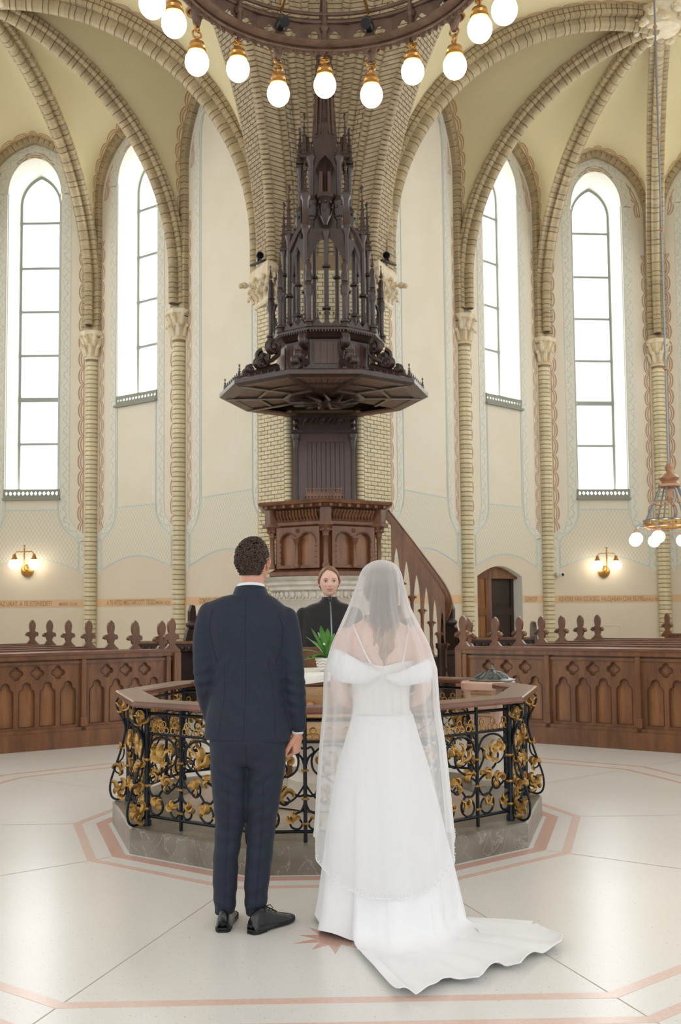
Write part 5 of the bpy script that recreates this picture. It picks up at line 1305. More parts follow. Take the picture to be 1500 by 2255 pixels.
def side_iron(a, b, f0=0., f1=1.):
    A, Bv = V(1.40, a), V(1.40, b); u = (Bv-A).normalized(); n = u.cross(Z3); L = (Bv-A).length; A = A+Z3*0
    s0, s1 = f0*L, f1*L
    for z, r in ((.215, .010), (.722, .0095), (.845, .010)):
        g = G(); g.tube([A+u*s0+Z3*z, A+u*s1+Z3*z], r, 8); part('horizontal_bar', g, 'iron', RL, 2)
    for j in (1, 2):
        s = L*j/3
        if not (s0 <= s <= s1): continue
        g = G(); g.tube([A+u*s+Z3*(H0-.0), A+u*s+Z3*.885], .0115, 8); part('baluster', g, 'iron', RL, 2)
        for z in (.40, .56, .26): g = G(); p = A+u*s; g.tube([p-u*.022+Z3*z+n*.008, p+u*.022+Z3*z+n*.008], .0075, 6); part('gilded_band', g, 'gold', RL, 2)
    for j in range(3):
        if L*j/3 >= s0-.01 and L*(j+1)/3 <= s1+.01: bay_iron(A+u*(L*j/3)+Z3*.217, u, n, L/3, j % 2 == 1, 1)
    # handrail
    for f in (0,):
        a0, b0 = a, b; sec = [(1.50, .888), (1.505, .90), (1.50, .918), (1.49, .925), (1.315, .925), (1.305, .915), (1.305, .90), (1.31, .888), (1.45, .882)]
        ra = [V(r, a)+Z3*z for r, z in sec]; rb = [V(r, b)+Z3*z for r, z in sec]
        A_ = [p.lerp(q, f0) for p, q in zip(ra, rb)]; B_ = [p.lerp(q, f1-.0015) for p, q in zip(ra, rb)]
        part('handrail', G().loft([A_, B_]), 'oak_rail', RL, 0)
for k in range(10):
    a, b = 18+36*k, 54+36*k
    if k == 4: continue              # opening toward the pulpit
    if k == 2: side_iron(a, b, 0, .34); continue
    side_iron(a, b)
def console(a):
    d = V(1, a); W = lambda r, z: d*(1.405+r)+Z3*z
    c1 = [(.012, .85), (.03, .872), (.06, .875), (.085, .85), (.082, .81), (.06, .76), (.035, .71), (.022, .66), (.03, .60), (.055, .50), (.088, .40), (.118, .31), (.128, .24), (.115, .185), (.08, .165), (.04, .178), (.018, .215), (.025, .26), (.055, .285), (.085, .27)]
    part('console_scroll', G().tube(smoothcurve([W(r, z) for r, z in c1], 4), .0078, 6), 'iron', RL, 2)
    c2 = [(.045, .555), (.03, .50), (.042, .45), (.068, .425), (.092, .40), (.09, .36), (.06, .345), (.04, .37), (.05, .395)]
    part('console_scroll', G().tube(smoothcurve([W(r, z) for r, z in c2], 4), .0058, 6), 'iron', RL, 2)
    c3 = [(.0, .80), (.03, .77), (.02, .70), (.0, .66)]; part('console_scroll', G().tube(smoothcurve([W(r, z) for r, z in c3], 4), .006, 6), 'iron', RL, 2)
    side = d.cross(Z3)
    for me, r, z, s, t in ((LEAFA, .045, .79, .75, .2), (LEAFB, .05, .24, 1.3, -.5), (LEAFB, .07, .20, 1.0, 1.2), (LEAFC, .055, .37, .9, .5), (LEAFB, .045, .52, .7, 0)):
        inst('gilded_leaf', me, RL, frame(W(r, z), (d*cos(t)+Z3*sin(t))*s, side*1.2, (Z3*cos(t)-d*sin(t))*s))
for a in range(18, 378, 36):
    p = V(1.40, a); g = G(); g.lathe([(.028, H0), (.028, H0+.03), (.02, H0+.04), (.02, .70), (.026, .72), (.02, .74), (.02, .885)], (p.x, p.y, 0), 10); part('corner_post', g, 'iron', RL, 2)
    if a in (198, 162): 
        pass
    console(a)
    for z in (.26, .40, .56):
        g = G(); g.lathe([(.024, z-.008), (.027, z), (.024, z+.008)], (p.x, p.y, 0), 10); part('gilded_band', g, 'gold', RL, 2)
# communion table
TB = thing('communion_table', 'carved tan marble communion table under a white cloth between groom and bride', 'table', (0, .02, H0+.1))
zt = 1.045; INNER(TB)
part('table_top', G().prism(ngon(8, .37, (0, -.08), radians(22.5)), zt-.07, zt), 'oak_panel', TB, 0)
part('molded_stone', G().lathe([(.29, .965), (.33, .965), (.33, .925), (.32, .90), (.29, .86), (.28, .81), (.32, .79), (.32, .76), (.26, .75)], (0, -.08, 0), 28), 'marble_table', TB, 2)
for k in range(12):
    a = 2*pi*k/12+.13; part('stone_knob', G().ball((.305*sin(a), -.08-.305*cos(a), .835), .028, 10, 8), 'marble_table', TB, 2)
part('stone_rim', G().lathe([(.26, .60), (.33, .62), (.33, .66), (.28, .68), (.26, .75)], (0, -.08, 0), 28), 'marble_table', TB, 2)
part('pedestal', G().lathe([(.28, H0+.1), (.28, H0+.16), (.21, H0+.2), (.19, .55), (.24, .62)], (0, -.08, 0), 24), 'marble_white', TB, 2)
rng = random.Random(9)
g = G(); rings = []; N = 48
for r, z in ((0.02, zt+.008), (.24, zt+.008), (.36, zt+.01), (.38, zt-.005), (.385, zt-.05)):
    rings.append([(r*sin(2*pi*i/N)*(1+.012*sin(9*2*pi*i/N) if r > .3 else 1), -.08-r*cos(2*pi*i/N)*(1+.012*sin(9*2*pi*i/N) if r > .3 else 1), z+(.012*sin(5*2*pi*i/N+1) if r > .37 else 0)) for i in range(N)])
tag(part('tablecloth', g.loft(rings), 'linen', None, 2), 'white linen cloth on the communion table in front of the officiant', 'tablecloth')
DK = thing('reading_desk', 'low reddish wooden reading desk behind the communion table below the officiant', 'desk', (-.1, .34, H0))
part('desk_board', G().box((-.02, .325, 1.10), (.62, .03, .17)), 'oak', DK, 0); part('desk_top', G().box((-.02, .325, 1.195), (.66, .05, .02)), 'oak_rail', DK, 0)
for x in (-.28, .24): part('leg', G().box((x, .56, .60) if False else (x, .33, .60), (.04, .03, .87)), 'oak', DK, 0)
# microphone
MC = thing('gooseneck_microphone', 'black gooseneck microphone on a silver stem in front of the officiant', 'microphone', (.03, .12, zt))
part('stem', G().tube(smoothcurve([(.035, .12, zt+.012), (.036, .12, 1.30), (.032, .11, 1.44), (.026, .08, 1.545)], 6), [.006]*18+[.011], 8), 'steel', MC, 2)
part('mic_head', G().tube([(.026, .08, 1.54), (.025, .073, 1.572), (.0245, .071, 1.58)], [.013, .014, .008], 10), 'black_plastic', MC, 2)
part('foot', G().lathe([(.05, zt+.008), (.05, zt+.02), (.02, zt+.03)], (.035, .12, 0), 14), 'black_plastic', MC, 2)
# potted plant
mat('leaf_green', '#3F7A2E', .35, col2='#5E9A3E', scale=6, coat=.3); mat('petal_white', '#EFEFE6', .5)
PL = thing('potted_lily', 'green broad-leaved potted plant with white blossom in a white woven basket on the table', 'plant', (.0, -.06, zt+.01)); px_, py_ = -.005, -.16
g = G(); g.lathe([(.045, zt+.012), (.055, zt+.03), (.062, zt+.07), (.074, zt+.10), (.070, zt+.10), (.05, zt+.06)], (px_, py_, 0), 18)
bk = part('woven_basket', g, 'linen', PL, 2)
for z in (.03, .05, .07, .09): part('wicker_hoop', G().tube([(px_+(.055+z*.2)*cos(t), py_+(.055+z*.2)*sin(t), zt+z+.004*sin(9*t)) for t in [2*pi*i/30 for i in range(30)]], .006, 5, closed=True), 'linen', bk, 2)
def blade(base, d, L, up, w, droop, m='leaf_green', nm='leaf'):
    d = Vector(d).normalized(); s = d.cross(Z3).normalized(); vs = []; n = 9
    for i in range(n+1):
        t = i/n; c = Vector(base)+d*(L*t)+Z3*(up*t-droop*t*t); ww = w*sin(pi*min(1, t*.93+.07))**.75
        vs += [c-s*ww+Z3*.010*0+Z3*ww*.35, c-Z3*.002, c+s*ww+Z3*ww*.35]
    fs = []
    for i in range(n):
        for j in (0, 1): q = i*3+j; fs.append((q, q+1, q+4, q+3))
    part(nm, G().add(vs, fs), m, PL, 1)
for a, L, up, w, dr in ((190, .20, .12, .018, .10), (200, .16, .02, .020, .05), (170, .15, .16, .022, .04), (215, .13, .20, .022, .02), (230, .17, .06, .02, .09), (250, .12, .22, .024, .02), (275, .10, .20, .026, .02), (300, .13, .16, .024, .06), (330, .16, .14, .022, .07), (20, .15, .12, .022, .06), (60, .12, .17, .022, .03), (100, .12, .18, .02, .03), (140, .14, .14, .022, .05), (205, .18, -.01, .017, .03), (350, .12, .2, .022, .03)):
    blade((px_, py_, zt+.10), (cos(radians(a)), sin(radians(a)), 0), L, up+.03, w, dr)
blade((px_-.02, py_-.02, zt+.20), (-.5, -.4, 0), .05, .08, .02, .0, 'petal_white', 'blossom'); part('blossom_heart', G().ball((px_-.015, py_-.04, zt+.20), .012, 8, 6), 'petal_white', PL, 2)
for a in (200, 260, 320): part('stem', G().tube([(px_, py_, zt+.06), (px_+.02*cos(radians(a)), py_+.02*sin(radians(a)), zt+.13), (px_+.03*cos(radians(a)), py_+.03*sin(radians(a)), zt+.19)], .003, 5), 'leaf_green', PL, 2)
# baptismal font
FX, FY = 1.235, .50
FT = thing('baptismal_font', 'pink marble baptismal font on a white column at the right of the railing', 'font', (FX, FY, H0))
def sq(h, z, ch=.25, rot=-.55):
    P = [(-h, -h*(1-ch)), (-h*(1-ch), -h), (h*(1-ch), -h), (h, -h*(1-ch)), (h, h*(1-ch)), (h*(1-ch), h), (-h*(1-ch), h), (-h, h*(1-ch))]
    return [(FX+x*cos(rot)-y*sin(rot), FY+x*sin(rot)+y*cos(rot), z) for x, y in P]
part('basin', G().loft([sq(.075, .545), sq(.10, .57), sq(.155, .84), sq(.17, .87), sq(.17, .915), sq(.16, .93)]), 'font_marble', FT, 0)
for i, (z, w) in enumerate(((.86, .15), (.835, .16), (.81, .15), (.785, .14), (.72, .12), (.695, .12), (.67, .10))):
    h = .12+.17*(z-.57)/.3*.35; nrm = Vector((sin(-.55), -cos(-.55), 0)); uu = Vector((cos(-.55), sin(-.55), 0)); hh = .10+(.155-.10)*(z-.57)/.27
    c = Vector((FX, FY, z))+nrm*(hh+.003 if z < .845 else .172); g = G(); rng = random.Random(i); x = -w/2
    while x < w/2:
        l = rng.uniform(.006, .014); g.beam(c+uu*x, c+uu*(x+l), .004, .009); x += l+.004
    part('engraved_line', g, 'gold', FT, 0, kind='stuff')
part('column', G().lathe([(.14, H0), (.14, H0+.04), (.10, H0+.07), (.085, H0+.11), (.085, .47), (.10, .50), (.12, .53), (.12, .55)], (FX, FY, 0), 20), 'marble_white', FT, 2)
LD = thing('font_lid', 'embossed pewter dome lid with a small knob on top of the marble font', 'lid', (FX+.07, FY, .93))
fx2 = FX+.03
g = G(); N = 40; rings = []
for r, z in ((.175, .932), (.178, .938), (.16, .943), (.13, .950), (.105, .968), (.07, .990), (.035, 1.004), (.012, 1.008)):
    rings.append([(fx2+(r+(.006*sin(8*2*pi*i/N) if .06 < r < .13 else 0))*cos(2*pi*i/N), FY+(r+(.006*sin(8*2*pi*i/N) if .06 < r < .13 else 0))*sin(2*pi*i/N), z+(.006*cos(8*2*pi*i/N) if .06 < r < .13 else 0)) for i in range(N)])
part('dome', g.loft(rings), 'pewter', LD, 2)
for k in range(10): a = 2*pi*k/10; part('embossed_leaf', G().tube([(fx2+.13*cos(a), FY+.13*sin(a), .950), (fx2+.105*cos(a+.1), FY+.105*sin(a+.1), .968), (fx2+.07*cos(a), FY+.07*sin(a), .990)], [.008, .013, .006], 6), 'pewter', LD, 2)
part('knob', G().lathe([(.006, 1.002), (.008, 1.012), (.02, 1.018), (.012, 1.026), (.014, 1.034), (.004, 1.042)], (fx2, FY, 0), 12), 'pewter', LD, 2)
# ============================================================ PEOPLE
from mathutils.bvhtree import BVHTree
mat('suit', '#212733', .75, col2='#2A303E', scale=220, stretch=(1, 1, 1), bump=.12, bscale=420, sheen=.08, spec=.3)
mat('suit_trouser', '#202632', .72, col2='#282E3B', scale=220, bump=.12, bscale=420, sheen=.08, spec=.3)
mat('suit_line', '#141820', .8)
mat('shirt', '#E9EAEC', .7)
mat('skin', '#D3A088', .5, col2='#C98F78', scale=14, sss=.08)
mat('skin_pale', '#E2BBA6', .5, col2='#D9A994', scale=12, sss=.08)
mat('lips', '#B8695F', .4); mat('eye_white', '#E4E0DA', .2); mat('iris', '#3A2A1E', .1)
mat('hair_dark', '#3A2D24', .5, col2='#58473A', scale=60, spec=.4)
mat('hair_brown', '#8A6747', .42, col2='#6E4F35', scale=50, stretch=(1, 1, .2), spec=.5, bump=.25, bscale=120)
mat('hair_bride', '#4B372A', .45, col2='#6B4E38', scale=20); mat('hair_blond', '#A98A60', .45, col2='#8A6A48', scale=20)
mat('leather', '#141517', .28, col2='#1C1D20', scale=20, coat=.35)
mat('sole', '#0F0F10', .6)
mat('velvet', '#0B0B0C', .75, col2='#121213', scale=30, sheen=.35)
mat('satin', '#F0F1F3', .55, col2='#EAEBED', scale=4, sheen=.15)
mat('satin_bodice', '#EBE8E4', .5)
def veil_mat():
    m, nt, b = _nt('tulle'); N, L = nt.nodes, nt.links
    b.inputs['Base Color'].default_value = (.93, .93, .93, 1); b.inputs['Roughness'].default_value = .8; b.inputs['Specular IOR Level'].default_value = .2
    tl = N.new('ShaderNodeBsdfTranslucent'); tl.inputs[0].default_value = (.93, .93, .93, 1)
    m1 = N.new('ShaderNodeMixShader'); m1.inputs[0].default_value = .4; L.new(b.outputs[0], m1.inputs[1]); L.new(tl.outputs[0], m1.inputs[2])
    tr = N.new('ShaderNodeBsdfTransparent'); m2 = N.new('ShaderNodeMixShader')
    lw = N.new('ShaderNodeLayerWeight'); lw.inputs[0].default_value = .5      # a thread net closes up when seen edge-on
    mr = N.new('ShaderNodeMapRange'); mr.inputs[1].default_value = 0; mr.inputs[2].default_value = .85; mr.inputs[3].default_value = .42; mr.inputs[4].default_value = .9
    L.new(lw.outputs['Facing'], mr.inputs[0]); L.new(mr.outputs[0], m2.inputs[0]); L.new(tr.outputs[0], m2.inputs[1]); L.new(m1.outputs[0], m2.inputs[2])
    out = [n for n in N if n.type == 'OUTPUT_MATERIAL'][0]; L.new(m2.outputs[0], out.inputs[0]); MATS['tulle'] = m
veil_mat()
def ring(cx, cy, z, rx, ry, n=28, p=2.2, rot=0, tilt=0):
    out = []
    for i in range(n):
        a = 2*pi*i/n; c, s = cos(a), sin(a); x = rx*math.copysign(abs(c)**(2/p), c); y = ry*math.copysign(abs(s)**(2/p), s)
        if rot: x, y = x*cos(rot)-y*sin(rot), x*sin(rot)+y*cos(rot)
        out.append((cx+x, cy+y, z+tilt*x))
    return out
def limb(g, pts, n=16):
    """tapering limb through (x,y,z,r)"""
    P = [Vector(p[:3]) for p in pts]; Q = smoothcurve(P, 4); m = len(pts)-1; R = []
    for i in range(len(Q)):
        t = i/4; k = min(int(t), m-1); f = t-k; f = f*f*(3-2*f) if False else f; R.append(lerp(pts[k][3], pts[k+1][3], f))
    g.tube(Q, R, n); g.ball(tuple(P[0]), pts[0][3]*.98, 14, 10); g.ball(tuple(P[-1]), pts[-1][3]*.9, 12, 8)
def remesh(name, g, voxel, m, parent, fn=None, smooth=6):
    me = g.mesh('tmp', None); o = bpy.data.objects.new('tmp', me); COL.objects.link(o)
    a = o.modifiers.new('r', 'REMESH'); a.mode = 'VOXEL'; a.voxel_size = voxel
    b = o.modifiers.new('s', 'SMOOTH'); b.iterations = smooth; b.factor = .5
    dg = bpy.context.evaluated_depsgraph_get(); dg.update(); out = bpy.data.meshes.new_from_object(o.evaluated_get(dg)); bpy.data.objects.remove(o)
    out.name = name
    if fn:
        out.update(); nv = len(out.vertices); co = np.empty(nv*3); out.vertices.foreach_get('co', co); co = co.reshape(-1, 3); no = np.empty(nv*3); out.vertices.foreach_get('normal', no); no = no.reshape(-1, 3)
        co = fn(co, no); out.vertices.foreach_set('co', co.ravel())
    out.materials.clear(); out.materials.append(MATS[m]); out.polygons.foreach_set('use_smooth', [True]*len(out.polygons)); out.update()
    return link(name, out, parent)
def bvh_of(o):
    me = o.data; W = worldloc(o); return BVHTree.FromPolygons([v.co for v in me.vertices], [tuple(p.vertices) for p in me.polygons])
def drape(name, bv, pts, r, m, parent, off=.0, d=(0, 1, 0), start=-4.5):
    """thin line laid on a surface, found by looking along d"""
    P = []
    for x, z in pts:
        h = bv.ray_cast(Vector((x, start, z)), Vector(d))
        if h[0] is not None: P.append(h[0]+h[1]*off)
    if len(P) > 1: return part(name, G().tube(P, r, 5), m, parent, 2)
def folds(co, no, items):
    """items: (cx,cy,cz, dirx,dirz, freq, amp, radius)"""
    d = np.zeros(len(co))
    for cx, cy, cz, dx, dz, fr, am, ra in items:
        r2 = ((co[:, 0]-cx)**2+(co[:, 1]-cy)**2+(co[:, 2]-cz)**2)/ra**2
        ph = ((co[:, 0]-cx)*dx+(co[:, 2]-cz)*dz)*fr+3*np.sin((co[:, 0]-cx)*9+cz*7)*.5
        s = np.sin(ph); d += am*np.exp(-r2)*np.sign(s)*np.abs(s)**.7
    return co+no*d[:, None]
def head(cen, yaw, pitch, m, parent, sc=1.0, female=False, smile=True, face=True):
    """returns transform; local face looks to -y"""
    nu, nv = 72, 56; vs = []
    for j in range(nv+1):
        ph = -pi/2+pi*j/nv
        for i in range(nu):
            th = 2*pi*i/nu; c = cos(ph); x = .074*sin(th)*c; y = -.092*cos(th)*c; z = .114*sin(ph)
            fr = max(0, cos(th)) if c > .05 else 0
            if z < .0: k = (-z/.114); x *= 1-.30*k**1.4; y = y*(1-.02*k) if y < 0 else y*(1-.55*k**1.1)
            if z < -.07 and y < 0: x *= 1.12
            if y > 0: y *= 1.05
            if female: x *= .96
            if y < 0:
                G2 = lambda cx, cz, sx, sz: math.exp(-((x-cx)/sx)**2-((z-cz)/sz)**2)
                f = 0; ax = abs(x)
                f += .016*math.exp(-(x/.009)**2)*max(0, min(1, (.028-z)/.045))*(1 if z > -.022 else math.exp(-((z+.022)/.006)**2))
                f += .007*math.exp(-((ax-.011)/.007)**2-((z+.019)/.008)**2)
                f -= .010*math.exp(-((ax-.031)/.015)**2-((z-.010)/.011)**2)
                f += .004*math.exp(-((ax-.026)/.022)**2-((z-.030)/.008)**2)
                f += .006*math.exp(-((ax-.040)/.015)**2-((z+.020)/.016)**2)
                f += .005*math.exp(-(x/.024)**2-((z+.044)/.006)**2)+.0055*math.exp(-(x/.020)**2-((z+.056)/.006)**2)
                f -= .005*math.exp(-(x/.027)**2-((z+.0497-.18*ax*ax/.03*(1 if smile else 0))/.0022)**2)
                f += .007*math.exp(-(x/.018)**2-((z+.086)/.014)**2); f -= .003*math.exp(-(x/.03)**2-((z+.068)/.006)**2)
                f -= .0035*math.exp(-((ax-.026)/.006)**2-((z+.034)/.012)**2)*(1 if smile else .3)
                y -= f
            vs.append((x, y, z))
    fs = [(j*nu+i, j*nu+(i+1) % nu, (j+1)*nu+(i+1) % nu, (j+1)*nu+i) for j in range(nv) for i in range(nu)]
    M = Matrix.Translation(Vector(cen)) @ Matrix.Rotation(yaw, 4, 'Z') @ Matrix.Rotation(pitch, 4, 'X') @ Matrix.Scale(sc, 4)
    h = part('head', G().add(vs, fs).xf(M), m, parent, 1)
    for s in (-1, 1):      # ears
        g = G(); P = [(s*.074, .010, -.024), (s*.088, .018, .0), (s*.093, .024, .018), (s*.086, .014, .030), (s*.075, .0, .022), (s*.071, .0, .0), (s*.072, .004, -.016)]
        g.tube(smoothcurve(P, 3, True), .0042, 6, closed=True); g.ball((s*.079, .011, .003), (.009, .013, .022), 8, 8); g.ball((s*.072, .006, -.020), (.006, .008, .009), 8, 6); part('ear', g.xf(M), m, h, 2)
    if face:
        for s in (-1, 1):
            part('eye', G().ball((s*.031, -.0775, .0095), (.0125, .0095, .0085), 14, 10).xf(M), 'eye_white', h, 1)
            part('iris', G().ball((s*.031, -.0845, .0095), (.0058, .0035, .0060), 12, 8).xf(M), 'iris', h, 1)
            up = [(s*(.031+x), -.0865+abs(x)*.25, .0095+.0058*cos(x/.0135*1.4)+.0008) for x in (-.0135, -.008, 0, .008, .0135)]
            part('eyelid', G().tube(smoothcurve(up, 3), .0022, 6).xf(M), 'hair_brown' if False else 'iris', h, 2)
            lo = [(s*(.031+x), -.0855+abs(x)*.25, .0095-.0055*cos(x/.0135*1.4)) for x in (-.0125, -.007, 0, .007, .0125)]
            part('eyelid', G().tube(smoothcurve(lo, 3), .0017, 6).xf(M), m, h, 2)
            br = [(s*x, y, z) for x, y, z in ((.013, -.0925, .0265), (.022, -.0925, .030), (.033, -.089, .031), (.045, -.080, .027), (.049, -.075, .024))]
            part('eyebrow', G().tube(smoothcurve(br, 3), [.0018]*3+[.0023]*6+[.0012]*4, 6, flat=.6).xf(M), 'hair_brown', h, 2)
        q = .008 if smile else 0
        for dz, r in ((-.0465, .0026), (-.0535, .0032)):
            P = [(x, -.0985+abs(x)**2*8, dz+q*(x/.024)**2-(dz+.05)*(abs(x)/.026)**2*.8) for x in (-.025, -.016, -.008, 0, .008, .016, .025)]
            n = 19; part('lip', G().tube(smoothcurve(P, 3), [r*(.3+.7*sin(pi*i/(n-1))) for i in range(n)], 8).xf(M), 'lips', h, 2)
    return h, M
def cap_hair(M, line, off, m, parent, name='hair', rough=.0, seed=0, back=-.06):
    """hair shell; line(theta) gives the hairline height in front"""
    nu, nv = 64, 30; vs = []; rng = random.Random(seed)
    for j in range(nv+1):
        for i in range(nu):
            th = 2*pi*i/nu; z0 = line(th); p0 = math.asin(max(-1, min(1, z0/.114))); ph = lerp(p0, pi/2, j/nv); c = cos(ph)
            o = off*min(1, j/3+.15); x = (.074+o)*sin(th)*c; y = -(.092+o)*cos(th)*c; z = (.114+o)*sin(ph)
            if z < 0: k = -z/.114; x *= 1-.26*k**1.4; y = y if y < 0 else y*(1-.5*k**1.1)
            if y > 0: y *= 1.07
            if rough: nn = noise.noise(Vector((x*60, y*60, z*60+seed)))*rough; x += nn*sin(th); y -= nn*cos(th); z += nn*.6
            vs.append((x, y, z))
    fs = [(j*nu+i, j*nu+(i+1) % nu, (j+1)*nu+(i+1) % nu, (j+1)*nu+i) for j in range(nv) for i in range(nu)]
    return part(name, G().add(vs, fs).xf(M), m, parent, 1)

# ---------------- groom
GX, GY = -.395, -2.33
GR = thing('person', 'person in a navy blue suit and black shoes seen from behind, short curly dark hair', 'person', (GX, GY, 0))
T = -.075
g = G(); g.loft([ring(-.403, GY, .868, .205, .135, tilt=T*.6), ring(-.403, GY, .95, .200, .135, tilt=T*.6), ring(-.40, GY, 1.05, .183, .125), ring(-.40, GY, 1.13, .176, .118), ring(-.402, GY, 1.22, .186, .122),
                 ring(-.402, GY, 1.32, .198, .128, tilt=T), ring(-.402, GY-.005, 1.41, .205, .125, tilt=T), ring(-.40, GY-.005, 1.475, .210, .110, tilt=T), ring(-.398, GY-.005, 1.51, .178, .094, tilt=T), ring(-.392, GY, 1.54, .128, .080, tilt=T*.6), ring(-.386, GY, 1.555, .088, .072)])
limb(g, [(-.578, GY, 1.464, .060), (-.598, GY-.005, 1.35, .063), (-.603, GY-.015, 1.18, .053), (-.595, GY+.03, 1.07, .050), (-.575, GY+.10, .95, .043)])
limb(g, [(-.218, GY, 1.436, .060), (-.200, GY-.005, 1.32, .062), (-.182, GY-.015, 1.17, .053), (-.172, GY-.005, 1.04, .050), (-.168, GY+.02, .92, .044)])
jf = [(-.26, GY-.1, 1.22, 1, .9, 90, .0035, .09), (-.20, GY-.04, 1.15, .3, 1, 120, .004, .07), (-.19, GY-.04, 1.05, .3, 1, 110, .004, .08), (-.6, GY-.04, 1.15, -.3, 1, 110, .004, .08), (-.52, GY-.1, 1.2, -1, .9, 80, .003, .09),
      (-.42, GY-.12, 1.03, .7, .8, 60, .0028, .14), (-.36, GY-.12, .95, -.8, .6, 55, .0025, .13), (-.30, GY-.1, 1.36, .9, .3, 50, .0025, .10), (-.5, GY-.1, 1.36, -.9, .3, 50, .0025, .10), (-.39, GY-.1, 1.5, .1, 1, 90, .002, .07)]
jk = remesh('jacket', g, .0075, 'suit', GR, lambda c, n: folds(c, n, jf), 9)
bv = bvh_of(jk)
drape('back_seam', bv, [(-.402-.012*max(0, (1.1-z))*4, z) for z in [.88+.66*i/30 for i in range(31)]], .0013, 'suit_line', jk)
for s, q in ((-.535, -.50), (-.268, -.30)):
    drape('side_seam', bv, [(lerp(s, q, i/20)+.012*sin(pi*i/20), .88+.36*i/20) for i in range(21)], .0012, 'suit_line', jk)
for pts in ([(-.535, 1.24), (-.555, 1.30), (-.567, 1.36), (-.572, 1.42), (-.566, 1.46), (-.552, 1.485)], [(-.270, 1.22), (-.245, 1.28), (-.232, 1.34), (-.230, 1.39), (-.238, 1.43), (-.250, 1.455)]):
    drape('armhole_seam', bv, [(p.x, p.y) for p in smoothcurve([(x, z, 0) for x, z in pts], 5)], .0022, 'suit_line', jk)
# collar, shirt collar
def collar(cx, cy, z0, z1, r0x, r0y, r1x, r1y, th, name, m, parent, dip=.012):
    g = G(); n = 36; R = []
    for z, rx, ry in ((z0, r0x, r0y), (z1, r1x, r1y), (z1, r1x-th, r1y-th), (z0, r0x-th, r0y-th)):
        R.append([(cx+rx*cos(2*pi*i/n), cy+ry*sin(2*pi*i/n), z-dip*(1+sin(2*pi*i/n))*(1 if z == z1 else .6)) for i in range(n)])
    g.loft(R+[R[0]], cap=False); return part(name, g, m, parent, 1)
collar(-.386, GY+.004, 1.545, 1.598, .092, .080, .073, .070, .008, 'jacket_collar', 'suit', GR, .012)
collar(-.384, GY+.004, 1.56, 1.612, .074, .068, .066, .064, .005, 'shirt_collar', 'shirt', GR, .014)
for i in range(4): part('cuff_button', G().ball((-.135-.0015*i, GY-.012+.004*i, .985-.018*i), (.006, .006, .0065), 10, 6), 'suit_line', jk, 2)
part('shirt_cuff', G().loft([ring(-.168, GY+.022, .890, .030, .032, 20), ring(-.168, GY+.02, .93, .032, .034, 20)]), 'shirt', GR, 1)
# trousers
g = G(); g.loft([ring(-.40, GY, .985, .165, .115), ring(-.40, GY, .93, .178, .125), ring(-.40, GY-.005, .86, .183, .130), ring(-.40, GY, .80, .180, .120), ring(-.40, GY, .755, .165, .095)])
lL = [(.86, -.487, .088, .105), (.76, -.487, .091, .100), (.66, -.487, .084, .090), (.56, -.484, .078, .082), (.48, -.486, .069, .076), (.40, -.497, .063, .074), (.30, -.507, .060, .072), (.20, -.510, .058, .066), (.12, -.511, .052, .062), (.065, -.511, .047, .06)]
rL = [(.86, -.313, .088, .105), (.76, -.312, .091, .100), (.66, -.322, .086, .090), (.56, -.332, .078, .082), (.48, -.337, .068, .076), (.40, -.342, .064, .074), (.30, -.351, .062, .072), (.20, -.362, .059, .066), (.12, -.366, .053, .062), (.055, -.367, .047, .06)]
for Lg in (lL, rL): g.loft([ring(x, GY-.01 if z > .5 else GY+.005, z, rx, ry, 24) for z, x, rx, ry in Lg])
tf = [(-.40, GY-.1, .74, .3, 1, 90, .005, .07), (-.46, GY-.1, .68, .6, 1, 95, .004, .09), (-.33, GY-.1, .68, -.6, 1, 95, .004, .09), (-.49, GY-.08, .47, .25, 1, 100, .0035, .07), (-.34, GY-.08, .45, -.3, 1, 95, .0035, .07),
      (-.47, GY-.06, .56, .4, 1, 70, .003, .1), (-.35, GY-.06, .56, -.4, 1, 70, .003, .1), (-.51, GY-.05, .11, .2, 1, 80, .004, .08), (-.36, GY-.05, .11, -.2, 1, 80, .005, .08), (-.50, GY-.05, .34, -.3, 1, 60, .003, .1), (-.36, GY-.05, .33, .3, 1, 60, .003, .1)]
tr = remesh('trousers', g, .0075, 'suit_trouser', GR, lambda c, n: folds(c, n, tf), 3)
bv = bvh_of(tr)
drape('crease', bv, [(lerp(-.512, -.487, min(1, i/24)), .075+.62*i/30) for i in range(31)], .0018, 'suit_trouser', tr, .001)
drape('crease', bv, [(lerp(-.368, -.325, min(1, i/24)), .065+.62*i/30) for i in range(31)], .0018, 'suit_trouser', tr, .001)
drape('centre_seam', bv, [(-.40, z) for z in [.76+.1*i/8 for i in range(9)]], .002, 'suit_line', tr)
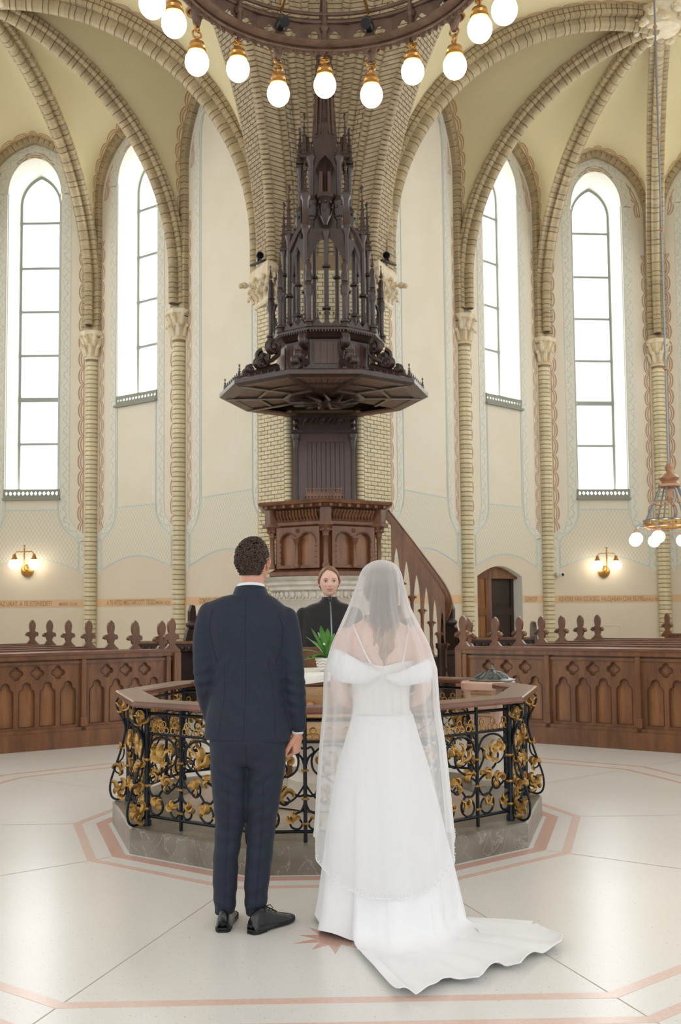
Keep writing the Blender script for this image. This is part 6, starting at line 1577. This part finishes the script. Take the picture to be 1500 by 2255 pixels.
def shoe(hx_, hy_, ang_, L=.285):
    d = Vector((sin(ang_), cos(ang_), 0)); s = Vector((cos(ang_), -sin(ang_), 0)); g = G(); R = []
    O = Vector((hx_, hy_, 0)); sec = [(0, .018, .030, .045), (.008, .03, .075, .02), (.03, .036, .098, .018), (.07, .038, .105, .018), (.11, .038, .092, .018), (.15, .041, .072, .018), (.19, .046, .058, .018), (.225, .046, .047, .018), (.255, .038, .038, .018), (.275, .024, .031, .019), (.285, .010, .026, .021)]
    for x, w, h, b in sec:
        P = O+d*(x*L/.285); R.append([P+s*(w*cos(a))*(1 if sin(a) < .3 else .86)+Z3*(b+(h-b)*max(0, sin(a))-(.0 if sin(a) >= 0 else .004)) for a in [2*pi*i/20 for i in range(20)]])
    g.loft(R); sh = part('shoe', g, 'leather', GR, 1)
    g = G(); out = [(0, 0)]; P = [(x*L/.285, w) for x, w in ((0, .02), (.02, .035), (.07, .037), (.11, .034), (.16, .042), (.2, .049), (.24, .046), (.27, .032), (.29, .008))]
    poly = P+[(x, -w) for x, w in reversed(P)]
    g.extrude(poly, O+Z3*.008, d, s, Z3*.014); part('sole', g, 'sole', sh, 0)
    g = G(); g.extrude([(x, w) for x, w in ((0, .02), (.02, .034), (.075, .036), (.075, -.036), (.02, -.034), (0, -.02))], O+Z3*.0005, d, s, Z3*.014); part('heel', g, 'sole', sh, 0)
    g = G()
    for k in range(4): q = O+d*(.105+.018*k)+Z3*(.098-.010*k); g.tube([q-s*.018, q+Z3*.006, q+s*.018], .0025, 6)
    q = O+d*.10+Z3*.105
    for t in (-1, 1): g.tube([q, q+s*.03*t+Z3*.012, q+s*.05*t+Z3*.0, q+s*.03*t-Z3*.006, q], .0022, 6)
    part('lace', g, 'sole', sh, 2); return sh
shoe(-.515, -2.415, .05, .275); shoe(-.385, -2.445, .72, .285)
# head and hair
hd, HM = head((-.372, -2.305, 1.695), pi-.30 if False else pi-.28, 0, 'skin', GR, .98, face=True, smile=False)
hm = remesh('neck', G().loft([ring(-.384, GY+.01, 1.50, .066, .064), ring(-.383, GY+.012, 1.57, .058, .060), ring(-.378, GY+.018, 1.62, .056, .060), ring(-.374, GY+.022, 1.66, .055, .060)]), .006, 'skin', hd, None, 3)
def gline(th):
    # th=0 is the front of the face
    a = abs(((th+pi) % (2*pi))-pi); return .066 if a < .7 else (lerp(.066, .034, (a-.7)/.7) if a < 1.4 else (lerp(.034, .030, (a-1.4)/.3) if a < 1.7 else (lerp(.030, -.045, (a-1.7)/.5) if a < 2.2 else -.052)))
hc = cap_hair(HM, gline, .005, 'hair_dark', hd, 'hair', .006, 3)
rng = random.Random(11); g = G()
for k in range(1500):
    th = rng.uniform(0, 2*pi); z0 = gline(th)+.006; p0 = math.asin(z0/.114); sp = rng.uniform(sin(p0), 1); ph = math.asin(sp); c = cos(ph)
    low = max(0, min(1, (ph-p0)/.9)); o = .003+.019*low
    x = (.074+o)*sin(th)*c; y = -(.092+o)*cos(th)*c; z = (.114+o)*sin(ph)
    if z < 0: kk = -z/.114; x *= 1-.26*kk**1.4; y = y if y < 0 else y*(1-.5*kk**1.1)
    if y > 0: y *= 1.07
    n = Vector((x, y, z)).normalized(); t1 = n.orthogonal().normalized(); t2 = n.cross(t1); a0 = rng.uniform(0, 2*pi); r = rng.uniform(.004, .0085)*(.35+.65*low); pts = []
    for i in range(6):
        a = a0+i*1.15; pts.append(Vector((x, y, z))+t1*(r*cos(a))+t2*(r*sin(a))+n*(-.004+.0022*i))
    g.tube(pts, [.0026, .0028, .0026, .0024, .002, .0008], 4)
part('hair_curls', g.xf(HM), 'hair_dark', hd, 1, kind='stuff')
# right hand, relaxed and half closed
def hand(wr, fwd, palm, m, parent, sc=1.0, curl=1.0, name='hand', spread=.25, mirror=1):
    f = Vector(fwd).normalized(); p = Vector(palm).normalized(); p = (p-f*p.dot(f)).normalized(); s = f.cross(p)*mirror; W = Vector(wr); g = G()
    rg = []
    for t, w, h in ((-.02, .026, .022), (0, .028, .022), (.03, .036, .020), (.06, .042, .017), (.085, .041, .014)):
        c = W+f*t*sc; rg.append([c+s*(w*sc*cos(a))+p*(h*sc*sin(a)) for a in [2*pi*i/16 for i in range(16)]])
    g.loft(rg)
    for i, (o, L, r) in enumerate(((.030, .070, .0085), (.010, .078, .0088), (-.010, .073, .0085), (-.029, .058, .0075))):
        b = W+f*(.080*sc)+s*(o*sc); d = (f+s*(o*spread*4)).normalized(); P = [b-f*.02*sc]; q = b; a = 0
        for j, fr in enumerate((.45, .32, .26)):
            P.append(q); a += (.55, .85, .55)[j]*curl*(1+.08*i); dd = d*cos(a)+p*sin(a); q = q+dd*(L*sc*fr*1.15)
        P.append(q); R = [r*sc*1.05, r*sc, r*sc*.95, r*sc*.88, r*sc*.75]; g.tube(P, R, 8)
        for k, pp in enumerate(P[1:]): g.ball(tuple(pp), R[k+1]*1.02, 8, 6)
    P = [W+s*.022*sc+f*.015*sc, W+s*.045*sc+f*.04*sc+p*.012*sc, W+s*.050*sc+f*.068*sc+p*.026*sc, W+s*.044*sc+f*.092*sc+p*.036*sc]; R = [.014*sc, .012*sc, .0105*sc, .008*sc]
    g.tube(P, R, 8); [g.ball(tuple(a), b, 8, 6) for a, b in zip(P, R)]
    return remesh(name, g, .0028, m, parent, None, 2)
gh = hand((-.168, GY+.022, .895), (-.05, .10, -1), (-1, .30, -.1), 'skin', GR, 1.12, 1.75, mirror=-1)
part('ring', G().tube([(-.203+.0085*cos(t), GY+.035+.006*sin(t), .785+.006*sin(t)) for t in [2*pi*i/14 for i in range(14)]], .0018, 6, closed=True), 'steel', gh, 2)
gl = hand((-.568, GY+.125, .935), (.15, .6, -.8), (1, 0, -.2), 'skin', GR, 1.0, .9)

# ---------------- bride
BX, BY = .235, -2.36
BD = thing('person', 'person in a white wedding gown and long tulle veil seen from behind, wavy brown hair', 'person', (BX, BY, 0))
g = G(); g.loft([ring(BX, BY, .98, .128, .095), ring(BX, BY, 1.06, .124, .09), ring(BX-.003, BY, 1.16, .140, .10), ring(BX-.005, BY, 1.26, .158, .105), ring(BX-.008, BY, 1.34, .168, .092), ring(BX-.01, BY, 1.385, .150, .078), ring(BX-.008, BY, 1.42, .095, .062), ring(BX-.005, BY, 1.45, .055, .052), ring(BX-.002, BY+.012, 1.55, .048, .05)])
limb(g, [(.070, BY, 1.345, .050), (.048, BY-.01, 1.25, .048), (.034, BY-.01, 1.15, .043), (.036, BY+.0, 1.09, .039), (.075, BY+.08, 1.04, .036), (.14, BY+.19, 1.05, .026)])
limb(g, [(.392, BY, 1.345, .050), (.414, BY-.01, 1.25, .048), (.430, BY-.01, 1.15, .043), (.428, BY+.0, 1.085, .039), (.39, BY+.08, 1.04, .036), (.33, BY+.19, 1.05, .026)])
body = remesh('body', g, .008, 'skin_pale', BD, None, 5)
bh, BM_ = head((BX, BY+.02, 1.585), pi+.12, 0, 'skin_pale', body, .95, female=True, smile=True)
hand((.14, BY+.19, 1.05), (1, .4, .1), (0, 1, -.2), 'skin_pale', body, .88, .9); hand((.33, BY+.19, 1.05), (-1, .4, .1), (0, 1, -.2), 'skin_pale', body, .88, .9, mirror=-1)
cap_hair(BM_, lambda th: .06 if abs(((th+pi) % (2*pi))-pi) < .8 else -.075, .014, 'hair_bride', bh, 'hair', .006, 5)
rng = random.Random(21)
for nm, m, cnt, zr in (('hair_lengths', 'hair_bride', 70, (1.30, 1.40)), ('hair_lengths', 'hair_blond', 60, (1.185, 1.26))):
    g = G()
    for k in range(cnt):
        x0 = rng.uniform(-.075, .075); y0 = BY-.085+abs(x0)*.5+rng.uniform(0, .02); z1 = rng.uniform(*zr); ph = rng.uniform(0, 6); P = []; a = rng.uniform(.003, .009)
        zt_ = 1.66 if m == 'hair_bride' else 1.45
        for i in range(13):
            t = i/12; z = lerp(zt_, z1, t); P.append((BX+x0*(1-.35*t)+.01*sin(t*3)+a*sin(ph+t*14), y0-.02*sin(pi*t)-.02*t+(.05 if z > 1.6 else 0)*(z-1.6)/.06*.6+a*cos(ph+t*14)*.6, z))
        g.tube(P, [.0065]*10+[.005, .003, .001], 5)
    part(nm, g, m, bh, 1, kind='stuff')
# gown: bodice, off-shoulder drapes, skirt, train
def bod(z, e=.006): return [0]
g = G(); R = []
N = 48
for z, rx, ry in ((.97, .140, .105), (1.02, .134, .10), (1.08, .134, .098), (1.16, .148, .108), (1.22, .160, .114), (1.235, .163, .115)):
    r = ring(BX-.003, BY, z, rx, ry, N); R.append([(x, y, zz-(.02*math.exp(-((x-BX)/.06)**2) if zz > 1.2 and y < BY else 0)) for x, y, zz in r])
g.loft(R, cap=False); gown = part('bodice', g, 'satin_bodice', BD, 1)
for i in range(7): part('covered_button', G().ball((BX, BY-.109+.002*abs(i-3), 1.19-.03*i), .004, 8, 6), 'satin', gown, 2)
for i in (-2, -1, 1, 2): part('boning_seam', G().tube([(BX+i*.05, BY-.1075+.006*i*i, 1.20), (BX+i*.042, BY-.1005+.005*i*i, 1.08), (BX+i*.045, BY-.104+.005*i*i, .98)], .0016, 5), 'satin', gown, 2)
def drape_band(s, zc, hh, pts):
    g = G(); P = smoothcurve([(BX+s*x, BY+y, zc+z) for x, y, z in pts], 6); n = len(P); R = []
    for i, p in enumerate(P):
        t = i/(n-1); h = .010+hh*sin(pi*min(1, max(0, t*1.12)))**1.1 if t < .8 else lerp(.010+hh*sin(pi*.896)**1.1, .02, (t-.8)/.2); T_ = (P[min(i+1, n-1)]-P[max(i-1, 0)]).normalized(); nr = T_.cross(Z3).normalized()
        if nr.dot(p-Vector((BX, BY, p.z))) < 0: nr = -nr
        R.append([p+nr*((.016+.10*hh)*cos(a)+.003*sin(3*a+t*7))+Z3*(h*sin(a)*(1 if sin(a) > 0 else 1.1)+.004*sin(5*a+t*9)) for a in [2*pi*k/22 for k in range(22)]])
    return part('off_shoulder_sleeve', g.loft(R), 'satin', gown, 1)
BPT = [(.015, -.118, -.01), (.08, -.130, -.015), (.15, -.122, .005), (.215, -.08, .025), (.240, -.02, .028), (.235, .04, .02), (.18, .10, .0), (.09, .12, 0)]
drape_band(-1, 1.195, .062, [(x*.93, y, z) for x, y, z in BPT]); drape_band(1, 1.17, .040, [(x*.93, y, z*.8) for x, y, z in BPT])
for pts in ([(.105, 1.405, .01), (.11, 1.38, -.055), (.13, 1.33, -.082), (.16, 1.26, -.103), (.18, 1.225, -.112)], [(.365, 1.405, .01), (.362, 1.38, -.05), (.350, 1.33, -.078), (.335, 1.26, -.098), (.325, 1.225, -.108)]):
    part('strap', G().tube(smoothcurve([(x, BY+y-.004, z) for x, z, y in pts], 5), .005, 6, flat=.5), 'satin', gown, 2)
g = G(); R = []; N = 120
for z, cx, cy, rx, ry in ((1.0, BX, BY, .137, .102), (.94, BX, BY, .152, .12), (.86, BX, BY-.005, .178, .15), (.74, BX, BY, .215, .185), (.58, .238, BY+.01, .25, .22), (.42, .242, BY+.02, .28, .25), (.25, .25, BY+.03, .31, .28), (.10, .255, BY+.04, .335, .30), (.012, .255, BY+.04, .35, .31)):
    amp = .017*(1-z)**1.2; R.append([(cx+(rx+amp*(sin(5*a+1.3)+.5*sin(9*a+.4)))*cos(a), cy+(ry+amp*(sin(5*a+1.3)+.5*sin(9*a+.4)))*sin(a), z+(.010*sin(7*a) if z < .02 else 0)+(0 if z > .02 else .008)) for a in [2*pi*i/N for i in range(N)]])
rr = []
for i in range(len(R)-1):
    for k in range(4): rr.append([tuple(lerp(p[j], q[j], k/4) for j in range(3)) for p, q in zip(R[i], R[i+1])])
rr.append(R[-1]); part('skirt', G().loft(rr, cap=False), 'satin', gown, 1)
hem = [(0, .23, -3.24), (.10, .295, -3.235), (.20, .365, -3.20), (.31, .445, -3.085), (.41, .55, -3.13), (.53, .665, -2.94), (.62, .745, -2.98), (.73, .835, -2.83), (.85, .965, -2.76), (.93, 1.0, -2.65), (1.0, .93, -2.44)]
land = [(0, .085, -2.66), (.3, .24, -2.76), (.6, .45, -2.70), (1.0, .62, -2.38)]
NS, NT = 90, 60; vs = []
for i in range(NS+1):
    s = i/NS; h = interp(hem, s); l = interp(land, s); a = radians(lerp(212, 342, s)); w = Vector((BX+.15*cos(a), BY+.118*sin(a), .985)); L = Vector((l[0], l[1], .03)); H = Vector((h[0], h[1], .02))
    hip = Vector((lerp(w.x, L.x, .42), lerp(w.y, L.y, .40)-.015, .60)); low = Vector((lerp(w.x, L.x, .80), lerp(w.y, L.y, .78)+.02, .20))
    path = smoothcurve([w+Vector((0, 0, .0)), hip, low, L, L.lerp(H, .5)+Vector((0, 0, -.008)), H], 12); m = len(path)-1
    for j in range(NT+1):
        t = j/NT; k = min(int(t*m), m-1); f = t*m-k; p = path[k].lerp(path[k+1], f); fl = max(0, min(1, (t-.55)/.2))
        am = .014*min(1, t*2)*(1-fl)+.010*fl; rip = am*(sin(s*19+t*1.5)+.5*sin(s*37-t*2+1)); nrm = Vector((sin((s-.5)*1.2)*.8, -1, 0)) if fl < .5 else Vector((0, 0, 1))
        p = p+nrm*rip*(1-fl)*1.0+Vector((0, 0, 1))*(abs(rip)*fl)
        if t > .9: p.z += .022*((t-.9)/.1)**2*(.5+.5*sin(s*2*pi*4.6+1.2))
        vs.append((p.x, p.y, max(p.z, .010)))
fs = [(i*(NT+1)+j, i*(NT+1)+j+1, (i+1)*(NT+1)+j+1, (i+1)*(NT+1)+j) for i in range(NS) for j in range(NT)]
trn = part('train', G().add(vs, fs), 'satin', gown, 1)
part('train_hem', G().tube([vs[i*(NT+1)+NT] for i in range(NS+1)], .003, 5), 'satin', trn, 2)
# second, lower layer peeping out at the right
vs = []
for i in range(21):
    s = i/20; a = Vector((lerp(.66, .60, s), lerp(-2.52, -2.26, s), .012)); b = Vector((lerp(.80, .93, s**.7), lerp(-2.62, -2.37, s), .012))
    for j in range(13): t = j/12; p = a.lerp(b, t); vs.append((p.x, p.y, .011+.006*abs(sin(s*9+t*2))))
fs = [(i*13+j, i*13+j+1, (i+1)*13+j+1, (i+1)*13+j) for i in range(20) for j in range(12)]
part('underskirt', G().add(vs, fs), 'satin', gown, 1)
# veil
VL = [(1.713, .240, .003, -2.375, .003, .003), (1.710, .240, .025, -2.375, .025, .025), (1.702, .240, .050, -2.374, .05, .05), (1.688, .239, .071, -2.372, .075, .07), (1.67, .238, .088, -2.37, .092, .088), (1.64, .237, .102, -2.368, .104, .10), (1.60, .235, .112, -2.365, .125, .11), (1.48, .228, .150, -2.36, .150, .15), (1.31, .232, .232, -2.36, .178, .21), (1.19, .232, .268, -2.36, .198, .25),
      (1.0, .233, .275, -2.36, .20, .24), (.83, .236, .296, -2.36, .235, .25), (.60, .238, .315, -2.35, .29, .27), (.40, .24, .33, -2.34, .335, .29)]
nu = 220; vs = []; zs_ = []
for z in [1.713, 1.710, 1.706, 1.702, 1.695, 1.688, 1.68, 1.67, 1.655, 1.64, 1.62, 1.60]+[1.58-.03*i for i in range(40)]:
    if z < .38: break
    zs_.append(z)
tab = [(-r[0],)+r[1:] for r in VL]
def veil_pt(a, z, ext=0):
    cx, rx, cy, ryb, ryf = interp(tab, -z); ry = ryb if sin(a) < 0 else ryf; k = min(1, (1.708-z)/.25)
    b = a+pi/2; w = math.exp(-(b/.9)**2)
    rip = k*(.0045+.0035*(1.7-z))*(sin(a*13+.8*sin(z*2.2))*.7+w*1.5*(1 if z > 1.1 else max(.3, (z-.3)/.8))*abs(sin(a*11+.5*sin(z*3)))+.15*sin(a*31+z*3))
    return (cx+(rx+rip)*cos(a), cy+(ry+rip)*sin(a), z)
A0_, A1_ = radians(180-18), radians(360+18)
drop = lambda a: .19*max(0, -sin(a))**.8
for i in range(nu+1):
    a = lerp(A0_, A1_, i/nu)
    for j, z in enumerate(zs_):
        zz = z if z > .9 else .9-(.9-z)*(1+drop(a)/(.9-zs_[-1])); q = veil_pt(a, max(z, .40)); o = 0 if z > .4 else 0
        vs.append((q[0], q[1]-(.06*max(0, (.6-zz)) if sin(a) < 0 else 0), zz))
nz = len(zs_); fs = [(i*nz+j, i*nz+j+1, (i+1)*nz+j+1, (i+1)*nz+j) for i in range(nu) for j in range(nz-1)]
ve = part('veil', G().add(vs, fs), 'tulle', BD, 1, label='sheer white tulle veil with beaded hem')
hemv = [vs[i*nz+nz-1] for i in range(nu+1)]
part('veil_hem', G().tube(hemv, .0022, 5), 'satin', ve, 2)
part('veil_edge', G().tube([vs[j] for j in range(4, nz)], .0018, 5), 'satin', ve, 2); part('veil_edge', G().tube([vs[nu*nz+j] for j in range(4, nz)], .0018, 5), 'satin', ve, 2)
g = G(); rng = random.Random(8)
for i in range(2, nu-1, 3):
    p = hemv[i]; g.ball((p[0], p[1]-.003, p[2]+.012+.006*sin(i)), .0035, 5, 4)
    if i % 2 == 0: g.ball((p[0]+.004, p[1]-.003, p[2]+.024), .0028, 5, 4)
part('hem_beads', g, 'satin', ve, 1, kind='stuff')
part('hair_comb', G().tube([(BX-.04, BY-.01, 1.675), (BX, BY-.02, 1.692), (BX+.04, BY-.01, 1.675)], .006, 6), 'satin', ve, 2)

# ---------------- officiant
OX, OY = .028, .53
OF = thing('person', 'person smiling, in a black velvet robe, brown hair tied back, standing behind the communion table', 'person', (OX, OY, H0))
g = G(); g.loft([ring(OX-.005, OY, .172, .25, .17), ring(OX-.005, OY, .5, .24, .155), ring(OX-.005, OY, .9, .225, .145), ring(OX-.005, OY, 1.1, .222, .145), ring(OX-.005, OY, 1.28, .225, .150), ring(OX-.005, OY, 1.40, .222, .130), ring(OX-.005, OY, 1.455, .218, .110, tilt=0), ring(OX-.004, OY, 1.492, .200, .095), ring(OX-.002, OY, 1.520, .150, .082), ring(OX, OY, 1.54, .085, .068), ring(OX, OY, 1.56, .066, .06)])
limb(g, [(OX-.205, OY, 1.448, .055), (OX-.225, OY+.01, 1.25, .075), (OX-.22, OY-.02, 1.10, .080), (OX-.12, OY-.09, 1.06, .065)])
limb(g, [(OX+.195, OY, 1.448, .055), (OX+.215, OY+.01, 1.25, .075), (OX+.21, OY-.02, 1.10, .080), (OX+.11, OY-.09, 1.06, .065)])
of = [(OX-.1, OY-.15, 1.3, 1, .6, 60, .004, .12), (OX+.1, OY-.15, 1.3, -1, .6, 60, .004, .12), (OX, OY-.15, 1.2, 1, .1, 70, .004, .15), (OX-.2, OY, 1.2, .5, 1, 60, .005, .12), (OX+.2, OY, 1.2, -.5, 1, 60, .005, .12)]
rb = remesh('robe', g, .009, 'velvet', OF, lambda c, n: folds(c, n, of), 4); bv = bvh_of(rb)
drape('yoke_seam', bv, [(OX-.19, 1.44), (OX-.14, 1.38), (OX-.08, 1.33), (OX-.03, 1.30)], .0025, 'velvet', rb, .001, start=-.5); drape('yoke_seam', bv, [(OX+.19, 1.44), (OX+.14, 1.38), (OX+.08, 1.33), (OX+.03, 1.30)], .0025, 'velvet', rb, .001, start=-.5)
collar(OX, OY, 1.535, 1.578, .070, .064, .058, .056, .006, 'robe_collar', 'velvet', OF, .0)
oh, OM = head((OX-.003, OY-.012, 1.690), .06, .06, 'skin_pale', OF, 1.04, female=True, smile=True)
remesh('neck', G().loft([ring(OX, OY, 1.50, .052, .05), ring(OX, OY+.002, 1.58, .046, .046), ring(OX, OY, 1.64, .045, .046)]), .006, 'skin_pale', oh, None, 3)
def oline(th):
    t = ((th+pi) % (2*pi))-pi; a = abs(t)
    return .088-.012*t if a < .45 else (lerp(.088-.012*t, .062, (a-.45)/.55) if a < 1.0 else (lerp(.062, .0, (a-1.0)/.4) if a < 1.4 else (lerp(.0, -.055, (a-1.4)/.5) if a < 1.9 else -.06)))
cap_hair(OM, oline, .010, 'hair_brown', oh, 'hair', .002, 9)
part('hair_bun', G().ball((0, .115, -.01), (.04, .035, .035), 16, 12).xf(OM), 'hair_brown', oh, 1)
hand((OX-.06, OY-.155, 1.055), (1, -.3, -.1), (0, 1, -.3), 'skin_pale', OF, .9, .8); hand((OX+.05, OY-.155, 1.055), (-1, -.3, -.1), (0, 1, -.3), 'skin_pale', OF, .9, .8, mirror=-1)
